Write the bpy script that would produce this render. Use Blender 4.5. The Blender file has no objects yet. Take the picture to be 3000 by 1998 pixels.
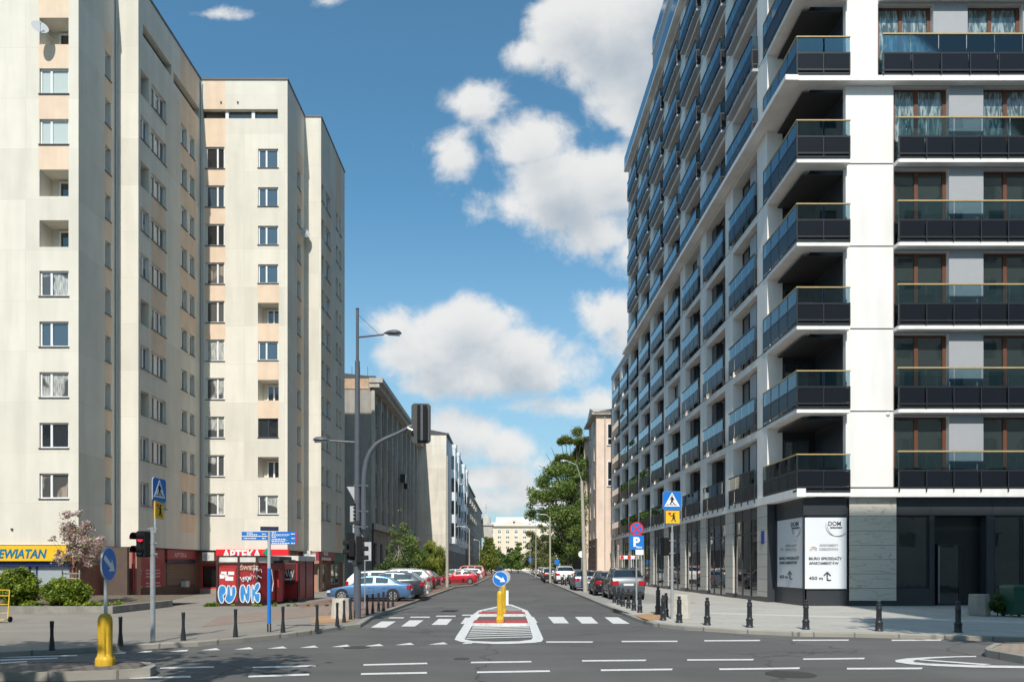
import bpy, math, random
import numpy as np
from mathutils import Vector, Matrix
R = math.radians
rnd = random.Random(11)
SC = bpy.context.scene
COL = SC.collection
# ---------------------------------------------------------------- camera
F, CX, HY, CH = 2200.0, 1500.0, 1660.0, 1.85      # focal length and horizon of a 3000 px wide view, eye height in m
cam_d = bpy.data.cameras.new('camera')
cam = bpy.data.objects.new('camera', cam_d); COL.objects.link(cam)
cam.location = (0, 0, CH); cam.rotation_euler = (R(90), 0, 0)
cam_d.sensor_width = 36; cam_d.lens = 36*F/3000
cam_d.shift_y = (HY-999)/3000; cam_d.clip_end = 5000; cam_d.clip_start = .1
SC.camera = cam
SC.view_settings.view_transform = 'Standard'; SC.view_settings.look = 'None'
SC.view_settings.exposure = 0.27; SC.view_settings.gamma = 1
# ---------------------------------------------------------------- sun
SUN_EL, SUN_AZ = 47.0, 4.2        # elevation; degrees the light drifts to the right of straight ahead
el, az = R(SUN_EL), R(SUN_AZ)
to_sun = Vector((-math.sin(az)*math.cos(el), -math.cos(az)*math.cos(el), math.sin(el)))
sd = bpy.data.lights.new('sun', 'SUN'); sd.energy = 4.0; sd.angle = R(.5); sd.color = (1, .945, .86)
sun = bpy.data.objects.new('sun', sd); COL.objects.link(sun)
sun.rotation_euler = to_sun.to_track_quat('Z', 'Y').to_euler()
# ---------------------------------------------------------------- world: daylight sky with cumulus
world = bpy.data.worlds.new('World'); SC.world = world; world.use_nodes = True
wt = world.node_tree; wn = wt.nodes; wl = wt.links
for n in list(wn): wn.remove(n)
SKY_S = 0.125
def sky():
    out = wn.new('ShaderNodeOutputWorld'); bg = wn.new('ShaderNodeBackground'); bg.inputs[1].default_value = SKY_S
    wl.new(bg.outputs[0], out.inputs[0])
    st = wn.new('ShaderNodeTexSky'); st.sky_type = 'NISHITA'; st.sun_disc = False
    st.sun_elevation = el; st.sun_rotation = math.atan2(to_sun.x, to_sun.y)
    st.altitude = 100; st.air_density = 1.0; st.dust_density = .7; st.ozone_density = 2.2
    hs = wn.new('ShaderNodeHueSaturation'); hs.inputs['Saturation'].default_value = 1.0; hs.inputs['Value'].default_value = 1.0
    wl.new(st.outputs[0], hs.inputs['Color'])
    tn = wn.new('ShaderNodeVectorMath'); tn.operation = 'MULTIPLY'; tn.inputs[1].default_value = (.66, 1.06, 1.05); wl.new(hs.outputs[0], tn.inputs[0])
    tc = wn.new('ShaderNodeTexCoord')
    # cloud field in a node group: direction -> plane at unit distance -> union of soft ellipses + fractal noise
    g = bpy.data.node_groups.new('cloud_field', 'ShaderNodeTree')
    g.interface.new_socket('Vector', in_out='INPUT', socket_type='NodeSocketVector')
    g.interface.new_socket('Field', in_out='OUTPUT', socket_type='NodeSocketFloat')
    gn, gl = g.nodes, g.links
    gi = gn.new('NodeGroupInput'); go = gn.new('NodeGroupOutput')
    blobs = [  # x, y of the 3000 px view, radii, weight
        (1800,120,240,170),(1690,60,150,120),(1900,220,210,190),(1850,330,120,90),(2050,60,300,220),(1545,160,60,40),
        (1385,295,105,52),(1330,455,65,85),(1300,430,60,45),
        (1560,420,130,90),(1640,560,200,140),(1790,520,180,120),(1500,600,120,70),(1740,690,150,80),(1850,740,90,60),
        (1780,920,120,62),(1850,970,80,70),
        (1360,960,170,95),(1270,1040,170,85),(1500,1040,190,95),(1570,1090,150,70),(1140,950,70,45),(1390,1110,240,60),(1650,1090,80,55),
        (1640,1190,150,32),(1760,1175,80,35),
        (1350,1270,150,72),(1480,1310,120,60),(1290,1320,150,60),(1420,1400,190,48),(1570,1360,60,28),(1300,1470,330,52),(1640,1455,300,45),(1500,1545,500,22),
        (640,42,30,4),(955,6,16,6),
        (2500,700,320,260),(-500,900,400,200),(3300,300,300,300),
        (300,-1300,900,350),(2700,-1500,1100,420),(1500,-3600,2600,1000),(-1700,-300,1000,600),(-1100,700,500,500),(4700,-300,900,600)]  # overhead and out-of-view clouds, added to whiten and lift the ambient light
    prev = None
    for (bx, by, rx, ry) in blobs:
        a = gn.new('ShaderNodeVectorMath'); a.operation = 'MULTIPLY_ADD'
        rx, ry = rx*1.0/1000, ry*1.0/1000
        cx, cy = (bx-CX)/1000, (HY-by)/1000
        a.inputs[1].default_value = (1/rx, 1/ry, 0); a.inputs[2].default_value = (-cx/rx, -cy/ry, 0)
        gl.new(gi.outputs[0], a.inputs[0])
        ln = gn.new('ShaderNodeVectorMath'); ln.operation = 'LENGTH'; gl.new(a.outputs[0], ln.inputs[0])
        sc = gn.new('ShaderNodeMath'); sc.operation = 'MULTIPLY_ADD'     # signed distance in view units, negative inside
        r = min(rx, ry)**.6*max(rx, ry)**.4
        sc.inputs[1].default_value = r; sc.inputs[2].default_value = -r
        gl.new(ln.outputs['Value'], sc.inputs[0])
        if prev is None: prev = sc
        else:
            mn = gn.new('ShaderNodeMath'); mn.operation = 'SMOOTH_MIN'; mn.inputs[2].default_value = .018
            gl.new(prev.outputs[0], mn.inputs[0]); gl.new(sc.outputs[0], mn.inputs[1]); prev = mn
    nz = gn.new('ShaderNodeTexNoise'); nz.inputs['Scale'].default_value = 5.2; nz.inputs['Detail'].default_value = 9
    nz.inputs['Roughness'].default_value = .62; nz.inputs['Distortion'].default_value = .25
    gl.new(gi.outputs[0], nz.inputs['Vector'])
    nm = gn.new('ShaderNodeMath'); nm.operation = 'MULTIPLY_ADD'; nm.inputs[1].default_value = .24; nm.inputs[2].default_value = -.115
    gl.new(nz.outputs[0], nm.inputs[0])
    ad = gn.new('ShaderNodeMath'); ad.operation = 'SUBTRACT'; gl.new(nm.outputs[0], ad.inputs[0]); gl.new(prev.outputs[0], ad.inputs[1])
    gl.new(ad.outputs[0], go.inputs[0])
    # direction to the plane
    sx = wn.new('ShaderNodeSeparateXYZ'); wl.new(tc.outputs['Generated'], sx.inputs[0])
    ab = wn.new('ShaderNodeMath'); ab.operation = 'ABSOLUTE'; wl.new(sx.outputs[1], ab.inputs[0])
    mx = wn.new('ShaderNodeMath'); mx.operation = 'MAXIMUM'; mx.inputs[1].default_value = .12; wl.new(ab.outputs[0], mx.inputs[0])
    dv = []
    for k in (0, 2):
        d = wn.new('ShaderNodeMath'); d.operation = 'DIVIDE'; wl.new(sx.outputs[k], d.inputs[0]); wl.new(mx.outputs[0], d.inputs[1])
        m = wn.new('ShaderNodeMath'); m.operation = 'MULTIPLY'; m.inputs[1].default_value = F/1000; wl.new(d.outputs[0], m.inputs[0]); dv.append(m)
    cb = wn.new('ShaderNodeCombineXYZ'); wl.new(dv[0].outputs[0], cb.inputs[0]); wl.new(dv[1].outputs[0], cb.inputs[1])
    fields = []
    for off in ((0,0,0), (-.012,.05,0), (-.02,.10,0)):
        o = wn.new('ShaderNodeVectorMath'); o.operation = 'ADD'; o.inputs[1].default_value = off; wl.new(cb.outputs[0], o.inputs[0])
        gg = wn.new('ShaderNodeGroup'); gg.node_tree = g; wl.new(o.outputs[0], gg.inputs[0]); fields.append(gg)
    def rng(src, a, b, c, d, smooth=True):
        m = wn.new('ShaderNodeMapRange'); m.interpolation_type = 'SMOOTHSTEP' if smooth else 'LINEAR'
        for i, v in zip((1,2,3,4), (a,b,c,d)): m.inputs[i].default_value = v
        wl.new(src, m.inputs[0]); return m.outputs[0]
    dens = rng(fields[0].outputs[0], -.018, .058, 0, 1)
    s1 = rng(fields[1].outputs[0], .0, .20, 0, .55); s2 = rng(fields[2].outputs[0], .0, .20, 0, .6)
    sm = wn.new('ShaderNodeMath'); sm.operation = 'ADD'; wl.new(s1, sm.inputs[0]); wl.new(s2, sm.inputs[1])
    # low clouds greyer
    up = rng(dv[1].outputs[0], .1, 1.1, 1.55, .85)
    sh = wn.new('ShaderNodeMath'); sh.operation = 'MULTIPLY'; wl.new(sm.outputs[0], sh.inputs[0]); wl.new(up, sh.inputs[1])
    cc = wn.new('ShaderNodeMix'); cc.data_type = 'RGBA'; wl.new(sh.outputs[0], cc.inputs[0])
    cc.inputs[6].default_value = (.71/SKY_S, .71/SKY_S, .70/SKY_S, 1); cc.inputs[7].default_value = (.34/SKY_S, .40/SKY_S, .46/SKY_S, 1)
    mixn = wn.new('ShaderNodeMix'); mixn.data_type = 'RGBA'
    thin = wn.new('ShaderNodeMath'); thin.operation = 'MULTIPLY'; thin.inputs[1].default_value = .96; wl.new(dens, thin.inputs[0])
    hz = wn.new('ShaderNodeMix'); hz.data_type = 'RGBA'; wl.new(rng(dv[1].outputs[0], .0, 1.15, .75, 0), hz.inputs[0])
    wl.new(tn.outputs[0], hz.inputs[6]); hz.inputs[7].default_value = (.33/SKY_S, .46/SKY_S, .56/SKY_S, 1)
    wl.new(thin.outputs[0], mixn.inputs[0]); wl.new(hz.outputs[2], mixn.inputs[6]); wl.new(cc.outputs[2], mixn.inputs[7])
    # clouds only above the horizon
    wl.new(mixn.outputs[2], bg.inputs[0])
sky()
world.cycles.sampling_method = 'MANUAL'; world.cycles.sample_map_resolution = 512
SC.cycles.max_bounces = 6; SC.cycles.diffuse_bounces = 3; SC.cycles.glossy_bounces = 3; SC.cycles.transparent_max_bounces = 12
SC.cycles.use_denoising = True

# ---------------------------------------------------------------- helpers
def gp(px, py, z=0.0):
    Y = F*(CH-z)/(py-HY); return ((px-CX)*Y/F, Y, z)
def xa(px, Y): return (px-CX)*Y/F
def za(py, Y): return CH+(HY-py)*Y/F

class MB:
    def __init__(s, M=None): s.v=[]; s.f=[]; s.m=[]; s.M=M
    def add(s, pts):
        i = len(s.v)
        for p in pts:
            p = Vector((p[0], p[1], p[2])); s.v.append(tuple(s.M @ p) if s.M else tuple(p))
        return i
    def face(s, pts, m=0):
        i = s.add(pts); s.f.append(tuple(range(i, i+len(pts)))); s.m.append(m)
    def box(s, x0, x1, y0, y1, z0, z1, m=0, taper=0):
        t = taper
        i = s.add([(x0,y0,z0),(x1,y0,z0),(x1,y1,z0),(x0,y1,z0),(x0+t,y0+t,z1),(x1-t,y0+t,z1),(x1-t,y1-t,z1),(x0+t,y1-t,z1)])
        for q in ((0,3,2,1),(4,5,6,7),(0,1,5,4),(1,2,6,5),(2,3,7,6),(3,0,4,7)):
            s.f.append(tuple(i+k for k in q)); s.m.append(m)
    def prism(s, pts, z0, z1, m=0, mt=None, axis='z'):
        n = len(pts)
        if axis == 'z': A = [(p[0],p[1],z0) for p in pts]; B = [(p[0],p[1],z1) for p in pts]
        elif axis == 'y': A = [(p[0],z0,p[1]) for p in pts]; B = [(p[0],z1,p[1]) for p in pts]
        else: A = [(z0,p[0],p[1]) for p in pts]; B = [(z1,p[0],p[1]) for p in pts]
        i = s.add(A+B)
        s.f.append(tuple(i+k for k in reversed(range(n)))); s.m.append(m)
        s.f.append(tuple(i+n+k for k in range(n))); s.m.append(m if mt is None else mt)
        for k in range(n):
            j = (k+1) % n; s.f.append((i+k, i+j, i+n+j, i+n+k)); s.m.append(m)
    def tube(s, path, rad, n=10, m=0, cap=True):
        path = [Vector(p) for p in path]
        if not isinstance(rad, (list, tuple)): rad = [rad]*len(path)
        rings = []; ref = None
        for k, p in enumerate(path):
            a = path[max(k-1,0)]; b = path[min(k+1,len(path)-1)]; d = (b-a).normalized()
            if ref is None or abs(ref.dot(d)) > .98: ref = Vector((0,0,1)) if abs(d.z) < .9 else Vector((1,0,0))
            u = (ref - d*ref.dot(d)).normalized(); w = d.cross(u); ref = u
            rings.append(s.add([p+(u*math.cos(2*math.pi*q/n)+w*math.sin(2*math.pi*q/n))*rad[k] for q in range(n)]))
        for k in range(len(rings)-1):
            for q in range(n):
                r = (q+1) % n; s.f.append((rings[k]+q, rings[k]+r, rings[k+1]+r, rings[k+1]+q)); s.m.append(m)
        if cap:
            s.f.append(tuple(rings[0]+q for q in reversed(range(n)))); s.m.append(m)
            s.f.append(tuple(rings[-1]+q for q in range(n))); s.m.append(m)
    def lathe(s, prof, cx=0, cy=0, z=0, n=16, m=0):
        s.tube([(cx,cy,z+h+1e-5*i) for i,(r,h) in enumerate(prof)], [max(r,.0005) for r,h in prof], n, m)
    def disc(s, c, r, nrm, n=24, m=0, rz=None):
        c = Vector(c); d = Vector(nrm).normalized(); ref = Vector((0,0,1)) if abs(d.z) < .9 else Vector((1,0,0))
        u = d.cross(ref).normalized(); w = u.cross(d)*(-1)
        s.face([c+u*math.cos(2*math.pi*q/n)*r+w*math.sin(2*math.pi*q/n)*(rz or r) for q in range(n)], m)
    def build(s, name, mats, parent=None, smooth=0, local=False):
        me = bpy.data.meshes.new(name); me.from_pydata(s.v, [], s.f)
        for mm in (mats if isinstance(mats, (list, tuple)) else [mats]): me.materials.append(mm)
        me.polygons.foreach_set('material_index', s.m)
        if smooth:
            me.polygons.foreach_set('use_smooth', [True]*len(s.f))
            me.update(); me.set_sharp_from_angle(angle=R(smooth))
        me.update()
        return link(name, me, parent, local)

def wmat(o):
    m = o.matrix_basis.copy()
    return wmat(o.parent) @ o.matrix_parent_inverse @ m if o.parent else m
def link(name, me, parent=None, local=False):
    o = bpy.data.objects.new(name, me); COL.objects.link(o)
    if parent:
        o.parent = parent
        if not local: o.matrix_parent_inverse = wmat(parent).inverted()
    return o
def tag(o, label, cat=None, group=None, kind=None):
    if label: o['label'] = label
    if cat: o['category'] = cat
    if group: o['group'] = group
    if kind: o['kind'] = kind
    return o
def thing(name, loc, label, cat, group=None, rz=0):
    o = bpy.data.objects.new(name, None); COL.objects.link(o); o.location = loc; o.rotation_euler = (0,0,rz)
    o.empty_display_size = .3
    return tag(o, label, cat, group)
KIDS = {}
def children(o): return [c for c in COL.objects if c.parent == o]
def dup(root, loc, rz, label, group=None, scale=None):
    r = root.copy(); COL.objects.link(r); r.location = loc; r.rotation_euler = (0,0,rz); r['label'] = label
    if group: r['group'] = group
    if scale: r.scale = scale
    for ch in children(root):
        c = ch.copy(); COL.objects.link(c); c.parent = r
        for g in children(ch):
            d = g.copy(); COL.objects.link(d); d.parent = c
            # third level never used
    return r
def place(o, parent, M):     # o: fresh linked object; world matrix M under parent
    if parent: o.parent = parent; o.matrix_parent_inverse = wmat(parent).inverted()
    o.matrix_basis = M
    return o
def inst(me_list, parent, M, names=None):
    """a part with sub-parts, sharing meshes: me_list = [(name, mesh), (sub name, mesh)...]"""
    a = bpy.data.objects.new(me_list[0][0], me_list[0][1]); COL.objects.link(a); place(a, parent, M)
    for nm, me in me_list[1:]:
        b = bpy.data.objects.new(nm, me); COL.objects.link(b); b.parent = a
    return a

def smooth_wall_mesh(mb, name, mats, smooth=0):
    o = mb.build(name, mats, smooth=smooth); me = o.data; bpy.data.objects.remove(o); return me

def wall(mb, P0, P1, z0, z1, holes=(), paints=(), depth=.2, m=0, mr=None, mb_back=None):
    """vertical wall sheet from P0 to P1 (outward side on the right hand of the direction), with rectangular holes
    (u0,u1,v0,v1[,depth,backmat]) that have reveals, and differently coloured rectangles (u0,u1,v0,v1,mat)"""
    P0 = Vector(P0); P1 = Vector(P1); L = (P1-P0).length; d = (P1-P0)/L; nrm = Vector((d.y, -d.x))
    mr = m if mr is None else mr
    def P(u, v, q=0): w = P0+d*u-nrm*q; return (w.x, w.y, v)
    us = {0, L}; vs = {z0, z1}
    for h in list(holes)+list(paints):
        for a in h[:2]:
            if 0 < a < L: us.add(a)
        for a in h[2:4]:
            if z0 < a < z1: vs.add(a)
    us = sorted(us); vs = sorted(vs)
    for i in range(len(us)-1):
        for j in range(len(vs)-1):
            uc, vc = (us[i]+us[i+1])/2, (vs[j]+vs[j+1])/2
            if any(h[0] < uc < h[1] and h[2] < vc < h[3] for h in holes): continue
            mm = m
            for p in paints:
                if p[0] < uc < p[1] and p[2] < vc < p[3]: mm = p[4]
            mb.face([P(us[i],vs[j]), P(us[i+1],vs[j]), P(us[i+1],vs[j+1]), P(us[i],vs[j+1])], mm)
    for h in holes:
        a, b, c, e = h[:4]; q = h[4] if len(h) > 4 and h[4] else depth
        mb.face([P(a,c),P(b,c),P(b,c,q),P(a,c,q)], mr); mb.face([P(a,e,q),P(b,e,q),P(b,e),P(a,e)], mr)
        mb.face([P(a,c),P(a,c,q),P(a,e,q),P(a,e)], mr); mb.face([P(b,c,q),P(b,c),P(b,e),P(b,e,q)], mr)
        if len(h) > 5 and h[5] is not None: mb.face([P(a,c,q),P(b,c,q),P(b,e,q),P(a,e,q)], h[5])

# ---------------------------------------------------------------- materials
def mat(name, col, rough=.6, var=.12, scale=2.0, bump=0, metal=0, spec=.5, coat=0, detail=5, bscale=None, col2=None, stain=0, stretch=(1,1,1), sss=0):
    m = bpy.data.materials.new(name); m.use_nodes = True; t = m.node_tree; b = t.nodes['Principled BSDF']
    b.inputs['Roughness'].default_value = rough; b.inputs['Metallic'].default_value = metal
    b.inputs['Specular IOR Level'].default_value = spec; b.inputs['Coat Weight'].default_value = coat; b.inputs['Coat Roughness'].default_value = .03
    geo = t.nodes.new('ShaderNodeNewGeometry'); mp = t.nodes.new('ShaderNodeMapping'); mp.inputs['Scale'].default_value = stretch
    t.links.new(geo.outputs['Position'], mp.inputs[0])
    if var or col2:
        nz = t.nodes.new('ShaderNodeTexNoise'); nz.inputs['Scale'].default_value = scale; nz.inputs['Detail'].default_value = detail; nz.inputs['Roughness'].default_value = .65
        t.links.new(mp.outputs[0], nz.inputs[0])
        mr = t.nodes.new('ShaderNodeMapRange'); mr.inputs[1].default_value = .3; mr.inputs[2].default_value = .7
        t.links.new(nz.outputs[0], mr.inputs[0])
        mx = t.nodes.new('ShaderNodeMix'); mx.data_type = 'RGBA'; t.links.new(mr.outputs[0], mx.inputs[0])
        c2 = col2 or tuple(c*(1+var) for c in col); c1 = col if col2 else tuple(c*(1-var) for c in col)
        mx.inputs[6].default_value = (*c1, 1); mx.inputs[7].default_value = (*c2, 1)
        src = mx.outputs[2]
        if stain:
            mp2 = t.nodes.new('ShaderNodeMapping'); mp2.inputs['Scale'].default_value = (1,1,.12); t.links.new(geo.outputs['Position'], mp2.inputs[0])
            n2 = t.nodes.new('ShaderNodeTexNoise'); n2.inputs['Scale'].default_value = 1.6; n2.inputs['Detail'].default_value = 6; t.links.new(mp2.outputs[0], n2.inputs[0])
            r2 = t.nodes.new('ShaderNodeMapRange'); r2.inputs[1].default_value = .35; r2.inputs[2].default_value = .62; r2.inputs[3].default_value = 1-stain; r2.inputs[4].default_value = 1
            t.links.new(n2.outputs[0], r2.inputs[0])
            m2 = t.nodes.new('ShaderNodeVectorMath'); m2.operation = 'SCALE'; t.links.new(src, m2.inputs[0]); t.links.new(r2.outputs[0], m2.inputs['Scale']); src = m2.outputs[0]
        t.links.new(src, b.inputs['Base Color'])
    else: b.inputs['Base Color'].default_value = (*col, 1)
    if bump:
        bn = t.nodes.new('ShaderNodeTexNoise'); bn.inputs['Scale'].default_value = bscale or scale*6; bn.inputs['Detail'].default_value = 6
        t.links.new(mp.outputs[0], bn.inputs[0])
        bp = t.nodes.new('ShaderNodeBump'); bp.inputs['Strength'].default_value = bump; bp.inputs['Distance'].default_value = .02
        t.links.new(bn.outputs[0], bp.inputs['Height']); t.links.new(bp.outputs[0], b.inputs['Normal'])
    return m
def node(m, kind): return m.node_tree.nodes.new(kind)

def joint_mat(name, base, bw, bh, joint=(.2,.2,.2), jw=.012, vert=True, var=.08, rough=.8, mode='ground', jmix=1.0, stain=0):
    """slab / panel pattern from a brick texture laid out in metres"""
    m = mat(name, base, rough, var, .7, bump=.25, bscale=30, stain=stain); t = m.node_tree; b = t.nodes['Principled BSDF']
    src = b.inputs['Base Color'].links[0].from_socket
    geo = t.nodes.new('ShaderNodeNewGeometry'); sep = t.nodes.new('ShaderNodeSeparateXYZ'); t.links.new(geo.outputs['Position'], sep.inputs[0])
    cb = t.nodes.new('ShaderNodeCombineXYZ')
    if mode == 'ground': t.links.new(sep.outputs[0], cb.inputs[0]); t.links.new(sep.outputs[1], cb.inputs[1])
    else:
        ad = t.nodes.new('ShaderNodeMath'); ad.operation = 'ADD'; t.links.new(sep.outputs[0], ad.inputs[0]); t.links.new(sep.outputs[1], ad.inputs[1])
        t.links.new(ad.outputs[0], cb.inputs[0]); t.links.new(sep.outputs[2], cb.inputs[1])
    br = t.nodes.new('ShaderNodeTexBrick'); br.inputs['Scale'].default_value = 1; br.inputs['Brick Width'].default_value = bw; br.inputs['Row Height'].default_value = bh
    br.inputs['Mortar Size'].default_value = jw; br.inputs['Mortar Smooth'].default_value = .1; br.offset = .5 if vert else 0
    br.inputs['Color1'].default_value = (.93,.93,.93,1); br.inputs['Color2'].default_value = (1.05,1.05,1.05,1); br.inputs['Mortar'].default_value = (1,1,1,1); br.inputs['Bias'].default_value = 0
    t.links.new(cb.outputs[0], br.inputs['Vector'])
    mu = t.nodes.new('ShaderNodeVectorMath'); mu.operation = 'MULTIPLY'; t.links.new(src, mu.inputs[0]); t.links.new(br.outputs['Color'], mu.inputs[1])
    fm = t.nodes.new('ShaderNodeMath'); fm.operation = 'MULTIPLY'; fm.inputs[1].default_value = jmix; t.links.new(br.outputs['Fac'], fm.inputs[0])
    mx = t.nodes.new('ShaderNodeMix'); mx.data_type = 'RGBA'; t.links.new(fm.outputs[0], mx.inputs[0]); t.links.new(mu.outputs[0], mx.inputs[6]); mx.inputs[7].default_value = (*joint, 1)
    t.links.new(mx.outputs[2], b.inputs['Base Color'])
    return m

def glass_rail(name, tint=(.55,.68,.72)):
    m = bpy.data.materials.new(name); m.use_nodes = True; t = m.node_tree
    for n in list(t.nodes): t.nodes.remove(n)
    out = t.nodes.new('ShaderNodeOutputMaterial'); mx = t.nodes.new('ShaderNodeMixShader'); tr = t.nodes.new('ShaderNodeBsdfTransparent'); tr.inputs[0].default_value = (*tint,1)
    gl = t.nodes.new('ShaderNodeBsdfGlossy'); gl.inputs['Roughness'].default_value = .02; gl.inputs[0].default_value = (.92,.97,1,1)
    fr = t.nodes.new('ShaderNodeFresnel'); fr.inputs[0].default_value = 1.5
    mr = t.nodes.new('ShaderNodeMapRange'); mr.inputs[1].default_value = 0; mr.inputs[2].default_value = .7; mr.inputs[3].default_value = 0; mr.inputs[4].default_value = 1.1
    t.links.new(fr.outputs[0], mr.inputs[0]); t.links.new(mr.outputs[0], mx.inputs[0]); t.links.new(tr.outputs[0], mx.inputs[1]); t.links.new(gl.outputs[0], mx.inputs[2]); t.links.new(mx.outputs[0], out.inputs[0])
    return m
def pane_mat(name, col, curtain=None, fold=14, rough=.03, warp=.02, film=0):
    """window glass: dark room (or a curtain) behind a reflecting sheet"""
    m = bpy.data.materials.new(name); m.use_nodes = True; t = m.node_tree; b = t.nodes['Principled BSDF']
    b.inputs['Base Color'].default_value = (*col,1); b.inputs['Roughness'].default_value = .6 if curtain else rough
    b.inputs['Specular IOR Level'].default_value = .8; b.inputs['Coat Weight'].default_value = 1 ; b.inputs['Coat Roughness'].default_value = rough; b.inputs['Coat IOR'].default_value = 1.6
    geo = t.nodes.new('ShaderNodeNewGeometry')
    if curtain:
        oi = t.nodes.new('ShaderNodeObjectInfo')
        w = t.nodes.new('ShaderNodeTexNoise'); w.inputs['Scale'].default_value = fold; w.inputs['Detail'].default_value = 3
        mp = t.nodes.new('ShaderNodeMapping'); mp.inputs['Scale'].default_value = (1,1,.1); t.links.new(geo.outputs['Position'], mp.inputs[0]); t.links.new(mp.outputs[0], w.inputs[0])
        mx = t.nodes.new('ShaderNodeMix'); mx.data_type = 'RGBA'; mx.inputs[6].default_value = (*curtain,1); mx.inputs[7].default_value = (*[c*.45 for c in curtain],1)
        mr = t.nodes.new('ShaderNodeMapRange'); mr.inputs[1].default_value = .4; mr.inputs[2].default_value = .6; t.links.new(w.outputs[0], mr.inputs[0]); t.links.new(mr.outputs[0], mx.inputs[0])
        n2 = t.nodes.new('ShaderNodeTexNoise'); n2.inputs['Scale'].default_value = .9; n2.inputs['Detail'].default_value = 1; t.links.new(geo.outputs['Position'], n2.inputs[0])
        m3 = t.nodes.new('ShaderNodeMapRange'); m3.inputs[1].default_value = .46; m3.inputs[2].default_value = .5; t.links.new(n2.outputs[0], m3.inputs[0])
        m2 = t.nodes.new('ShaderNodeMix'); m2.data_type = 'RGBA'; m2.inputs[6].default_value = (*col,1); t.links.new(m3.outputs[0], m2.inputs[0]); t.links.new(mx.outputs[2], m2.inputs[7])
        t.links.new(m2.outputs[2], b.inputs['Base Color'])
    n = t.nodes.new('ShaderNodeTexNoise'); n.inputs['Scale'].default_value = 1.1 if not film else 2.2; n.inputs['Detail'].default_value = 2 if not film else 5; n.inputs['Distortion'].default_value = film*2
    t.links.new(geo.outputs['Position'], n.inputs[0])
    bp = t.nodes.new('ShaderNodeBump'); bp.inputs['Strength'].default_value = warp if not film else .5; bp.inputs['Distance'].default_value = .3 if not film else .1
    t.links.new(n.outputs[0], bp.inputs['Height']); t.links.new(bp.outputs[0], b.inputs['Coat Normal'])
    if film:
        mp = t.nodes.new('ShaderNodeMapping'); mp.inputs['Rotation'].default_value = (0, R(35), 0); mp.inputs['Scale'].default_value = (5,5,.9); t.links.new(geo.outputs['Position'], mp.inputs[0])
        w = t.nodes.new('ShaderNodeTexNoise'); w.inputs['Scale'].default_value = 1.5; w.inputs['Detail'].default_value = 6; w.inputs['Distortion'].default_value = 1.2; t.links.new(mp.outputs[0], w.inputs[0])
        cr = t.nodes.new('ShaderNodeValToRGB'); e = cr.color_ramp.elements; e[0].position = .44; e[0].color = (*col,1); e[1].position = .62; e[1].color = (.36,.42,.42,1)
        k = e.new(.53); k.color = tuple([c*2.6+.03 for c in col]+[1])
        t.links.new(w.outputs[0], cr.inputs[0]); t.links.new(cr.outputs[0], b.inputs['Base Color'])
    return m
def leaf_mat(name, dark, mid, light, sc=.9):
    m = bpy.data.materials.new(name); m.use_nodes = True; t = m.node_tree; b = t.nodes['Principled BSDF']; out = t.nodes['Material Output']
    b.inputs['Roughness'].default_value = .5; b.inputs['Specular IOR Level'].default_value = .3
    geo = t.nodes.new('ShaderNodeNewGeometry'); nz = t.nodes.new('ShaderNodeTexNoise'); nz.inputs['Scale'].default_value = sc; nz.inputs['Detail'].default_value = 3
    t.links.new(geo.outputs['Position'], nz.inputs[0])
    ad = t.nodes.new('ShaderNodeMath'); ad.operation = 'MULTIPLY_ADD'; ad.inputs[1].default_value = .42; t.links.new(geo.outputs['Random Per Island'], ad.inputs[0]); 
    sb = t.nodes.new('ShaderNodeMath'); sb.operation = 'SUBTRACT'; sb.inputs[1].default_value = .21; t.links.new(nz.outputs[0], sb.inputs[0]); t.links.new(sb.outputs[0], ad.inputs[2])
    cr = t.nodes.new('ShaderNodeValToRGB'); e = cr.color_ramp.elements; e[0].position = .3; e[0].color = (*dark,1); e[1].position = .72; e[1].color = (*light,1); k = e.new(.5); k.color = (*mid,1)
    t.links.new(ad.outputs[0], cr.inputs[0]); t.links.new(cr.outputs[0], b.inputs['Base Color'])
    tl = t.nodes.new('ShaderNodeBsdfTranslucent'); t.links.new(cr.outputs[0], tl.inputs[0])
    mx = t.nodes.new('ShaderNodeMixShader'); mx.inputs[0].default_value = .45; t.links.new(b.outputs[0], mx.inputs[1]); t.links.new(tl.outputs[0], mx.inputs[2]); t.links.new(mx.outputs[0], out.inputs[0])
    return m

M = {}
M['asphalt'] = None
M['cream'] = joint_mat('cream_render', (.70,.66,.57), 2.6, 2.485, joint=(.56,.54,.47), jw=.012, vert=False, var=.04, rough=.85, mode='wall', jmix=.8, stain=.09)
M['peach'] = mat('peach_render', (.74,.575,.43), .85, .05, 1.5, stain=.10)
M['brownwall'] = mat('red_brown_render', (.27,.12,.085), .85, .12, 2, stain=.2)
M['darkwall'] = mat('dark_brown_render', (.10,.07,.055), .8, .15, 2)
M['roofmetal'] = mat('dark_flashing', (.07,.07,.075), .45, .1)
M['grey_dark'] = mat('dark_grey_paint', (.035,.038,.042), .4, .1)
M['white_pvc'] = mat('white_plastic_frame', (.78,.78,.78), .35, 0)
M['pane_dark'] = pane_mat('window_glass_dark', (.018,.020,.022))
M['pane_blue'] = pane_mat('window_glass_blue_blind', (.05,.075,.10))
M['pane_curtain'] = pane_mat('window_glass_with_net_curtain', (.03,.035,.035), (.50,.50,.46), 22)
M['pane_beige'] = pane_mat('window_glass_with_beige_curtain', (.04,.035,.03), (.33,.26,.20), 9)
M['pane_blind'] = pane_mat('window_glass_with_pale_blind', (.50,.55,.50))
M['white_wall'] = mat('white_render', (.83,.81,.785), .8, .03, .8, stain=.09)
M['conc'] = mat('pale_grey_render', (.82,.79,.75), .8, .05, .8, stain=.10)
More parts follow.
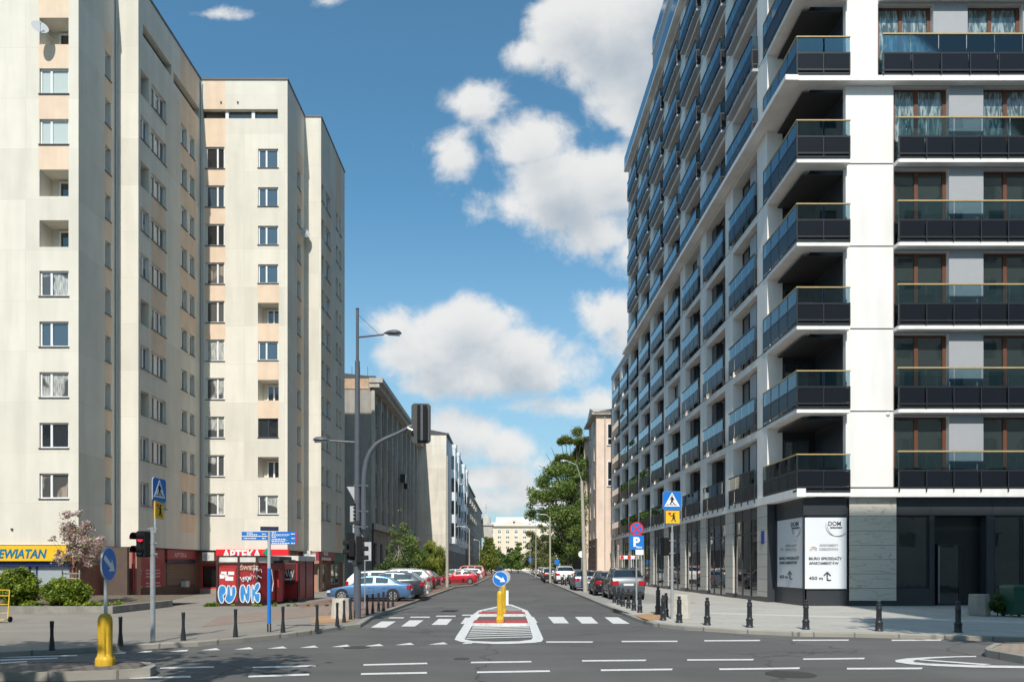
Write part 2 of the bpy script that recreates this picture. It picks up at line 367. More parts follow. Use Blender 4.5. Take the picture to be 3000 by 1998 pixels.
M['grey_panel'] = mat('grey_panel', (.36,.37,.39), .5, .03)
M['black_metal'] = mat('black_metal', (.022,.024,.028), .4, .15)
M['anthracite'] = mat('anthracite_panel', (.011,.013,.019), .30, .05, spec=.22)
M['anthra_matt'] = mat('anthracite_cladding', (.04,.045,.052), .32, .08)
M['rail_glass'] = glass_rail('railing_glass')
M['wood_rail'] = mat('gold_wood_handrail', (.46,.34,.16), .45, .12, 4)
M['brown_frame'] = mat('brown_window_frame', (.14,.052,.026), .45, .12, 3)
M['shop_glass'] = pane_mat('shop_window_glass', (.010,.011,.012), rough=.02)
M['green_glass'] = pane_mat('greenish_window_glass', (.028,.04,.038), rough=.02)
M['film_glass'] = pane_mat('window_glass_with_plastic_film', (.06,.085,.085), film=.6, rough=.1)
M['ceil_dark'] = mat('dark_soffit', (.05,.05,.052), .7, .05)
M['galv'] = mat('galvanised_steel', (.42,.43,.44), .42, .12, 6, metal=.4)
M['pole_grey'] = mat('grey_painted_pole', (.085,.095,.115), .45, .12, 5)
M['yellow'] = mat('yellow_plastic', (.74,.46,.025), .45, .14, 7, stain=.32)
M['sign_blue'] = mat('sign_blue', (.01,.17,.58), .4, .04)
M['sign_white'] = mat('sign_white', (.80,.80,.80), .4, .03)
M['sign_red'] = mat('sign_red', (.60,.03,.04), .4, .04)
M['sign_yellow'] = mat('sign_yellow', (.80,.48,.02), .4, .04)
M['sign_black'] = mat('sign_black', (.012,.012,.013), .75, 0, spec=.2)
M['sign_back'] = mat('sign_back_grey', (.42,.43,.44), .45, .06)
M['concrete'] = mat('rough_concrete', (.48,.45,.39), .9, .14, 5, bump=.5, bscale=60)
M['bark'] = mat('bark', (.09,.075,.06), .9, .3, 6, bump=.5)
M['bark_pale'] = mat('pale_bark', (.34,.31,.27), .9, .3, 6, bump=.3)
# ---------------------------------------------------------------- ground
def asphalt_mat():
    m = mat('asphalt', (.108,.105,.100), .82, .10, .35, bump=.45, bscale=90); t = m.node_tree; b = t.nodes['Principled BSDF']
    src = b.inputs['Base Color'].links[0].from_socket
    geo = t.nodes.new('ShaderNodeNewGeometry')
    def nz(scale, st, det=4, rough=.6):
        mp = t.nodes.new('ShaderNodeMapping'); mp.inputs['Scale'].default_value = st; t.links.new(geo.outputs['Position'], mp.inputs[0])
        n = t.nodes.new('ShaderNodeTexNoise'); n.inputs['Scale'].default_value = scale; n.inputs['Detail'].default_value = det; n.inputs['Roughness'].default_value = rough
        t.links.new(mp.outputs[0], n.inputs[0]); return n
    def mr(n, a, b_, c, d):
        r = t.nodes.new('ShaderNodeMapRange'); r.inputs[1].default_value = a; r.inputs[2].default_value = b_; r.inputs[3].default_value = c; r.inputs[4].default_value = d
        t.links.new(n.outputs[0], r.inputs[0]); return r
    grain = mr(nz(38, (1,1,1), 3, .8), .3, .72, .72, 1.32)
    lanes = mr(nz(.9, (.10,1,1), 3), .35, .65, .90, 1.10)
    patch = mr(nz(.22, (1,.5,1), 2), .46, .54, .92, 1.06)
    crack_v = t.nodes.new('ShaderNodeTexVoronoi'); crack_v.feature = 'DISTANCE_TO_EDGE'; crack_v.inputs['Scale'].default_value = .16
    wv = nz(1.2, (1,1,1), 5); add = t.nodes.new('ShaderNodeVectorMath'); add.operation = 'ADD'
    t.links.new(geo.outputs['Position'], add.inputs[0]); t.links.new(wv.outputs['Color'], add.inputs[1]); t.links.new(add.outputs[0], crack_v.inputs['Vector'])
    cr = mr(crack_v, .0, .006, .45, 1)
    cur = src
    for q in (grain, lanes, patch, cr):
        s = t.nodes.new('ShaderNodeVectorMath'); s.operation = 'SCALE'; t.links.new(cur, s.inputs[0]); t.links.new(q.outputs[0], s.inputs['Scale']); cur = s.outputs[0]
    t.links.new(cur, b.inputs['Base Color'])
    return m
M['asphalt'] = asphalt_mat()
def paint_mat():
    m = mat('road_paint', (.66,.66,.64), .6, .06, 3); t = m.node_tree; b = t.nodes['Principled BSDF']; src = b.inputs['Base Color'].links[0].from_socket
    geo = t.nodes.new('ShaderNodeNewGeometry'); n = t.nodes.new('ShaderNodeTexNoise'); n.inputs['Scale'].default_value = 14; n.inputs['Detail'].default_value = 6; n.inputs['Roughness'].default_value = .75
    t.links.new(geo.outputs['Position'], n.inputs[0]); r = t.nodes.new('ShaderNodeMapRange'); r.inputs[1].default_value = .54; r.inputs[2].default_value = .70; t.links.new(n.outputs[0], r.inputs[0])
    mx = t.nodes.new('ShaderNodeMix'); mx.data_type = 'RGBA'; mx.inputs[7].default_value = (.22,.22,.21,1); t.links.new(r.outputs[0], mx.inputs[0]); t.links.new(src, mx.inputs[6]); t.links.new(mx.outputs[2], b.inputs['Base Color'])
    return m
M['paint'] = paint_mat()
M['pave_l'] = joint_mat('asphalt_pavement', (.235,.21,.18), 7, 5, joint=(.15,.14,.12), jw=.02, var=.09, jmix=.6)
M['pave_r'] = joint_mat('pale_concrete_slabs', (.41,.39,.35), 1.0, .5, joint=(.27,.26,.24), jw=.012, var=.07, jmix=.7)
M['red_pave'] = joint_mat('red_block_paving', (.23,.14,.11), .20, .10, joint=(.13,.10,.08), jw=.008, var=.16, jmix=.6)
M['tactile'] = joint_mat('orange_block_paving', (.42,.24,.12), .20, .10, joint=(.25,.16,.09), jw=.008, var=.12, jmix=.5)
M['kerb'] = joint_mat('kerb_stone', (.29,.27,.235), 1.0, 5.0, joint=(.12,.11,.10), jw=.02, var=.12, jmix=.8)
M['granite_dark'] = mat('dark_granite_setts', (.20,.17,.14), .8, .25, 4, bump=.4)

mb = MB(); mb.face([(-700,-60,0),(700,-60,0),(700,1500,0),(-700,1500,0)])
tag(mb.build('road', M['asphalt']), None, kind='structure')

KH = .12
# kerb lines, from the picture's left edge round the corner and up the street
kl = [(-60,9.0),(-26,12.2)]+[gp(x,y)[:2] for x,y in [(0,1926),(310,1907),(580,1893),(712,1881),(844,1867),(943,1854),(1010,1843)]]
kl += [gp(1056,1838)[:2], (-4.75,24.6), (-4.9,26.2), (-4.95,30), (-4.95,66), (-4.5,68.5),(-3.7,71.5), (-3.7,420)]
kr = [(4.25,420),(4.25,28)]+[gp(x,y)[:2] for x,y in [(1800,1790),(1826,1803),(1868,1821),(1914,1835),(2005,1845),(2158,1855),(2350,1864),(2490,1866),(2758,1873),(3000,1880)]]+[(30,17.6),(90,15)]
def offset(line, w):      # shift a polyline to its left by w
    out = []
    for i, p in enumerate(line):
        a = Vector(line[max(i-1,0)]); b = Vector(line[min(i+1,len(line)-1)]); d = (b-a).normalized(); out.append((p[0]-d.y*w, p[1]+d.x*w))
    return out
def sidewalk(name, line, side, far, m):
    inner = offset(line, side*.16)
    mb = MB(); bev = offset(line, side*.02)
    for i in range(len(line)-1):
        mb.face([(*line[i],0),(*line[i+1],0),(*line[i+1],KH-.02),(*line[i],KH-.02)])
        mb.face([(*line[i],KH-.02),(*line[i+1],KH-.02),(*bev[i+1],KH),(*bev[i],KH)])
        mb.face([(*bev[i],KH),(*bev[i+1],KH),(*inner[i+1],KH),(*inner[i],KH)])
    o = mb.build('kerb', M['kerb']); tag(o, None, kind='structure')
    mb = MB(); mb.face([(x,y,KH-.006) for x,y in inner+far]); o = mb.build(name, m); tag(o, None, kind='structure')
sidewalk('pavement', kl, 1, [(-120,420),(-120,9.0)], M['pave_l'])
sidewalk('pavement', kr, 1, [(120,15),(120,420)], M['pave_r'])

def sheet(name, pts, m, z):
    mb = MB(); mb.face([(p[0],p[1],z) for p in pts]); return tag(mb.build(name, m), None, kind='structure')
sheet('red_paving', [(-5.15,27.0),(-5.15,66),(-4.7,68.6),(-3.9,71.6),(-3.9,200),(-9.8,200),(-9.8,33.5),(-7.9,30.2),(-6.6,27.0)], M['red_pave'], KH-.001)
sheet('tactile_paving', [(-5.2,23.7),(-5.1,26.6),(-6.9,26.6),(-6.2,23.0)], M['tactile'], KH)
sheet('tactile_paving', [gp(1855,1800,KH),gp(1925,1795,KH),gp(1955,1812,KH),gp(1890,1818,KH)], M['tactile'], KH)
sheet('paving_band', [gp(2050,1797,KH),gp(2080,1793.5,KH),gp(3100,1822,KH),gp(3100,1829,KH)], mat('pale_stone_band', (.50,.48,.44), .8, .05), KH)
sheet('parking_bay_paving', [(4.45,36),(8.8,36),(8.0,200),(4.45,200)], joint_mat('grey_block_paving', (.30,.29,.27), .2, .1, joint=(.2,.19,.18), jw=.008, jmix=.6), KH-.001)
sheet('asphalt_patch', [gp(590,1835,KH),gp(960,1800,KH),gp(985,1770,KH),gp(640,1805,KH)], mat('worn_reddish_asphalt', (.25,.185,.15), .9, .15, 1.2), KH)

# -- painted markings, each sheet a few mm proud of the road
ZP = .005
def road_poly(pixels, name='road_marking', m=None, z=ZP):
    return sheet(name, [gp(x,y,0) for x,y in pixels], m or M['paint'], z)
mk = MB()
def quad(px): mk.face([(*gp(x,y)[:2], ZP) for x,y in px])
# give-way triangles
for k, (x0, x1, y0) in enumerate([(587,645,1905),(685,743,1902.5),(782,841,1900),(877,933,1897.5),(971,1028,1895),(1065,1124,1893),(1157,1214,1889.5),(1254,1312,1888),(1352,1385,1886)]):
    quad([(x0,y0),(x1,y0-1.2),(x1-12,y0-7)] )
for x0, x1, y0 in [(330,372,1915.5),(398,448,1911.5),(494,553,1909)]: quad([(x0,y0),(x1-6,y0-1.5),(x1,y0-6),(x1-22,y0-5)])
# lane dashes: (x0,x1,y0,y1) bottom lines, thickness t
for x0,x1,y0,y1,t in [(1601,1735,1882,1882,3.6),(1822,1983,1880.5,1880,3.6),(2064,2225,1878.5,1877.5,3.6),(2323,2485,1877,1876.5,3.6),(2613,2756,1877,1876.5,3.6),
        (740,926,1957,1952,4.2),(1064,1253,1949.5,1945,4.2),(1379,1558,1942.5,1940,4.2),(1706,1891,1937.5,1936,4.2),(2014,2206,1935,1934,4.2),(2354,2531,1932.5,1930.5,4.2),
        (727,907,1984,1978,5),(1057,1252,1976.5,1973,5),(1397,1612,1971.5,1968,5),(1761,1968,1965.5,1963,5),(2108,2341,1962.5,1959.5,5),(2482,2700,1961,1960,5),
        (468,628,1959,1955.5,4.2),(380,560,1988,1984.5,5),(0,228,1927,1921,2.5),(0,170,1935,1929,3),(0,80,1944,1939,3)]:
    sl = 8 if x0 > 1500 else -6
    quad([(x0,y0),(x1,y1),(x1+sl*.4,y1-t),(x0-sl*.2,y0-t)])
# zebra stripes
def stripe(xa0, xa1, ya, xb0, xb1, yb): quad([(xa0,ya),(xa1,ya),(xb1,yb),(xb0,yb)])
ZP_OUT = .009
stripe(1086,1130,1838, 1118,1160,1820); stripe(1175,1216,1834.5, 1200,1241,1816.5); stripe(1264,1309,1830, 1285,1325,1812.5); stripe(1349,1385,1827,1363,1398,1809)
stripe(1559,1575,1823.5,1553,1563,1806.5); stripe(1622,1667,1825.5, 1605,1650,1806.5); stripe(1705,1753,1826,1684,1732,1806.5); stripe(1796,1845,1826.5,1771,1811,1807.5)
for x0,x1,y in [(1138,1183,1809.5),(1200,1259,1807.5),(1276,1335,1804.5),(1352,1385,1801.5)]: stripe(x0,x1,y+1.4,x0+4,x1,y-1.6)
tag(mk.build('road_markings', M['paint']), None, kind='structure')

# painted splitter island with hatching
mk = MB()
outer = [(1480,1771),(1495,1770),(1500,1771),(1545,1788),(1562,1812),(1572,1827),(1592,1872),(1586,1880),(1563,1883),(1500,1886),(1450,1886.5),(1400,1884),(1352,1881),(1332,1874),(1336,1865),(1361,1827),(1380,1804),(1402,1788)]
inner = [(1484,1774.5),(1496,1774),(1528,1786),(1543,1812),(1549,1827),(1561,1868),(1556,1874),(1520,1878.5),(1450,1880),(1385,1878),(1361,1873),(1366,1864),(1386,1827),(1404,1806),(1412,1790)]
def wpt(p): return gp(*p)[:2]
# outline band, bridged by nearest pairs
pairs = [(0,0),(1,1),(2,1),(3,2),(4,3),(5,4),(6,5),(7,6),(8,7),(9,8),(10,8),(11,9),(12,10),(13,11),(14,11),(15,12),(16,13),(17,14),(0,0)]
for (a,b),(c,d) in zip(pairs[:-1], pairs[1:]):
    q = [outer[a],outer[c],inner[d],inner[b]] if b != d else [outer[a],outer[c],inner[b]]
    mk.face([(*wpt(p), ZP_OUT) for p in q])
# hatch bars, slightly slanting
def clip_x(poly, y):          # picture x-range of polygon at picture row y
    xs = []
    for i in range(len(poly)):
        (x0,y0),(x1,y1) = poly[i], poly[(i+1)%len(poly)]
        if (y0-y)*(y1-y) < 0: xs.append(x0+(x1-x0)*(y-y0)/(y1-y0))
    return (min(xs), max(xs)) if len(xs) >= 2 else None
for y in (1836.3,1840.5,1845.2,1850.2,1855.6,1861.5,1868,1874.2):
    a = clip_x(inner, y+1.2); b = clip_x(inner, y-1.2)
    if a and b: mk.face([(*wpt(p), ZP_OUT) for p in [(a[0]+2,y+3.0),(a[1]-2,y-1.6),(b[1]-2,y-3.9),(b[0]+3,y+.6)]])
for y in (1777.5,1781,1785,1789):
    a = clip_x(inner, y)
    if a: mk.face([(*wpt(p), ZP_OUT) for p in [(a[0]+1,y+1.2),(a[1]-1,y+.4),(a[1]-2,y-.9),(a[0]+2,y-.1)]])
tag(mk.build('road_markings', M['paint']), None, kind='structure')
# two low kerbed platforms: red block tops, white painted front edge
for (x0,x1,yb,yt,ytop) in ((1379,1552,1834,1822,1815.5),(1396,1543,1805.5,1798.5,1792)):
    a = gp(x0,yb); b = gp(x1,yb); h = .09
    c = gp(x1-8,ytop,h); 
    mb = MB(); X0,X1,Y0,Y1 = a[0],b[0],a[1],c[1]
    mb.prism([(X0+.12,Y0),(X1-.12,Y0),(X1,Y0+.12),(X1,Y1),(X0,Y1),(X0,Y0+.12)], 0, h, 0, 0)
    mb.face([(X0+.05,Y0+.16,h+.003),(X1-.05,Y0+.16,h+.003),(X1-.05,Y1-.03,h+.003),(X0+.05,Y1-.03,h+.003)], 1)
    tag(mb.build('refuge_platform', [M['paint'], mat('red_painted_blocks', (.40,.055,.06), .8, .15, 4)]), None, kind='structure')
# left traffic island (raised, block surface)
def island(name, base, h, mats):
    mb = MB(); pts = base; inn = []
    c = Vector((sum(p[0] for p in pts)/len(pts), sum(p[1] for p in pts)/len(pts)))
    for p in pts:
        v = Vector(p)-c; inn.append(tuple(c+v*(1-.16/max(v.length,.2))))
    n = len(pts)
    for i in range(n):
        j = (i+1) % n
        mb.face([(*pts[i],0),(*pts[j],0),(*pts[j],h),(*pts[i],h)], 0); mb.face([(*pts[i],h),(*pts[j],h),(*inn[j],h),(*inn[i],h)], 0)
    mb.face([(*p,h-.01) for p in inn], 1)
    return tag(mb.build(name, mats), None, kind='structure')
IZ = .15
def ip(x, y): return gp(x, y, IZ)[:2]
island('traffic_island', [(-26,9.6),ip(0,1962+6),ip(150,1968),ip(330,1963),ip(440,1957),ip(458,1948),ip(440,1938.5),ip(300,1936),ip(150,1938),ip(0,1944),(-26,14.0)], IZ, [M['kerb'], joint_mat('dark_sett_surface', (.18,.15,.125), .22, .16, joint=(.06,.05,.045), jw=.02, var=.25)])
island('traffic_island', [ip(2885,1897),ip(2912,1883),ip(3000,1881),(30,16.9),(30,13.0),ip(3000,1922),ip(2890,1903)], IZ, [M['kerb'], joint_mat('brown_sett_surface', (.33,.26,.20), .22, .16, joint=(.2,.16,.13), jw=.015, var=.15)])
# white nose outline in front of the right island
mk = MB()
arc_o = [(2860,1921.5),(2800,1922.5),(2720,1925),(2655,1929),(2622,1934),(2625,1940),(2665,1946),(2740,1951),(2850,1955.5),(3000,1957.5),(3060,1957.5)]
arc_i = [(2860,1924.8),(2800,1925.5),(2730,1929),(2690,1932.5),(2674,1936),(2680,1940),(2715,1943.5),(2790,1946.5),(2870,1949),(3000,1951),(3060,1951)]
for i in range(len(arc_o)-1): mk.face([(*wpt(p),ZP_OUT) for p in (arc_o[i],arc_o[i+1],arc_i[i+1],arc_i[i])])
mk.face([(*wpt(p),ZP_OUT) for p in ((2686,1933.5),(2700,1931.5),(2905,1946),(2880,1948.5))])
tag(mk.build('road_markings', M['paint']), None, kind='structure')
# manhole covers and utility covers in the road
def cover(px, py, r, label):
    x, y, _ = gp(px, py); mb = MB(); mb.lathe([(r,0),(r,.006),(r*.9,.0065),(r*.9,.004),(r*.86,.004),(r*.86,.0062),(0,.0064)], x, y, .001, 28)
    o = mb.build('manhole_cover', mat('cast_iron', (.05,.045,.04), .6, .3, 12, bump=.6)); tag(o, label, 'manhole cover', 'iron covers in the road')
cover(2316,1975,.42,'round iron manhole cover in the lane at the bottom right'); cover(1352,1929,.16,'small round iron cover in the middle lane'); cover(806,1968,.22,'rusty iron cover beside the lane dash at lower left')
cover(1045,1896,.30,'dark iron cover behind the row of give-way triangles')
# ---------------------------------------------------------------- text helper
def text_mesh(s, size, offset=0, extrude=.004, width=None, shear=0, spacing=1, align='LEFT'):
    cu = bpy.data.curves.new('txt', 'FONT'); cu.body = s; cu.size = size; cu.offset = offset; cu.extrude = extrude; cu.shear = shear; cu.space_character = spacing
    cu.align_x = align; cu.resolution_u = 3
    o = bpy.data.objects.new('txt', cu); COL.objects.link(o); bpy.context.view_layer.update()
    me = bpy.data.meshes.new_from_object(o.evaluated_get(bpy.context.evaluated_depsgraph_get()))
    bpy.data.objects.remove(o)
    if width and len(me.vertices):
        xs = [v.co.x for v in me.vertices]; w = max(xs)-min(xs); k = width/max(w, 1e-6)
        for v in me.vertices: v.co.x = (v.co.x-min(xs))*k
    return me
def text(name, s, loc, size, m, parent, rz=0, **kw):
    me = text_mesh(s, size, **kw); me.materials.clear(); me.materials.append(m)
    o = bpy.data.objects.new(name, me); COL.objects.link(o)
    return place(o, parent, Matrix.Translation(loc) @ Matrix.Rotation(rz, 4, 'Z') @ Matrix.Rotation(R(90), 4, 'X'))

# ---------------------------------------------------------------- window kit (local x along wall, z up, y inwards; origin bottom centre on the wall face)
def window_kit(w, h, split=.42, sill=True, depth=.16, three=False, frame='white_pvc', name='window', sillmat='roofmetal', t=.07):
    mb = MB(); f = t; d0, d1 = depth-.06, depth+.02
    mb.box(-w/2, w/2, d0, d1, 0, f); mb.box(-w/2, w/2, d0, d1, h-f, h)
    mb.box(-w/2, -w/2+f, d0, d1, f, h-f); mb.box(w/2-f, w/2, d0, d1, f, h-f)
    cuts = [-w/2+w*split] if not three else [-w/2+w*.34, -w/2+w*.67]
    for c in cuts: mb.box(c-f*.75, c+f*.75, d0-.012, d1, f, h-f)
    if sill: mb.box(-w/2-.05, w/2+.05, -.05, depth-.05, -.045, -.002, 1)
    fm = smooth_wall_mesh(mb, name, [M[frame], M[sillmat]])
    panes = {}
    def pane(kind):
        if kind not in panes:
            p = MB(); p.face([(-w/2+f*.5, depth-.015, f*.5), (w/2-f*.5, depth-.015, f*.5), (w/2-f*.5, depth-.015, h-f*.5), (-w/2+f*.5, depth-.015, h-f*.5)])
            panes[kind] = smooth_wall_mesh(p, 'pane', [M[kind]])
        return panes[kind]
    return fm, pane
KINDS = ['pane_dark','pane_curtain','pane_dark','pane_curtain','pane_blue','pane_blue','pane_beige','pane_dark']

# ================================================================ cream apartment block
FL, W0 = 2.485, 5.18          # storey height, bottom of the first row of windows
ROOF = 33.25
A_Y, B_Y, C_Y, D_Y, E_Y = 36.9, 40.4, 48.5, 52.5, 59.9
AX, BX, DX0, DX = -21.3, -20.1, -14.5, -13.35
GZ = 2.93
tower = thing('apartment_block', (-18, 48, KH), 'stepped cream and peach high-rise apartment block with shops at street level on the left', 'building')
def z2(k, a=0): return W0+FL*k+a
def hA(px, Y): return xa(px, Y)
WH = 1.28
# --- front A
u = lambda x: x+60
wl_, wr_ = hA(115.5, A_Y), hA(201, A_Y)
logA = {9, 6, 5}
holes = []
for k in range(10):
    holes.append((u(wl_), u(wr_), z2(k)+(.02 if k not in logA else -.05), z2(k)+WH-.02, 1.0 if k in logA else .16, 1 if k in logA else None))
paints = [(u(hA(113,A_Y)), u(hA(201,A_Y)), z2(k)+WH-.02, z2(k+1)+.02, 1) for k in (6,7,8,9)]
paints[-1] = (paints[-1][0], paints[-1][1], paints[-1][2], ROOF, 1)
mb = MB(); wall(mb, (-60, A_Y), (AX, A_Y), GZ, ROOF, [h[:5]+((0,) if h[5] else ()) for h in holes], paints, m=0)
mb.build('wall', [M['cream'], M['peach']], tower)
# --- side A (faces +x)
mb = MB(); sy = 46860/(1500-308), 46860/(1500-325)
holes = [(sy[0]-A_Y, sy[1]-A_Y, z2(k), z2(k)+WH+.1, .22) for k in range(10)]
wall(mb, (AX, A_Y), (AX, B_Y), GZ, ROOF, holes, [(sy[0]-A_Y-.08, sy[1]-A_Y+.12, z2(k)+WH+.1, z2(k+1), 1) for k in range(-1,10)])
mb.build('wall', [M['cream'], M['peach']], tower)
# --- strip B front, side B
mb = MB(); wall(mb, (AX-.02, B_Y), (BX, B_Y), GZ, ROOF); mb.build('wall', [M['cream'], M['peach']], tower)
mb = MB(); Yb = lambda px: 44220/(1500-px)
colsB = [(412,437,'n'),(443.5,487,'w'),(530,548,'s'),(556,570,'s')]
holes = []; paints = []; logB = {9, 7, 4, 2}
for c,(p0,p1,t) in enumerate(colsB):
    a, b = Yb(p0)-B_Y, Yb(p1)-B_Y
    for k in range(10):
        if c == 0 and k in logB: holes.append((a, b, z2(k,-.1), z2(k)+WH, .9, 0))
        else: holes.append((a, b, z2(k), z2(k)+WH, .2))
a, b = Yb(443.5)-B_Y, Yb(487)-B_Y
for k in (3,4,5,6,): paints.append((a, b, z2(k)+WH, z2(k+1), 1))
a, b = Yb(527)-B_Y, Yb(574)-B_Y
for k in (-1,0,4,5,6,7,8,9): paints.append((a, b, z2(k)+WH, z2(k+1) if k < 9 else ROOF, 1))
holes.append((.5, 3.9, 30.75, 31.4, .35, 2)); holes.append((4.2, 7.9, 30.6, 31.25, .35, 2))
wall(mb, (BX, B_Y), (BX, C_Y), GZ, ROOF, holes, paints); mb.build('wall', [M['cream'], M['peach'], M['grey_dark']], tower)
# --- front C
mb = MB(); uc = lambda px: xa(px, C_Y)-BX
holes = []; paints = []; logC = {5, 3, 1}
for k in range(10):
    holes.append((uc(602.5), uc(657.5), z2(k), z2(k)+WH+.12, .16))
    if k in logC: holes.append((uc(755.5), uc(816.5), z2(k,-.05), z2(k)+WH, 1.0, 0))
    else: holes.append((uc(756), uc(815), z2(k,.05), z2(k)+WH, .16))
holes.append((uc(591), uc(814), 30.78, 31.38, .3, 2))
for k in (4,5,6,7,8): paints.append((uc(601), uc(661), z2(k)+WH+.12, z2(k+1), 1))
paints += [(uc(601), uc(661), z2(9)+WH+.12, 30.78, 1), (uc(601), uc(660), 31.38, ROOF, 1)]
for k in (2,3,4,5): paints.append((uc(755), uc(817), z2(k)+WH, z2(k+1,-.05), 1))
wall(mb, (BX, C_Y), (DX0, C_Y), GZ, ROOF, holes, paints); mb.build('wall', [M['cream'], M['peach'], M['pane_dark']], tower)
mb = MB()
for p in (658, 735): mb.box(xa(p,C_Y), xa(p+9,C_Y), C_Y+.16, C_Y+.29, 30.79, 31.37)
mb.build('strip_window_mullion', M['white_pvc'], tower)
# --- side C-D
mb = MB(); Yd = lambda px: 31900/(1500-px)
a, b = Yd(871)-C_Y, Yd(881)-C_Y
wall(mb, (DX0, C_Y), (DX0, D_Y), GZ, ROOF, [(a,b,z2(k),z2(k)+WH,.2) for k in range(10)], [(a-.1,b+.4,z2(k)+WH,z2(k+1),1) for k in range(10)])
mb.build('wall', [M['cream'], M['peach']], tower)
# --- strip D front and side D
mb = MB(); wall(mb, (DX0, D_Y), (DX, D_Y), GZ, ROOF); mb.build('wall', [M['cream']], tower)
mb = MB(); Ye = lambda px: -DX*2200/(1500-px)
colsD = [(942,949.5),(954,968),(984,990.5),(994,999.5)]
holes = []; paints = []
for c,(p0,p1) in enumerate(colsD):
    a, b = Ye(p0)-D_Y, Ye(p1)-D_Y
    for k in range(10):
        if c == 0 and k in (7, 8): holes.append((a, b, z2(k), z2(k)+WH, .9, 0))
        else: holes.append((a, b, z2(k), z2(k)+WH, .2))
a, b = Ye(954)-D_Y, Ye(968)-D_Y
for k in (3,4,5,6,7,8): paints.append((a, b, z2(k)+WH, z2(k+1), 1))
paints.append((Ye(984)-D_Y, Ye(1000)-D_Y, GZ, z2(0), 1)); paints.append((Ye(984)-D_Y, Ye(1000)-D_Y, z2(9)+WH, ROOF, 1))
wall(mb, (DX, D_Y), (DX, E_Y), GZ, ROOF, holes, paints); mb.build('wall', [M['cream'], M['peach']], tower)
mb = MB(); wall(mb, (DX, E_Y), (-60, E_Y), 0, ROOF); mb.build('wall', [M['cream']], tower)
# roof slab with dark flashing that follows the stepped plan
plan = [(-60,A_Y),(AX,A_Y),(AX,B_Y),(BX,B_Y),(BX,C_Y),(DX0,C_Y),(DX0,D_Y),(DX,D_Y),(DX,E_Y),(-60,E_Y)]
mb = MB(); mb.prism([(x+(.05 if x > -59 else 0), y-(.05 if y < E_Y else -.05)) for x,y in plan], ROOF, ROOF+.12); mb.build('roof', M['roofmetal'], tower)
# ground storey, set back a little
gpn = [(-60,A_Y+.25),(AX-.25,A_Y+.25),(AX-.25,B_Y+.25),(BX-.25,B_Y+.25),(BX-.25,C_Y+.25),(DX0-.15,C_Y+.25),(DX0-.15,D_Y+.15),(DX-.15,D_Y+.15),(DX-.15,E_Y),(-60,E_Y)]
mb = MB(); mb.prism(gpn, KH-.1, GZ-.02, 0); mb.build('ground_storey_wall', M['brownwall'], tower)
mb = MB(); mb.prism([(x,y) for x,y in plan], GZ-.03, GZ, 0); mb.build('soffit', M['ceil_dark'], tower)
# windows
f1, p1 = window_kit(wr_-wl_-.02, WH-.04, .38)
pk = lambda: rnd.choice(KINDS)
def put(kit, X, Y, Z, rz, kind=None):
    return inst([('window', kit[0]), ('pane', kit[1](kind or pk()))], tower, Matrix.Translation((X, Y, Z)) @ Matrix.Rotation(rz, 4, 'Z'))
LOG = window_kit(.98, 1.14, .55, sill=False)
xc = (wl_+wr_)/2; kA = {0:'pane_beige',1:'pane_dark',2:'pane_curtain',3:'pane_blue',4:'pane_curtain',7:'pane_blind',8:'pane_blind'}
for k in range(10):
    if k in logA:
        put(LOG, xc+.19, A_Y+.99-.16, z2(k), 0, 'pane_dark')
    else: put((f1, p1), xc, A_Y, z2(k,.02), 0, kA[k])
kitB = {'n': window_kit(Yb(437)-Yb(412)-.02, WH-.02, .5, depth=.2), 'w': window_kit(Yb(487)-Yb(443.5)-.02, WH-.02, three=True, depth=.2), 's': window_kit(Yb(548)-Yb(530)-.02, WH-.02, .5, depth=.22), 't': window_kit(Yb(570)-Yb(556)-.02, WH-.02, .5, depth=.22)}
for c,(p0,p1_,t) in enumerate(colsB):
    tt = 't' if c == 3 else t
    for k in range(10):
        if c == 0 and k in logB: continue
        put(kitB[tt], BX, (Yb(p0)+Yb(p1_))/2, z2(k,.01), R(90), rnd.choice(['pane_dark','pane_curtain','pane_blue','pane_blue']))
kitA = window_kit(sy[1]-sy[0]-.02, WH+.06, .5, depth=.24)
for k in range(10): put(kitA, AX, (sy[0]+sy[1])/2, z2(k,.02), R(90), 'pane_blue')
kitCl = window_kit(uc(657.5)-uc(602.5)-.02, WH+.1, .62); kitCr = window_kit(uc(815)-uc(756)-.02, WH-.08, .40); kitCr2 = window_kit(uc(815)-uc(756)-.02, WH-.08, .5, frame='grey_dark')
Lc = ['pane_curtain','pane_curtain','pane_curtain','pane_curtain','pane_curtain','pane_beige','pane_beige','pane_dark','pane_blue','pane_dark']
Rc = {0:'pane_curtain',2:'pane_dark',4:'pane_blue',6:'pane_blue',7:'pane_blue',8:'pane_blue',9:'pane_blue'}
logk = window_kit(.98, 1.16, .45, sill=False)
for k in range(10):
    put(kitCl, xa(630, C_Y), C_Y, z2(k,.01), 0, Lc[k])
    if k in logC: put(logk, xa(792, C_Y), C_Y+.83, z2(k,-.03), 0, 'pane_dark')
    else: put(kitCr2 if k == 2 else kitCr, xa(785.5, C_Y), C_Y, z2(k,.06), 0, Rc[k])
kitD = [window_kit(Ye(b)-Ye(a)-.02, WH-.02, .5, depth=.2) for a,b in colsD]
for c in (1,0):
    for k in range(10):
        if c == 0 and k in (7,8): continue
        if c == 0 and k in (0,1): continue
        put(kitD[c], DX, (Ye(colsD[c][0])+Ye(colsD[c][1]))/2, z2(k,.01), R(90))
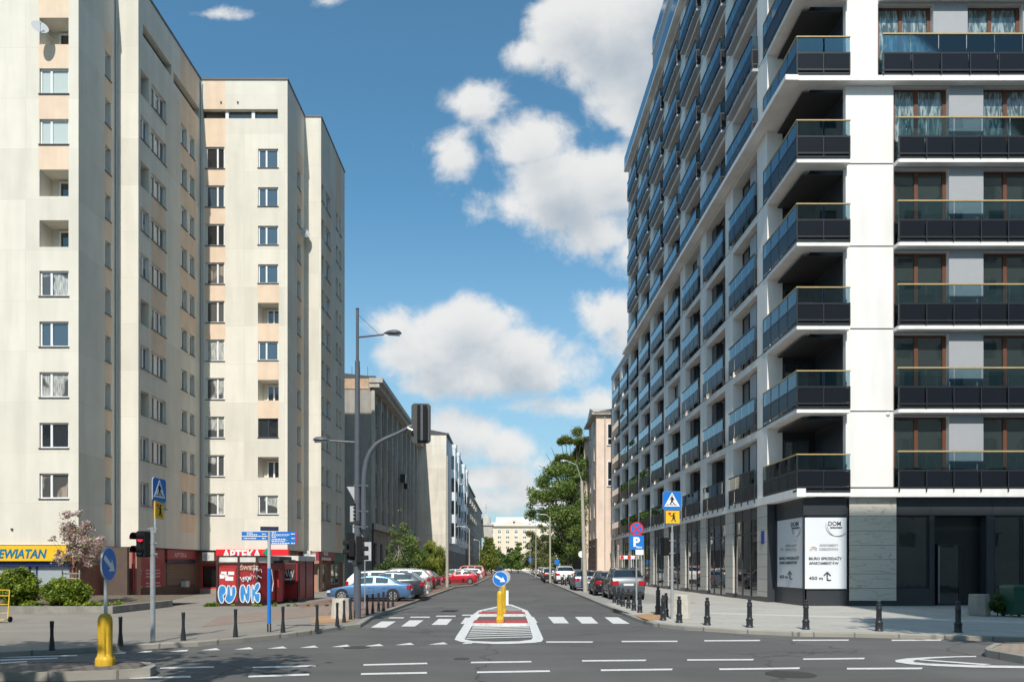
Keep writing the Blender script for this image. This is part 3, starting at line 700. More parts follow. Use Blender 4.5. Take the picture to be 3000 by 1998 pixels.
# the remaining, smallest windows of the block as one part
mb = MB()
def mini(X, Y0, Y1, Z):
    d = .17; mb.box(X-.23, X-d, Y0, Y1, Z, Z+WH, 1)
    for a,b in ((Y0,Y0+.06),(Y1-.06,Y1),((Y0+Y1)/2-.04,(Y0+Y1)/2+.04)): mb.box(X-d-.0, X-d+.03, a, b, Z, Z+WH, 0)
    mb.box(X-d, X-d+.028, Y0, Y1, Z, Z+.06, 0); mb.box(X-d, X-d+.028, Y0, Y1, Z+WH-.06, Z+WH, 0); mb.box(X-d, X+.05, Y0-.04, Y1+.04, Z-.05, Z-.005, 2)
for c in (2,3):
    for k in range(10): mini(DX, Ye(colsD[c][0])+.01, Ye(colsD[c][1])-.01, z2(k))
for k in (0,1): mini(DX, Ye(942)+.01, Ye(949.5)-.01, z2(k))
for k in range(10): mini(DX0, Yd(871)+.01, Yd(881)-.01, z2(k))
tag(mb.build('window', [M['white_pvc'], M['pane_dark'], M['roofmetal']], tower), None, kind='stuff')
# pipe in the inner corners
mb = MB(); mb.tube([(BX+.07, C_Y-.09, GZ), (BX+.07, C_Y-.09, ROOF-.2)], .055, 8); mb.tube([(AX+.07, B_Y-.09, GZ), (AX+.07, B_Y-.09, ROOF)], .055, 8); mb.build('drainpipe', M['sign_back'], tower)
# --- shops at street level
YA = A_Y+.25
def zA(py, Y): return za(py, Y)
mb = MB(); x0, x1 = -45, xa(200, A_Y)
mb.box(x0, x1, A_Y-.18, YA, zA(1643,A_Y), zA(1598,A_Y), 0); sgn = mb.build('shop_sign', M['sign_yellow'], tower)
M['lew_blue'] = mat('sign_teal_blue', (.0,.15,.30), .4, .03)
text('lettering', 'LEWIATAN', (xa(-12,A_Y), A_Y-.19, zA(1634,A_Y)), .60, M['lew_blue'], sgn, shear=.25, offset=.018, width=2.62)
mb = MB(); mb.box(x0, x1, A_Y-.02, YA, zA(1658,A_Y), zA(1646,A_Y), 0)
for p in (-140, 80, 100, -60): mb.box(xa(p,A_Y), xa(p+4,A_Y), A_Y+.12, YA, KH+.2, zA(1658,A_Y))
mb.build('shopfront_frame', mat('navy_paint', (.01,.03,.13), .4, .05), tower)
for a,b,mm in ((-300,-140,'frost'),(-136,-60,'shop_glass'),(-56,80,'frost'),(84,100,'frost'),(104,198,'frost')):
    if 'frost' not in M: M['frost'] = pane_mat('frosted_shop_window', (.36,.40,.43), rough=.1)
    mb = MB(); mb.box(xa(a,A_Y), xa(b,A_Y), A_Y+.17, A_Y+.26, KH+.45, zA(1659,A_Y)); mb.build('shop_window', M[mm], tower)
# dark door bay and dark recess round the first step
mb = MB(); mb.box(xa(252,A_Y+.3), xa(312,A_Y+.3), B_Y-1.2, B_Y-1.0, KH, GZ-.05); mb.build('shop_door', M['darkwall'], tower)
# posters on side B ground floor: big red poster, dark canopy with shutter
XB = BX-.25
M['poster_red'] = mat('dull_red_poster', (.30,.045,.05), .5, .08, 2); M['shutter'] = joint_mat('brown_roller_shutter', (.20,.14,.10), 50, .09, joint=(.10,.07,.05), jw=.01, vert=False, mode='wall')
mb = MB(); a, b = Yb(400), Yb(490); mb.box(XB-.01, XB+.06, a, b, za(1733,a)+.05, GZ-.06); po = mb.build('poster', M['poster_red'], tower)
M['pale_print'] = mat('pale_print', (.55,.35,.35), .6, 0)
text('lettering', 'APTEKA', (XB+.065, a+.35, 2.35), .42, M['pale_print'], po, R(90), width=(b-a)*.7, offset=.01)
mb = MB()
for i in range(7):
    for j in range(3):
        if i == 3: continue
        yy = a+.3+j*(b-a)*.31; mb.box(XB+.06, XB+.066, yy, yy+(b-a)*.2*rnd.uniform(.6,1), 1.62-i*.18, 1.70-i*.18)
mb.tube([(XB+.063, a+.12+.35*math.cos(t)*.5+.2, 2.1+.3*math.sin(t)) for t in [k*.4 for k in range(17)]], .012, 4)
mb.build('print', M['pale_print'], po)
mb = MB(); a2, b2 = Yb(497), Yb(580); mb.box(XB-.01, XB+.12, a2, b2, 2.33, GZ-.05, 0); s2 = mb.build('shop_sign', M['poster_red'], tower)
text('lettering', 'APTEKA', (XB+.125, a2+.9, 2.45), .36, M['pale_print'], s2, R(90), width=1.7, offset=.012)
mb = MB(); mb.box(XB-.01, XB+.10, a2, b2, 2.12, 2.32); mb.box(XB+.1, XB+.16, a2, b2, 2.10, 2.14)
mb.build('shop_sign_lower_band', mat('navy_band', (.02,.025,.06), .4, .05), tower)
mb = MB(); mb.box(XB-.01, XB+.05, a2+.1, b2-.1, .75, 2.1); mb.build('roller_shutter', M['shutter'], tower)
mb = MB(); mb.box(XB-.01, XB+.08, Yb(425), b2, KH, .70); mb.build('plinth', M['darkwall'], tower)
mb = MB(); mb.box(XB+.1, XB+.4, Yb(537), Yb(548), .62, .98); mb.build('meter_box', M['sign_back'], tower)
# front C shop
YC = C_Y+.25
mb = MB(); mb.box(xa(636,C_Y), xa(847,C_Y)+.02, C_Y-.22, YC, za(1640,C_Y), za(1609,C_Y)); s3 = mb.build('shop_sign', mat('bright_red_sign', (.72,.02,.035), .4, .04), tower)
text('lettering', 'APTEKA', (xa(655,C_Y), C_Y-.23, za(1636,C_Y)), .80, M['sign_white'], s3, offset=.028, width=2.5)
mb = MB(); cxx, cz = xa(786,C_Y), za(1618,C_Y); mb.box(cxx-.09, cxx+.09, C_Y-.26, C_Y-.23, cz-.26, cz+.26); mb.box(cxx-.26, cxx+.26, C_Y-.262, C_Y-.232, cz-.09, cz+.09); mb.build('pharmacy_cross', mat('green_cross', (.0,.30,.14), .4, 0), s3)
def shopwin(x0, x1, z0, z1, frame, fr=.09, Y=None, glass='shop_glass', cx=None):
    Y = Y or YC; mb = MB(); mb.box(x0,x1,Y-.06,Y,z0,z0+fr); mb.box(x0,x1,Y-.06,Y,z1-fr,z1); mb.box(x0,x0+fr,Y-.06,Y,z0+fr,z1-fr); mb.box(x1-fr,x1,Y-.06,Y,z0+fr,z1-fr)
    if cx: mb.box(cx-.04,cx+.04,Y-.06,Y,z0+fr,z1-fr)
    f = mb.build('shop_window', frame, tower); mb = MB(); mb.box(x0+fr,x1-fr,Y-.02,Y+.01,z0+fr,z1-fr); mb.build('pane', M[glass], f); return f
shopwin(xa(586,C_Y), xa(640,C_Y), za(1724,C_Y), za(1653,C_Y), M['sign_red']); shopwin(xa(660,C_Y), xa(760,C_Y), za(1724,C_Y), za(1653,C_Y), M['sign_red'])
mb = MB(); mb.box(xa(584,C_Y), xa(636,C_Y), C_Y+.1, YC-.0, za(1741,C_Y), za(1724,C_Y)); mb.box(xa(596,C_Y),xa(640,C_Y),YC-.03,YC+.01,za(1640,C_Y),za(1650,C_Y)); mb.build('plinth', mat('dull_plinth', (.30,.24,.19), .85, .1), tower)
# air conditioners
def aircon(name, x, y, z, w, h, d, label_=None):
    mb = MB(); mb.box(x-w/2, x+w/2, y-d, y, z, z+h); mb.box(x-w/2-.01,x+w/2+.01,y-d-.01,y+.01,z+h,z+h+.02)
    o = mb.build('air_conditioner', mat('air_conditioner_casing', (.62,.61,.57), .5, .06), tower)
    g = MB(); g.lathe([(h*.40,0),(h*.40,.01),(h*.36,.012),(h*.36,.004),(.05,.004),(.05,.012),(0,.012)], 0, 0, 0, 20); 
    g.v = [(vx+x-w*.14, y-d-vz, z+h/2+vy) for vx,vy,vz in g.v]; g.build('fan_grille', M['sign_back'], o)
aircon('', xa(616,C_Y), C_Y-.02, za(1642,C_Y), .75, .52, .32); aircon('', xa(903,D_Y), D_Y-.02, za(1635,D_Y), .5, .52, .35); aircon('', xa(868,C_Y), C_Y+3.4, za(1640,C_Y), .9, .42, .3)
# D ground: pale brick-red corner pier, signs and shop windows on the side wall
mb = MB(); mb.box(DX0-.12, DX-.06, D_Y+.02, D_Y+.6, KH, GZ-.03); mb.build('corner_pier', mat('salmon_render', (.42,.23,.165), .85, .06), tower)
mb = MB(); mb.box(BX-1.15, BX-.1, B_Y+.03, B_Y+.5, KH, GZ-.03); mb.build('corner_pier', mat('salmon_render_b', (.40,.20,.145), .85, .06), tower)
XD = DX-.15
mb = MB(); mb.box(XD, XD+.2, Ye(932), Ye(979), za(1642,52.5), GZ-.03); s4 = mb.build('shop_sign', mat('dark_red_sign', (.28,.03,.05), .45, .05), tower)
text('lettering', 'CAFE', (XD+.21, Ye(947), 2.66), .34, M['sign_white'], s4, R(90), offset=.01, width=1.2)
mb = MB(); [mb.box(XD+.2, XD+.21, Ye(941)+.30*i, Ye(941)+.30*i+.2, 2.32, 2.52) for i in range(9)]; mb.build('small_print', M['sign_white'], s4)
mb = MB(); mb.box(XD, XD+.12, Ye(980), E_Y-.1, za(1648,56), GZ-.03); mb.build('shop_sign', mat('green_sign_panel', (.02,.11,.10), .45, .05), tower)
for a,b,z0 in ((937,958,1728),(972,996,1713)):
    mb = MB(); ya, yb = Ye(a), Ye(b); z0_ = za(z0, ya); z1_ = 2.1; fr = .12
    for q in ((ya,ya+fr,z0_,z1_),(yb-fr,yb,z0_,z1_),(ya+fr,yb-fr,z0_,z0_+fr),(ya+fr,yb-fr,z1_-fr,z1_),((ya+yb)/2-.06,(ya+yb)/2+.06,z0_+fr,z1_-fr)): mb.box(XD, XD+.07, *q)
    f = mb.build('shop_window', mat('olive_frame', (.22,.20,.15), .5, .05), tower); mb = MB(); mb.box(XD+.005, XD+.02, ya+fr, yb-fr, z0_+fr, z1_-fr); mb.build('pane', M['green_glass'], f)
# satellite dishes
def dish(x, y, z, r, arm, lab):
    mb = MB(); Mx = Matrix.Translation((x,y,z)) @ Matrix.Rotation(R(35),4,'Z') @ Matrix.Rotation(R(68),4,'X')
    mb.M = Mx; prof = [(0,0),(r*.35,.02*r),(r*.7,.10*r),(r,.22*r),(r*1.02,.23*r),(r,.19*r),(r*.7,.06*r),(0,-.04*r)]
    mb.lathe(prof, 0,0,0, 24); mb.M = None
    o = mb.build('satellite_dish', mat('dish_grey', (.42,.44,.44), .5, .08), tower, smooth=40)
    a = MB(); p = Mx @ Vector((0,-r*.2,r*.9)); a.tube([Mx @ Vector((0,-r*.95,.1)), p], .015, 6); a.tube([p, p+Vector((.0,.0,.07))], .035, 8); a.tube([(x,y,z), (x+arm, y+.45, z-.1), (x+arm, y+.62, z-.1)], .025, 6); a.build('bracket', M['galv'], o)
dish(xa(117,36.3), 36.3, za(84,36.3), .36, .25, '')
dish(xa(891,51.9), 51.9, za(684,51.9), .36, .2, '')
# small lamps / vents on walls
mb = MB()
for px,py in ((648,301),(697,301),(36,1550)): mb.box(xa(px,C_Y if px > 100 else A_Y)-.05, xa(px,C_Y if px > 100 else A_Y)+.05, (C_Y if px > 100 else A_Y)-.06, (C_Y if px > 100 else A_Y)+.01, za(py,C_Y if px > 100 else A_Y)-.05, za(py,C_Y if px > 100 else A_Y)+.05)
mb.build('wall_vent', M['roofmetal'], tower)

# ================================================================ planting bed with retaining wall, left
mb = MB(); bw = [gp(-300,1797,KH)[:2], gp(330,1797,KH)[:2], gp(455,1782,KH)[:2]]
Y0 = bw[0][1]
mb.prism([(-40,Y0),(bw[1][0],Y0),(bw[1][0],Y0+.28),(-40,Y0+.28)], KH, KH+.27, 0); mb.prism([(bw[1][0]-.28,Y0+.28),(bw[1][0],Y0+.28),(bw[2][0],bw[2][1]+1.6),(bw[2][0]-.3,bw[2][1]+1.6)], KH, KH+.27, 0)
rw = tag(mb.build('retaining_wall', mat('weathered_wall_concrete', (.27,.25,.22), .9, .2, 3, bump=.5, stain=.3)), 'low weathered grey concrete wall in front of the two green shrubs', 'wall')
mb = MB(); mb.face([(-40,Y0+.28,KH+.21),(bw[1][0]-.28,Y0+.28,KH+.21),(bw[2][0]-.3,bw[2][1]+1.6,KH+.21),(bw[2][0]-.3,A_Y-.9,KH+.40),(-40,A_Y-.9,KH+.24)])
tag(mb.build('soil_bed', mat('soil', (.13,.10,.07), .95, .3, 3, bump=.6)), None, kind='structure')
# ================================================================ new apartment building on the right
TH = R(1.17)
RB = thing('apartment_building', (14, 40, KH), 'new white and anthracite apartment building with glass balconies filling the right side', 'building')
SF = Matrix.Translation((13.3, 0, 0)) @ Matrix.Rotation(TH, 4, 'Z')      # side facade frame: local x inwards, y along the street
FLR, Z0 = 3.67, 5.1
YF, YCn = 33.45, 36.95             # front wall, end of the corner loggia
Bd = [38.35+5.35*i for i in range(10)]
NB, NU = 9, 7
PW = 1.4
def zk(k): return Z0+FLR*k
# side facade wall with deep openings
def side(y, z, x=0): return SF @ Vector((x, y, z))
def side_wall(y0, y1, z0, z1, holes, mats, name='side_facade'):
    mb = MB(SF); # wall() runs in world xy; use the local frame: outward is -x, so run from far to near
    hs = [(y1-h[1], y1-h[0])+tuple(h[2:]) for h in holes]
    wall(mb, (0, y1), (0, y0), z0, z1, hs)
    return mb.build(name, mats, RB)
holes = []
for i in range(NB):
    for k in range(10 if i < NU else 5):
        holes.append((Bd[i], Bd[i+1]-PW, zk(k)+.02, zk(k+1)-.34, .75))
up = [h for h in holes if h[1] < Bd[NU]]
top = zk(10)-.1
side_wall(YCn, Bd[NU], 5.3, top, up, [M['conc']])
side_wall(Bd[NU], Bd[NB]+.3, 5.3, zk(5)-.1, [h for h in holes if h[0] >= Bd[NU]-.1], [M['conc']])
# dark joints at storey lines on the piers
mb = MB(SF)
for i in range(-1, NB):
    a, b = (Bd[i+1]-PW, Bd[i+1])
    if i == -1: a = YCn
    for k in range(1, 10 if i < NU-1 else 5): mb.box(-.004, .01, a, b, zk(k)+.02, zk(k)+.06)
mb.build('facade_joint', M['grey_dark'], RB)
# ground storey: piers, recessed dark shop fronts, pale ledge
M['pier_stone'] = joint_mat('pale_stone_cladding', (.52,.495,.445), 6, .62, joint=(.17,.165,.15), jw=.012, vert=False, mode='wall', var=.06, rough=.5)
mb = MB(SF)
for i in range(NB+1):
    b = Bd[i]; a = b-PW
    if i == 0: a = YCn
    mb = MB(SF); mb.box(0.0, .8, a, b, KH+.25, 4.92); p_ = mb.build('stone_pier', M['pier_stone'], RB)
    mb = MB(SF); mb.box(.012, .78, a+.01, b-.01, KH-.05, KH+.249); mb.build('pier_base', M['anthra_matt'], p_)
mb = MB(SF); mb.box(-.10, .3, YF-.42, Bd[NB]+.3, 4.93, 5.3); mb.box(.3,.8,YF-.3,Bd[NB]+.3,4.93,5.0); mb.build('ledge', M['white_wall'], RB)
for i in range(NB):
    a, b = Bd[i], Bd[i+1]-PW
    mb = MB(SF)
    for y in (a, a+1.25, b-1.3, b-.08): mb.box(.10, .20, y, y+.08, KH, 4.93)
    for z in (KH, 3.55, 1.0 if i % 2 else KH+.1): mb.box(.105, .195, a, b, z, z+.09)
    mb.box(.12, .18, a, b, 4.3, 4.93)
    f = mb.build('shop_front', M['anthra_matt'], RB)
    mb = MB(SF); mb.box(.14, .16, a, b, KH+.1, 4.3); mb.build('pane', M['shop_glass'], f)
# side windows: glazing left, grey panel, dark door; local frame centred on the bay
wbay = 5.35-PW
def bay_window(kind):
    mb = MB(); w = wbay; h = FLR-.36; d = .55
    mb.box(-w/2, w/2, d, d+.1, 0, .06, 0); mb.box(-w/2, w/2, d, d+.1, h-.07, h, 0)
    for x in ((-w/2, -w/2+.07), (-w/2+.95,-w/2+1.03), (-w/2+1.9,-w/2+2.0), (w/2-.97,w/2-.9), (w/2-.07,w/2)): mb.box(x[0], x[1], d, d+.1, .06, h-.07, 0)
    if kind == 0: mb.box(-w/2+2.0, w/2-.97, d-.25, d+.1, .06, h-.07, 1)
    else: mb.box(-w/2+.07, -w/2+.95, d-.2, d+.1, .06, h-.07, 2)
    fm = smooth_wall_mesh(mb, 'window', [M['anthra_matt'], M['grey_panel'], M['grey_dark']])
    mb = MB(); mb.box(-w/2+.05, w/2-.05, d+.04, d+.06, .05, h-.05); pm = smooth_wall_mesh(mb, 'pane', [M['shop_glass'] if kind else M['green_glass']])
    return [('window', fm), ('pane', pm)]
BW = [bay_window(0), bay_window(1)]
def balcony(w, ext, n, returns=True, projecting=False, h=1.72, rail='grey_dark'):
    """railing: glass upper half, dark metal panels below, gold handrail; local y inwards, 0 at the wall face"""
    s = w/n; mb = MB(); e = -ext
    mb.box(-w/2, w/2, e, e+.05, .22, .30); mb.box(-w/2, w/2, e, e+.05, .95, 1.02)
    for i in range(n+1):
        x = -w/2+s*i; mb.box(x-.02, x+.02, e+.005, e+.045, .0, 1.0)
    if returns:
        for x in (-w/2, w/2-.05): mb.box(x, x+.05, e+.05, 0, .22, .30); mb.box(x, x+.05, e+.05, 0, .95, 1.02)
    body = smooth_wall_mesh(mb, 'balcony', [M['black_metal']])
    mb = MB()
    for i in range(n):
        x = -w/2+s*i; mb.prism([(x+.03,.31),(x+s-.06,.31),(x+s-.06,.94),(x+.03,.94)], e-.012, e+.004, 0, axis='y')
    if returns:
        for x in (-w/2-.01, w/2-.005): mb.box(x, x+.015, e+.05, -.02, .31, .94)
    pan = smooth_wall_mesh(mb, 'lower_panel', [M['anthracite']])
    mb = MB()
    for i in range(n):
        x = -w/2+s*i; mb.box(x+.015, x+s-.015, e+.01, e+.024, 1.02, h-.05)
    if returns:
        for x in (-w/2, w/2-.014): mb.box(x, x+.014, e+.05, -.02, 1.02, h-.05)
    gl = smooth_wall_mesh(mb, 'glass_panel', [M['rail_glass']])
    mb = MB(); mb.box(-w/2, w/2, e-.02, e+.05, h-.045, h+.005)
    hr = smooth_wall_mesh(mb, 'handrail', [M[rail]])
    parts = [('balcony', body), ('lower_panel', pan), ('glass_panel', gl), ('handrail', hr)]
    if projecting:
        mb = MB(); mb.box(-w/2+.02, w/2-.02, e+.02, .02, -.10, .05); parts.append(('slab', smooth_wall_mesh(mb, 'slab', [M['grey_panel']])))
    return parts
def sideM(yc, z, x=0): return Matrix.Translation(side(yc, z, x)) @ Matrix.Rotation(R(-90)+TH, 4, 'Z')
balL = balcony(wbay+.25, .16, 4); balU = balcony(wbay+.35, .34, 4, projecting=True)
for i in range(NB):
    for k in range(10 if i < NU else 5):
        yc = (Bd[i]+Bd[i+1]-PW)/2
        inst(BW[0 if i == 0 or rnd.random() < .12 else 1], RB, sideM(yc, zk(k)+.02))
        # the projecting upper balconies begin lower on the far bays
        lim = 5
        inst(balU if k >= lim else balL, RB, sideM(yc+(.12 if k < lim else 0), zk(k)))
# dark recess backs so nothing shines through, roof slabs, parapet glass
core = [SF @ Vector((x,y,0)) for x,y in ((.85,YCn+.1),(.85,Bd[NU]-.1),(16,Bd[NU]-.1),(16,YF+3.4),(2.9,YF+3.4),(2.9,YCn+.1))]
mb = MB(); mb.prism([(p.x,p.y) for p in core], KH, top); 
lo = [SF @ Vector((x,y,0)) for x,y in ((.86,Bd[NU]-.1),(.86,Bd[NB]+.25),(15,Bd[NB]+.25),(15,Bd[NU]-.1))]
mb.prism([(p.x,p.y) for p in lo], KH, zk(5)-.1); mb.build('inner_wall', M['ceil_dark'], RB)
mb = MB(SF); mb.box(-.05, .5, Bd[NU]+.0, Bd[NB]+.32, zk(5)-.1, zk(5)+.35); mb.build('parapet', M['anthra_matt'], RB)
mb = MB(SF); mb.box(-.45, 1.5, YCn-3.9, Bd[NU]+.1, top-.02, top+.18); mb.box(1.5,16,YF,Bd[NU]+.1,top-.05,top+.1); mb.box(-.62,0,Bd[NU]-.1,Bd[NU]+.1,zk(5)-.1,zk(5)+.1); mb.build('roof', M['conc'], RB)
mb = MB(SF); mb.box(-.42, -.39, YF, Bd[NU]+.05, top+.18, top+1.35); mb.build('parapet_glass', M['rail_glass'], RB)
mb = MB(SF)
mb.box(.12, 8, 58.0, 64.6, top+.15, top+4.2); mb.box(.10, 8, 46, 57.9, top+.15, top+9); mb.build('penthouse_wall', M['grey_panel'], RB)
mb = MB(SF); mb.box(.10, .13, 58, 64.66, top+4.3, top+5.6); mb.box(.13,4,64.63,64.66,top+4.3,top+5.6); mb.box(.14,4,58.02,58.05,top+4.3,top+5.6); mb.build('penthouse_railing', M['rail_glass'], RB)
mb = MB(SF); mb.box(.04, 4, 57.95, 64.72, top+4.2, top+4.3); mb.build('penthouse_cornice', M['white_wall'], RB)
# thick white ledge at the fifth storey line, all along the facade
mb = MB(SF); mb.box(-.60, -.02, YF-.415, Bd[NU]+.1, zk(5)-.20, zk(5)+.035); mb.build('ledge', M['white_wall'], RB)

# ---- front (faces the camera)
XC0 = 12.62; XC1, XP, XP2 = xa(2478,YF), xa(2616,YF), xa(2571,YF)
XEND = 29.0
mods = []      # window columns
x = XP+.04; wW, wP = 2.46, 1.5
while x < XEND-2: mods.append(x); x += 3.99
holes = []
for k in range(10):
    off = 0 if k < 5 else -.7
    for mx in mods: holes.append((mx+off-XC1, mx+off+wW-XC1, zk(k)+.03, zk(k+1)-.22, .34))
mb = MB(); wall(mb, (XC1, YF), (XEND, YF), 5.3, top, holes, [(XP-XC1+(0 if k < 5 else -.68)+.0, XEND-XC1, zk(k)+.0, zk(k+1), 1) for k in range(10)])
mb.build('front_facade', [M['white_wall'], M['grey_panel']], RB)
mb = MB()
for k in range(1,10):
    if k != 5: mb.box(XC1+.0, (XP if k < 5 else XP2), YF-.006, YF+.01, zk(k)-.02, zk(k)+.03)
for px,py in ((2598,1210),): pass
mb.build('facade_joint', M['grey_dark'], RB)
mb = MB(); mb.lathe([(0,0),(.09,.0),(.09,.03),(.05,.07),(0,.08)], 0,0,0,14); mb.v = [(a+xa(2601,YF), YF-.0-c, b+za(1213,YF)) for a,b,c in mb.v]; mb.build('alarm_siren', M['sign_white'], RB, smooth=40)
# corner loggia: pier on the side, dark inner walls, ceilings
mb = MB(); 
wall(mb, (XC1, YF+3.4), (XC1, YF+.28), 5.3, top)      # inner right wall (faces -x)
mb.build('loggia_wall', M['anthra_matt'], RB)
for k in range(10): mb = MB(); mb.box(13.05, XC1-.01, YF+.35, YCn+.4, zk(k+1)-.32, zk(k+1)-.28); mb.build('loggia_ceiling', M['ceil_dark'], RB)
lw = MB(); lw.box(-.62,.62,.0,.06,0,.06); lw.box(-.62,.62,.0,.06,2.9,2.96); lw.box(-.62,-.56,0,.06,.06,2.9); lw.box(.56,.62,0,.06,.06,2.9); lw.box(-.03,.03,0,.06,.06,2.9); lwm = smooth_wall_mesh(lw,'loggia_door',[M['anthra_matt']])
lp = MB(); lp.box(-.6,.6,.02,.04,.02,2.94); lpm = smooth_wall_mesh(lp,'pane',[M['green_glass']])
for k in range(8): inst([('loggia_door', lwm), ('pane', lpm)], RB, Matrix.Translation((13.95, YF+3.33, zk(k)+.02)))
mb = MB(); mb.box(XC1-.003, XC1+.06, YF+.004, YF+.28, 5.3, top); mb.build('pier_reveal', M['white_wall'], RB)
mb = MB(SF); mb.box(.004, .76, YCn-.02, YCn+.3, 5.3, top); mb.build('pier_reveal', M['conc'], RB)
# corner slabs and rails (run round the corner)
cw = XC1-XC0
def corner_balcony(k):
    z = zk(k); ext = .42; big = (k == 5)
    x0, x1, y0, y1 = XC0-.10, XC1+.02, YF-ext, YCn+.5
    th = .14 if not big else .19
    mb = MB(); mb.box(x0+.02, x1, y0+.04, YF+.3, z-th, z+.04, 0); mb.box(x0+.02, 13.4, YF+.3, y1, z-th, z+.04, 0)
    o = mb.build('balcony', [M['white_wall']], RB)
    mb = MB(); 
    xi = x0-.0
    mb.box(x0, x1, y0, y0+.05, z+.05, z+.13); mb.box(x0, x1, y0, y0+.05, z+.22, z+.30); mb.box(x0, x1, y0, y0+.05, z+.95, z+1.02)
    for x in (x0, (x0+x1)/2-.02, x1-.05): mb.box(x, x+.05, y0-.004, y0+.052, z+.05, z+1.02 if x != x0 else z+1.7)
    n = 4; L = y1-y0
    mb.box(x0-.004, x0+.046, y0+.05, y1, z+.05, z+.13); mb.box(x0-.004, x0+.046, y0+.05, y1, z+.22, z+.3); mb.box(x0-.004, x0+.046, y0+.05, y1, z+.95, z+1.02)
    for i in range(1, n+1): yy = y0+L*i/n; mb.box(x0-.002, x0+.04, yy-.04, yy, z+.05, z+1.68)
    mb.build('railing_frame', M['black_metal'], o)
    mb = MB()
    for i in range(2): a = x0+.07+i*(x1-x0)/2; mb.box(a, a+(x1-x0)/2-.1, y0+.012, y0+.028, z+.31, z+.94)
    for i in range(n): a = y0+L*i/n+.06; mb.box(x0+.006, x0+.022, a, a+L/n-.12, z+.31, z+.94)
    mb.box(x0+.06, x1, y0+.055, y0+.075, z+.045, z+.3)  # added dark plate, stands for the shade in the gap under the panels
    mb.build('lower_panel', M['anthracite'], o)
    mb = MB(); 
    for i in range(2): a = x0+.06+i*(x1-x0)/2; mb.box(a, a+(x1-x0)/2-.08, y0+.015, y0+.027, z+1.02, z+1.67)
    for i in range(n): a = y0+L*i/n+.05; mb.box(x0+.008, x0+.022, a, a+L/n-.10, z+1.02, z+1.67)
    mb.build('glass_panel', M['rail_glass'], o)
    mb = MB(); mb.box(x0-.02, x1, y0-.02, y0+.05, z+1.67, z+1.72); mb.box(x0-.02, x0+.05, y0+.05, y1, z+1.67, z+1.72); mb.build('handrail', M['wood_rail'], o)
for k in range(10): corner_balcony(k)
# front slabs, railings, windows
fw = XEND-XP
nf = int(round(fw/1.22))
for k in range(10):
    xs = XP+.04 if k < 5 else XP2+.04; z = zk(k); ext = .42; w = XEND-xs; n = int(round(w/1.23))
    mb = MB(); mb.box(xs if k != 5 else XC0+.03, XEND, YF-ext+.03, YF-.01 if k!=5 else YF-.012, z-.13-(.07 if k==5 else 0), z+.03)
    o = mb.build('balcony', [M['white_wall']], RB)
    mb = MB(); y0 = YF-ext; s = w/n
    mb.box(xs, XEND, y0, y0+.05, z+.20, z+.28); mb.box(xs, XEND, y0, y0+.05, z+.95, z+1.02); mb.box(xs, XEND, y0+.06, y0+.09, z+.035, z+.30)  # last box: dark plate added to darken the gap under the panels
    for i in range(n+1): x = xs+s*i; mb.box(x-.0, x+.045, y0-.03, y0+.05, z+.05, z+1.0)
    mb.build('railing_frame', M['black_metal'], o)
    mb = MB()
    for i in range(n): x = xs+s*i+.06; t = rnd.uniform(-.006,.006); mb.prism([(x,z+.29),(x+s-.12,z+.29),(x+s-.12,z+.94),(x,z+.94)], y0+.004, y0+.02+t, 0, axis='y')
    mb.build('lower_panel', M['anthracite'], o)
    mb = MB(); x = xs; 
    while x < XEND-.1: mb.box(x+.01, min(x+1.23*.5+.6,XEND)-.01, y0+.015, y0+.027, z+1.02, z+1.80); x += 1.23
    mb.build('glass_panel', M['rail_glass'], o)
    mb = MB(); mb.box(xs-.03, XEND, y0-.02, y0+.05, z+1.80, z+1.86); mb.build('handrail', M['wood_rail'], o)
    for j,mx in enumerate(mods):
        if j > 2: continue
        off = 0 if k < 5 else -.7; a = mx+off; h = FLR-.25; zz = z+.03
        mb = MB(); d = YF+.26
        mb.box(a, a+wW, d, d+.07, zz, zz+.07); mb.box(a, a+wW, d, d+.07, zz+h-.08, zz+h)
        for q in (a, a+wW*.42, a+wW-.16): mb.box(q, q+.17, d-.02, d+.07, zz+.07, zz+h-.08)
        mb.box(a+wW-.16-.32, a+wW-.155-.31+.3, d, d+.05, zz+.07, zz+h-.08) if False else None
        f = mb.build('window', M['brown_frame'], RB)
        mb = MB(); mb.box(a+.02, a+wW-.02, d+.03, d+.05, zz+.02, zz+h-.02); mb.build('pane', M['film_glass'] if (k >= 4 and (j+k) % 3 != 5) else M['green_glass'], f)
# shade: panels beside the windows standing proud, below the handrail
mb = MB(); mb.box(XC1, XEND, YF-.4, YF+.1, 4.93, 5.3); 
mb.build('ledge', M['white_wall'], RB)
mb = MB(); mb.box(XC0+.1, XEND, YF-.405, YF-.1, 5.3, 5.36); mb.build('ledge_flashing', M['grey_dark'], RB)
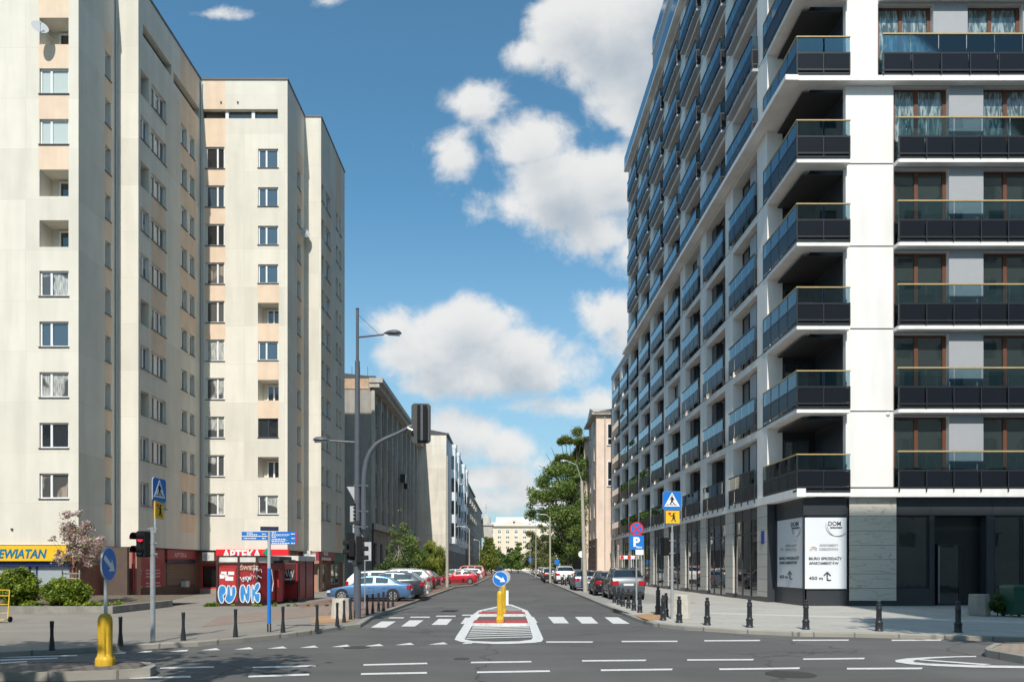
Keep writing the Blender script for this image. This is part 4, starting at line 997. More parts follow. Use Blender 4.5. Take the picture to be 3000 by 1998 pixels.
# ground storey, front
XG0 = xa(2353, YF)
M['stone'] = None
def stone_mat():
    m = mat('veined_stone_panel', (.56,.53,.47), .35, .04, .6, spec=.5); t = m.node_tree; b = t.nodes['Principled BSDF']; src = b.inputs['Base Color'].links[0].from_socket
    geo = t.nodes.new('ShaderNodeNewGeometry'); mp = t.nodes.new('ShaderNodeMapping'); mp.inputs['Rotation'].default_value = (0, R(18), 0); mp.inputs['Scale'].default_value = (.45,1,2.2); t.links.new(geo.outputs['Position'], mp.inputs[0])
    n = t.nodes.new('ShaderNodeTexNoise'); n.inputs['Scale'].default_value = 1.5; n.inputs['Detail'].default_value = 7; n.inputs['Distortion'].default_value = .8; t.links.new(mp.outputs[0], n.inputs[0])
    cr = t.nodes.new('ShaderNodeValToRGB'); e = cr.color_ramp.elements; e[0].position = .485; e[0].color = (0,0,0,1); e[1].position = .515; e[1].color = (0,0,0,1); k = e.new(.5); k.color = (.8,.8,.8,1)
    t.links.new(n.outputs[0], cr.inputs[0]); mx = t.nodes.new('ShaderNodeMix'); mx.data_type = 'RGBA'; t.links.new(cr.outputs[0], mx.inputs[0]); t.links.new(src, mx.inputs[6]); mx.inputs[7].default_value = (.33,.21,.10,1); t.links.new(mx.outputs[2], b.inputs['Base Color'])
    return m
M['stone'] = stone_mat()
mb = MB(); xs0, xs1 = xa(2485,YF), xa(2622,YF); zs = [za(p,YF) for p in (1759,1722,1680.5,1638.5,1597,1555,1512)]
for a,b in zip(zs[:-1], zs[1:]): mb.box(xs0, xs1, YF-.12, YF, a+.008, b-.008)
mb.box(xs0, xs1, YF-.12, YF, zs[-1]+.008, 4.92); mb.build('stone_panel', M['stone'], RB)
mb = MB(); mb.box(xs0-.0, xs1, YF-.09, YF+.5, KH, 4.91); mb.box(XG0+.16, xs0, YF+.02, YF+3.5, KH, 4.93)
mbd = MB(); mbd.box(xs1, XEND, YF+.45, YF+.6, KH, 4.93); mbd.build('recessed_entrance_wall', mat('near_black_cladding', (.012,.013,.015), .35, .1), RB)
mb.box(XG0, xa(2479,YF), YF-.03, YF+.02, za(1509,YF), 4.90); mb.box(xs1, XEND, YF-.02, YF+.45, za(1509,YF), 4.9)
mb.build('ground_storey_wall', M['anthra_matt'], RB)
mb = MB()   # fascia joints
for p in (2725, 2905): mb.box(xa(p,YF), xa(p+2,YF), YF-.024, YF, za(1509,YF), 4.9)
mb.build('fascia_joint', M['black_metal'], RB)
# shop glazing right of the stone pier, glass door
def gwin(x0, x1, z0, z1, Y, name='shop_front', fr=.06, handle=False):
    mb = MB()
    for q in ((x0,x1,z0,z0+fr),(x0,x1,z1-fr,z1),(x0,x0+fr,z0+fr,z1-fr),(x1-fr,x1,z0+fr,z1-fr)): mb.box(q[0],q[1],Y-.05,Y+.03,q[2],q[3])
    f = mb.build(name, M['black_metal'], RB); mb = MB(); mb.box(x0+fr,x1-fr,Y-.01,Y+.01,z0+fr,z1-fr); mb.build('pane', M['shop_glass'], f)
    if handle: mb = MB(); mb.tube([(x0+.02,Y-.12,z0+.1),(x0+.02,Y-.12,z1-.1)],.02,8); mb.build('handle', M['galv'], f)
gwin(xa(2624,YF), xa(2722,YF), za(1722,YF), za(1511,YF), YF+.1); gwin(xa(2744,YF+.4), xa(2812,YF+.4), KH+.02, za(1592,YF+.4), YF+.38, 'glass_door', handle=True)
gwin(xa(2914,YF), xa(2996,YF), za(1718,YF), za(1511,YF), YF+.1); gwin(xa(2998,YF), xa(3110,YF), za(1718,YF), za(1511,YF), YF+.1)
mb = MB(); mb.box(xa(2624,YF), xa(2722,YF), YF+.0, YF+.44, KH, za(1722,YF)-.01); mb.box(xa(2914,YF), XEND, YF+.0, YF+.44, KH, za(1718,YF)-.01); mb.box(xa(2722,YF)+.01,xa(2738,YF),YF+.0,YF+.44,KH,za(1511,YF)); mb.box(xa(2890,YF),xa(2912,YF),YF+.0,YF+.44,KH,za(1511,YF)); mb.build('plinth', M['grey_dark'], RB)
# posters
M['poster'] = mat('poster_white', (.74,.76,.79), .25, .01, 1, coat=.3)
mb = MB(); px0, px1, pz0, pz1 = xa(2357,YF), xa(2478.5,YF), za(1724,YF), za(1516,YF); mb.box(px0, px1, YF-.06, YF-.031, pz0, pz1); P1_ = mb.build('poster', M['poster'], RB)
M['ink'] = mat('print_ink', (.06,.065,.075), .5, 0); M['ink_grey'] = mat('print_grey', (.30,.30,.31), .5, 0); M['ink_rose'] = mat('print_rose', (.55,.38,.32), .5, 0)
def poster_print(P, o, ux, sx):      # o: world origin top-left; text along local x
    rz = sx; c, s_ = math.cos(rz), math.sin(rz)
    def at(u, v): return (o[0]+c*u+ -(-s_)*.0 + s_*.0, o[1]+s_*u, o[2]-v)
    W = ux
    t1 = [('DOM', .56, .36, .27, 'ink', .30), ('DEVELOPMENT', .60, .48, .09, 'ink', .30), ('APARTAMENTY', .34, 1.28, .14, 'ink_grey', .46), ('OGRODOWA', .34, 1.46, .16, 'ink_grey', .46),
          ('BIURO SPRZEDAŻY', .09, 1.88, .17, 'ink', .80), ('APARTAMENTÓW', .09, 2.09, .17, 'ink', .72), ('450 m', .09, 2.76, .20, 'ink', .34)]
    for s, u_, v_, sz, mm, ww in t1: text('lettering', s, at(u_*W, v_), sz, M[mm], P, rz, width=ww*W, offset=.006)
    # corner arrow and ring emblem
    Mx = Matrix.Translation(at(0,0)) @ Matrix.Rotation(rz, 4, 'Z')
    mb = MB(Mx); e = -.012
    def bar(a, b, w=.028): mb.tube([(a[0]*W, e, -a[1]), (b[0]*W, e, -b[1])], w, 4)
    bar((.53,2.78),(.53,2.42)); bar((.53,2.42),(.45,2.58)); bar((.53,2.42),(.61,2.58)); bar((.53,2.78),(.62,2.78))
    mb.build('arrow', M['ink'], P)
    mb = MB(Mx)
    for q,(cx_,cy_,rr) in enumerate(((.80,.38,.46),(.78,.32,.50))):
        pts = []
        for k in range(26):
            a_ = R(12+k*7.1); x_ = cx_*W+rr*math.cos(a_+.1*q)*1.05; z_ = -(cy_)-rr*math.sin(a_)
            if x_ < W-.02 and z_ < -.02: pts.append((x_, e, z_))
        mb.tube(pts, .009, 4)
    mb.build('ring_emblem', M['ink_grey'], P)
    mb = MB(Mx); mb.tube([(.2*W+.15*math.cos(R(a)), e, -1.42+.12*math.sin(R(a))) for a in range(-20, 215, 20)], .014, 4); mb.tube([(.2*W+.08*math.cos(R(a)), e, -1.44+.07*math.sin(R(a))) for a in range(-20, 215, 20)], .014, 4); mb.build('shell_emblem', M['ink_rose'], P)
poster_print(P1_, (px0, YF-.064, pz1), px1-px0, 0)
mb = MB(SF); mb.box(.40-.02, .44, YF+.10, YCn-.35, za(1722,34), za(1516,34)); P2_ = mb.build('poster', mat('poster_dull_white', (.62,.65,.68), .3, .01, 1), RB)
mb = MB(SF); mb.box(.36, .42, YF, YF+.09, KH, 4.9); mb.box(.36,.42,YCn-.34,YCn-.05,KH,4.9); mb.box(.004,.42,YCn-.05,YCn-.004,KH,4.92); mb.box(.36,.415,YF,YCn,za(1516,34)+.02,4.93); mb.box(.36,.415,YF,YCn,KH,za(1722,34)-.02); mb.build('corner_shop_frame', M['anthra_matt'], RB)  # box on the pier's near face: dark colour in place of its shade
o2 = side(YCn-.36, za(1516,34), .375); poster_print(P2_, o2, YCn-YF-.5, R(-90)+TH)
# house number plate
mb = MB(SF); mb.box(-.03, 0, YCn+.35, YCn+.75, 3.0, 3.65); mb.build('number_plate', mat('navy_enamel', (.02,.04,.25), .3, 0), RB)
# ================================================================ kiosk with graffiti
M['kiosk_red'] = mat('kiosk_dark_red', (.34,.025,.03), .45, .2, 1.5, stain=.25); M['kiosk_frame'] = mat('kiosk_frame', (.055,.02,.02), .5, .15)
M['spray_blue'] = mat('spray_blue', (.03,.23,.55), .6, .2, 4); M['spray_white'] = mat('spray_white', (.68,.68,.72), .6, .1, 5); M['kiosk_white'] = mat('kiosk_white_band', (.66,.65,.60), .6, .08, 3, stain=.2)
KY = 33.3; kx0, kx1 = xa(634, KY), xa(752, KY)
ki = thing('kiosk', ((kx0+kx1)/2, KY+2, KH), 'dark red closed kiosk covered in blue bubble graffiti beside the blue signpost', 'kiosk')
k1x = xa(780, KY+.6); bt = za(1648,KY)
pl = [(kx0+.15,KY),(kx1,KY),(k1x,KY+.7),(k1x+.05,KY+3.2),(kx0+.2,KY+3.2),(kx0,KY+2.6),(kx0,KY+.15)]
mb = MB(); mb.prism(pl, KH+.16, bt); mb.build('wall', M['kiosk_red'], ki)
mb = MB(); mb.prism([(x*1.0+(.02 if x > -12 else -.02), y-.03) for x,y in pl], KH, KH+.2); mb.build('base', M['kiosk_frame'], ki)
mb = MB(); mb.prism([(x+(.0 if x < -12 else .02), y-.02) for x,y in pl], bt, bt+.26); mb.build('fascia', M['kiosk_white'], ki)
mb = MB(); mb.prism([(x+(.06 if x > -12 else -.06), y-.035 if y < KY+1.5 else y+.06) for x,y in pl], bt+.26, bt+.32); mb.build('roof', M['kiosk_frame'], ki)
mb = MB()
for px in (634.5, 697, 750): x = xa(px, KY); mb.box(x, x+.09, KY-.05, KY+.0, KH+.18, bt+.26)
mb.box(kx0, kx1, KY-.045, KY, bt-.06, bt+.03); mb.build('corner_post', M['kiosk_frame'], ki)
mb = MB(); a, b = xa(643,KY), xa(692,KY); mb.box(a, b, KY-.05, KY+.01, za(1716,KY), za(1662,KY)); sh_ = mb.build('shutter', mat('bright_red_shutter', (.42,.03,.03), .5, .1, 3), ki)
mb = MB()
for q in ((.12,.45,.62,.80),(.05,.32,.42,.66),(.38,.85,.30,.52),(.55,.9,.62,.80),(.3,.55,.5,.6)): mb.box(a+(b-a)*q[0], a+(b-a)*q[1], KY-.054, KY-.05, za(1716,KY)+.8*q[2], za(1716,KY)+.8*q[3])
mb.build('torn_poster', M['sign_white'], sh_)
yg = KY-.052
def smooth_loop(pts, n=4):
    out = []; N = len(pts)
    for a in range(N):
        p0,p1,p2,p3 = (pts[(a+q-1)%N] for q in range(4))
        for k in range(n):
            t_ = k/n; out.append(tuple(.5*(2*p1[c]+(p2[c]-p0[c])*t_+(2*p0[c]-5*p1[c]+4*p2[c]-p3[c])*t_**2+(3*p1[c]-p0[c]-3*p2[c]+p3[c])*t_**3) for c in (0,1)))
    return out
BUB = [[(150,480),(190,470),(235,500),(245,560),(230,610),(195,640),(210,700),(190,755),(160,755),(130,700),(115,600),(125,520)],
 [(265,490),(300,480),(315,530),(320,620),(335,625),(340,500),(375,480),(400,510),(405,600),(380,680),(340,740),(290,760),(245,730),(230,680),(255,610)],
 [(480,500),(510,465),(545,480),(570,570),(580,600),(590,500),(610,465),(635,480),(640,600),(630,700),(600,755),(560,700),(545,620),(540,730),(510,745),(480,700),(470,600)],
 [(670,480),(690,470),(700,540),(720,470),(760,430),(790,440),(795,500),(760,560),(730,600),(790,600),(800,660),(790,730),(755,750),(715,700),(705,640),(700,740),(670,745),(665,600)]]
for bl in BUB:
    lp = [(xa(620+a*.1786,KY), za(1630+b*.1786,KY)) for a,b in smooth_loop(bl)]
    mb = MB(); mb.face([(a,yg-.003,b) for a,b in lp]); g_ = mb.build('graffiti', M['spray_blue'], ki)
    mb = MB(Matrix.Translation((0,yg-.004,0)) @ Matrix.Diagonal((1,.12,1,1))); mb.tube([(a,0,b) for a,b in lp+[lp[0]]], .021, 6); mb.build('graffiti_outline', M['spray_white'], g_)
text('lettering', 'ŚWIEŻE', (xa(704,KY), yg, za(1669,KY)), .26, mat('faded_cream_letters', (.50,.42,.30), .6, .1), ki, offset=.006, width=.82)
mb = MB(); r2 = random.Random(5)
def scribble(x0, z0, w, h, n, t=.011):
    pts = []
    for k in range(n): pts.append((x0+w*k/n+r2.uniform(-.05,.05), yg-.004, z0+h*(.5+.5*math.sin(k*2.1+r2.random())*r2.uniform(.5,1))))
    mb.tube(pts, t, 4)
scribble(xa(742,KY), za(1678,KY), .38, .3, 12); scribble(xa(737,KY), za(1698,KY), .5, .3, 9); scribble(xa(705,KY), za(1706,KY), .55, .33, 14, .02); scribble(xa(712,KY), za(1700,KY), .4, .2, 12, .025)
mb.build('graffiti', M['spray_white'], ki)
mb = MB()     # side panels folded, leaning boards
mb.box(k1x+.02, k1x+.10, KY+.75, KY+1.5, KH+.2, bt-.1); mb.box(k1x+.04, k1x+.22, KY+1.7, KY+2.3, KH+.12, bt-.35); mb.build('side_panel', mat('red_panel', (.42,.03,.03), .5, .15), ki)
mb = MB(); mb.M = Matrix.Identity(4)
for dy in (.9, 2.0): mb.tube([(k1x+.14,KY+dy,bt-.3),(k1x+.16,KY+dy+.2,bt-.9),(k1x+.14,KY+dy+.1,bt-1.3)],.02,5)
mb.build('graffiti', M['spray_white'], ki)
mb = MB(); mb.box(kx1+.05, k1x+.5, KY+.9, KY+2.8, bt+.1, bt+.3); mb.box(kx1+.3,k1x+.75,KY+1.5,KY+2.6,bt+.0,bt+.15); mb.build('rooftop_machinery', M['grey_dark'], ki)
k2 = thing('kiosk', (-11.4, 38.6, KH), 'second dark red kiosk standing behind the graffiti kiosk, nearer the tower entrance', 'kiosk')
x1 = xa(892, 38.4); x0 = x1-1.9
mb = MB(); mb.box(x0, x1, 37.2, 40.2, KH+.1, 2.15); mb.build('wall', M['kiosk_red'], k2)
mb = MB(); mb.box(x0-.05, x1+.06, 37.1, 40.3, 2.15, 2.4); mb.build('fascia', M['kiosk_white'], k2)
mb = MB(); mb.box(x0-.02, x1+.02, 37.16, 40.22, KH, KH+.14); 
for y in (37.17, 38.6, 40.1): mb.box(x1-.02, x1+.03, y, y+.09, KH+.1, 2.15)
mb.build('frame', M['kiosk_frame'], k2)
mb = MB(); mb.box(x1, x1+.04, 37.4, 38.4, .35, 2.0); mb.build('door', mat('kiosk_door_red', (.33,.03,.03), .5, .15), k2)
mb = MB(); mb.box(x0+.1, x1-.1, 37.15, 37.2, 1.0, 2.0); mb.build('shutter', M['kiosk_frame'], k2)
mb = MB(); mb.box(x0+.2,x1-.3,37.13,37.15,1.2,1.28); mb.tube([(x1-.6+.04*k,37.12,1.5+.2*math.sin(k*1.9)) for k in range(12)],.015,4); mb.build('graffiti', M['spray_white'], k2)

# ================================================================ bollards
def bollard_plain(h=.70):
    mb = MB(); mb.lathe([(.066,0),(.064,.02),(.056,.12),(.036,h*.5),(.036,h*.72),(.043,h*.93),(.043,h-.01),(.038,h)], n=14)
    return mb
def bollard_ball(h=.86):
    mb = MB(); mb.lathe([(r*.74,z) for r,z in [(.15,0),(.15,.03),(.13,.05),(.125,.20),(.14,.22),(.14,.25),(.105,.28),(.10,.30),(.092,h-.26),(.108,h-.24),(.108,h-.21),(.092,h-.19),(.10,h-.12),(.06,h-.10),(.05,h-.085),(.07,h-.06),(.074,h-.035),(.06,h-.01),(.0,h)]], n=16)
    return mb
bpm = bollard_plain(); bpo = smooth_wall_mesh(bpm, 'bollard', [M['black_metal']], smooth=35)
bbm = bollard_ball(); bbo = smooth_wall_mesh(bbm, 'bollard', [M['black_metal']], smooth=35)
def bollard(me, px, py, label, group, sc=1, tilt=0):
    o = bpy.data.objects.new('bollard', me); COL.objects.link(o); x,y,z = gp(px, py, KH-.01); o.location = (x,y,z); o.scale = (sc**.5,sc**.5,sc); o.rotation_euler = (0, tilt, rnd.random()*6)
    tag(o, label, 'bollard', group)
G1, G2 = 'black flared bollards along the left kerb', 'black ball-topped bollards along the right kerb'
left = [((152,1905),'black flared bollard farthest left on the pavement edge',.88),((353,1891),'black flared bollard between the yellow post and the red pedestrian light',.92),((537,1876),'black flared bollard just right of the red pedestrian light pole',.96),((690,1866),'black flared bollard in front of the graffiti kiosk',1),
 ((829,1853),'black flared bollard just right of the blue direction signpost',1),((929,1845),'black flared bollard midway between signpost and concrete planter',1),((988,1835),'black flared bollard in front of the left concrete planter',1),((1008,1823),'black flared bollard at the right edge of the left concrete planter',1),((1027,1815),'black flared bollard just left of the thick traffic mast',1),
 ((1075.5,1802),'first black bollard right of the traffic mast',1.05),((1092,1797),'second black bollard right of the traffic mast',1.05),((1109,1791),'third black bollard right of the traffic mast',1.05),((1123.5,1790),'fourth black bollard right of the traffic mast',1.1),((1137,1781),'fifth black bollard right of the mast, before the rear wheel of the blue saloon',1.0),((1151,1777),'last black bollard of the left row, at the tail of the blue saloon',1.0)]
for (p, l, s) in left: bollard(bpo, p[0], p[1], l, G1, s)
right = [((1800,1766),'ball-topped bollard farthest left, behind the silver crossover'),((1813,1771),'second ball-topped bollard in the close row behind the silver crossover'),((1825,1776),'third ball-topped bollard in the close row behind the silver crossover'),((1841,1781.5),'fourth ball-topped bollard in the close row behind the silver crossover'),((1857,1788),'fifth ball-topped bollard, left of the parking sign pole'),((1874.5,1794),'sixth ball-topped bollard, right of the parking sign pole'),
 ((1928,1800),'taller black bollard at the left of the orange paving patch'),((1951,1806),'black bollard just left of the crossing sign pole, rear one'),((1943,1817),'black bollard left of the crossing sign pole, front one'),((1990,1824),'black ball-topped bollard in front of the right concrete planter'),((2072,1831),'first lone ball-topped bollard right of the concrete planter'),((2196,1837.5),'second lone ball-topped bollard in front of the dark shop windows'),
 ((2361,1843.5),'ball-topped bollard in front of the white poster corner'),((2575,1848.5),'ball-topped bollard in front of the stone pillar'),((2807,1852),'ball-topped bollard in front of the glass door')]
for i,(p, l) in enumerate(right): bollard(bbo, p[0], p[1], l, G2, .97 if i != 6 else 1.2)

# ================================================================ concrete planters and litter bins
def planter(name, x, y, w, h, label, mm, top=None):
    mb = MB(); k = w/2; q = .12
    def ring(s, z): return [(x-k*s+q,y-k*s,z),(x+k*s-q,y-k*s,z),(x+k*s,y-k*s+q,z),(x+k*s,y+k*s-q,z),(x+k*s-q,y+k*s,z),(x-k*s+q,y+k*s,z),(x-k*s,y+k*s-q,z),(x-k*s,y-k*s+q,z)]
    rs = [ring(1,0),ring(1,.03),ring(.94,h*.5),ring(.88,h-.05),ring(.86,h),ring(.74,h),ring(.72,h-.1)]
    for a,b in zip(rs[:-1],rs[1:]):
        for i in range(8): j = (i+1)%8; mb.face([(a[i][0],a[i][1],KH+a[i][2]),(a[j][0],a[j][1],KH+a[j][2]),(b[j][0],b[j][1],KH+b[j][2]),(b[i][0],b[i][1],KH+b[i][2])])
    mb.face([(p[0],p[1],KH+p[2]) for p in rs[-1]])
    o = mb.build('concrete_bin', mm); return tag(o, label, 'litter bin', 'square concrete litter bins on the pavement')
x,y,_ = gp(994,1811,KH); planter('', x, y+.3, .62, .66, 'pale square concrete litter bin left of the traffic mast', M['concrete'])
x,y,_ = gp(2001,1813,KH); o = planter('', x, y+.33, .62, .80, 'pale square concrete litter bin beside the crossing sign pole', M['concrete'])
x,y,_ = gp(2884,1804,KH)
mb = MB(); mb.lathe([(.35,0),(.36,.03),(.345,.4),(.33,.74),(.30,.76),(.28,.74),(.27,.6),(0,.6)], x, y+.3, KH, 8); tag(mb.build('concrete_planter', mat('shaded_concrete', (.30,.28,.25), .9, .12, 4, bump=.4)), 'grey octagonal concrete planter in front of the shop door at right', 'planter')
x,y,_ = gp(3005,1808,KH)
cb_ = thing('wheelie_bin', (x, y+.4, KH), 'dark green wheeled rubbish bin cut by the right edge of the photo', 'bin')
mb = MB(); mb.box(x-.33,x+.33,y+.1,y+.8,KH+.08,KH+1.0,taper=-.03); mb.build('body', mat('bin_green', (.012,.07,.045), .45, .1), cb_); mb = MB(); mb.box(x-.37,x+.37,y+.04,y+.84,KH+1.0,KH+1.1,taper=.03); mb.build('lid', mat('bin_lid_green', (.012,.09,.055), .4, .1), cb_)
for sx in (-.28,.28): mb = MB(); mb.tube([(x+sx-.03,y+.75,KH+.08),(x+sx+.03,y+.75,KH+.08)],.08,12); mb.build('wheel', M['black_metal'], cb_)
x,y,_ = gp(2846,1797,KH)
mb = MB(); mb.lathe([(.12,0),(.11,.3),(.09,.42),(.05,.5),(0,.52)], x, y, KH, 10); tag(mb.build('fire_hydrant', mat('hydrant_red', (.22,.03,.03), .5, .2)), 'small dark red hydrant left of the octagonal concrete planter', 'hydrant')

# ================================================================ yellow refuge posts with blue arrow signs
def yellow_post(x, y, z, h, label, sc=1.0):
    t = thing('refuge_post', (x, y, z), label, 'traffic post', 'yellow plastic posts on the traffic islands')
    mb = MB(); n = 24; prof = [(.158,0),(.160,.09),(.150,.13),(.128,.16),(.118,.22),(.115,h*.45),(.118,h-.16),(.112,h-.08),(.09,h-.03),(.05,h)]
    rings = []
    for r,zz in prof:
        pts = []
        for q in range(n):
            a = 2*math.pi*q/n; k = r*sc
            if .15 < zz < h-.1 and q % 4 == 0: k *= .80           # vertical grooves
            if zz < .15 and q % 6 == 0: k *= .84
            pts.append((x+k*math.cos(a+.13), y+k*math.sin(a+.13), z+zz))
        rings.append(mb.add(pts))
    for a,b in zip(rings[:-1], rings[1:]):
        for q in range(n): r_ = (q+1)%n; mb.f.append((a+q,a+r_,b+r_,b+q)); mb.m.append(0)
    mb.f.append(tuple(rings[-1]+q for q in range(n))); mb.m.append(0)
    mb.build('post_body', M['yellow'], t, smooth=50)
    return t
def arrow_sign(t, x, y, z, r, rz, label=None, zb=None):
    """round blue sign with a white arrow pointing down-right, facing rz (0 = towards -y)"""
    Mx = Matrix.Translation((x,y,z)) @ Matrix.Rotation(rz,4,'Z')
    mb = MB(Mx); mb.tube([(0,0,zb-z if zb else -r-.2),(0,0,r*.6)], .03, 10); mb.build('pole', M['galv'], t)
    mb = MB(Mx); mb.tube([(0,-.055,0),(0,-.035,0)], r, 36); f = mb.build('sign_plate', M['sign_back'], t)
    mb = MB(Mx); mb.tube([(0,-.058,0),(0,-.0545,0)], r*.985, 36); mb.build('sign_rim', M['sign_white'], f)
    mb = MB(Mx); mb.tube([(0,-.061,0),(0,-.0575,0)], r*.94, 36); mb.build('sign_face', M['sign_blue'], f)
    mb = MB(Mx @ Matrix.Rotation(R(31),4,'Y')); k = r*.78
    mb.prism([(-k,-.11*r*1.3),(k*.25,-.11*r*1.3),(k*.18,-.40*r),(k,0),(k*.18,.40*r),(k*.25,.11*r*1.3),(-k,.11*r*1.3)], -.066, -.0605, axis='y'); mb.build('sign_arrow', M['sign_white'], f)
gx,gy,_ = gp(308,1946,IZ)
t = yellow_post(gx, gy, IZ-.01, .90, 'large yellow plastic post with a blue arrow sign on the left island'); arrow_sign(t, gx, gy+.02, za(1652,gy), .30, R(95), zb=IZ+.8)
gx,gy,_ = gp(1465,1822,.09); t = yellow_post(gx, gy, .09, 1.0, 'yellow plastic post with a round blue arrow sign on the painted refuge', .85); arrow_sign(t, gx+.0, gy+.5, za(1695,gy+.5), .245, 0, zb=.5)
gx2,gy2,_ = gp(1475,1796,.09); t = yellow_post(gx2, gy2, .09, 1.10, 'second yellow post behind the first, seen past its right side', .8); arrow_sign(t, gx2-.0, gy2+.5, za(1690,gy2+.5), .26, R(180), zb=.5)
x,y,_ = gp(1480,1771); mb = MB(); mb.prism([(x-.12,y),(x+.16,y),(x+.10,y+.06),(x-.06,y+.06)],0,.7); tag(mb.build('marker_post', M['sign_white']), 'small white plastic marker post at the tip of the painted island', 'marker post')

# ================================================================ sign posts
def pole(t, x, y, z0, z1, r=.035, mm='galv', name='pole'): mb = MB(); mb.tube([(x,y,z0),(x,y,z1)], r, 12); return mb.build(name, M[mm], t, smooth=40)
def crossing_sign(t, x, y, zc, s, rz=0):
    Mx = Matrix.Translation((x,y,zc)) @ Matrix.Rotation(rz,4,'Z'); h = s/2
    def rr(k, c=.05): a = k; return [(-a+c,-a),(a-c,-a),(a,-a+c),(a,a-c),(a-c,a),(-a+c,a),(-a,a-c),(-a,-a+c)]
    mb = MB(Mx); mb.prism(rr(h), -.055, -.035, axis='y'); f = mb.build('sign_plate', M['sign_back'], t)
    mb = MB(Mx); mb.prism(rr(h*.985), -.058, -.0545, axis='y'); mb.build('sign_face', M['sign_blue'], f)
    mb = MB(Mx); mb.prism([(-h*.84,-h*.62),(h*.84,-h*.62),(0,h*.88)], -.061, -.0575, axis='y'); mb.build('sign_triangle', M['sign_white'], f)
    mb = MB(Mx); q = h
    y0, y1 = -.065, -.0605
    for P in ([(-.07,.60),(.03,.63),(.07,.55),(.02,.47),(-.05,.49)],                                    # head
              [(-.10,.42),(.06,.44),(.15,.10),(.06,-.02),(-.12,.00)],                                 # torso
              [(-.12,.00),(.05,-.02),(-.02,-.20),(-.20,-.46),(-.30,-.42),(-.14,-.18)],                # leg back
              [(-.04,.0),(.08,0),(.16,-.20),(.34,-.42),(.40,-.44),(.38,-.50),(.26,-.48),(.08,-.24)],     # leg front
              [(.04,.42),(.10,.38),(.22,.16),(.30,.12),(.28,.06),(.18,.10)],[(-.10,.42),(-.04,.36),(-.20,.16),(-.22,.06),(-.28,.08),(-.25,.20)]):
        mb.prism([(a*q*.95,b*q*.95) for a,b in P], y0, y1, axis='y'); y0 -= .0006; y1 -= .0006
    for i in range(3): mb.box(-h*.62+i*h*.45, -h*.62+i*h*.45+h*.28, -.066, -.0605, -h*.47, -h*.41)
    mb.build('sign_figure', M['sign_black'], f)
def child_sign(t, x, y, zc, w, h, rz=0):
    Mx = Matrix.Translation((x,y,zc)) @ Matrix.Rotation(rz,4,'Z')
    mb = MB(Mx); mb.box(-w/2,w/2,-.055,-.035,-h/2,h/2); f = mb.build('sign_plate', M['sign_yellow'], t)
    mb = MB(Mx); q = h/2; y0, y1 = -.062, -.0545
    for P in ([(.0,.55),(.12,.62),(.24,.56),(.26,.42),(.16,.34),(.02,.38)],[(.22,.62),(.42,.66),(.36,.52),(.26,.50)],[(.06,.34),(.20,.34),(.24,.05),(.40,-.30),(-.06,-.30),(.06,.05)],[(.06,.28),(-.34,.22),(-.34,.14),(.06,.14)],[(.20,.3),(.42,.08),(.36,.02),(.2,.18)],[(.0,-.30),(.12,-.30),(-.02,-.55),(-.22,-.68),(-.26,-.62),(-.10,-.50)],[(.2,-.30),(.34,-.30),(.40,-.60),(.52,-.66),(.50,-.72),(.30,-.68)]):
        mb.prism([(a*w*.5,b*q) for a,b in P], y0, y1, axis='y'); y0 -= .0006; y1 -= .0006
    mb.build('sign_figure', M['sign_black'], f)
    mb = MB(Mx); mb.tube([(-w*.22,-.062,h*.27),(-w*.22,-.0545,h*.27)], h*.11, 14); mb.build('sign_disc', M['sign_red'], f)
def clamps(t, x, y, zs, r=.045):
    for z in zs: mb = MB(); mb.tube([(x,y,z-.02),(x,y,z+.02)], r*1.25, 12); mb.box(x-r*2.2,x+r*2.2,y-.015,y+.015,z-.012,z+.012); mb.build('clamp', M['galv'], t)
def light_head(t, x, y, zc, n=2, rz=0, lens=.10, lit=None, w=.30):
    """n-lens pedestrian or vehicle signal, lenses facing local -y"""
    Mx = Matrix.Translation((x,y,zc)) @ Matrix.Rotation(rz,4,'Z'); hh = n*.30
    mb = MB(Mx); mb.prism([(-w/2+.03,-hh/2),(w/2-.03,-hh/2),(w/2,-hh/2+.03),(w/2,hh/2-.03),(w/2-.03,hh/2),(-w/2+.03,hh/2),(-w/2,hh/2-.03),(-w/2,-hh/2+.03)], -.08, .10, axis='y'); f = mb.build('signal_housing', M['sign_black'], t)
    for i in range(n):
        zc_ = hh/2-.15-.30*i; mb = MB(Mx)
        seg = [R(a) for a in range(-20, 201, 20)]
        for a,b in zip(seg[:-1],seg[1:]): mb.face([(lens*1.15*math.cos(a),-.08,zc_+lens*1.15*math.sin(a)),(lens*1.15*math.cos(b),-.08,zc_+lens*1.15*math.sin(b)),(lens*1.15*math.cos(b),-.28,zc_+lens*1.15*math.sin(b)),(lens*1.15*math.cos(a),-.28,zc_+lens*1.15*math.sin(a))])
        mb.build('visor', M['sign_black'], f)
        mb = MB(Mx); mb.tube([(0,-.10,zc_),(0,-.078,zc_)], lens, 20)
        lm = M['lens_red'] if lit == i else M['lens_dark']; mb.build('lens', lm, f)
def emis(name, col, s):
    m = mat(name, col, .3, 0); b = m.node_tree.nodes['Principled BSDF']; b.inputs['Emission Color'].default_value = (*col,1); b.inputs['Emission Strength'].default_value = s; return m
M['lens_red'] = emis('lit_red_lens', (.75,.02,.05), .9); M['lens_dark'] = mat('dark_lens', (.03,.03,.03), .2, 0)
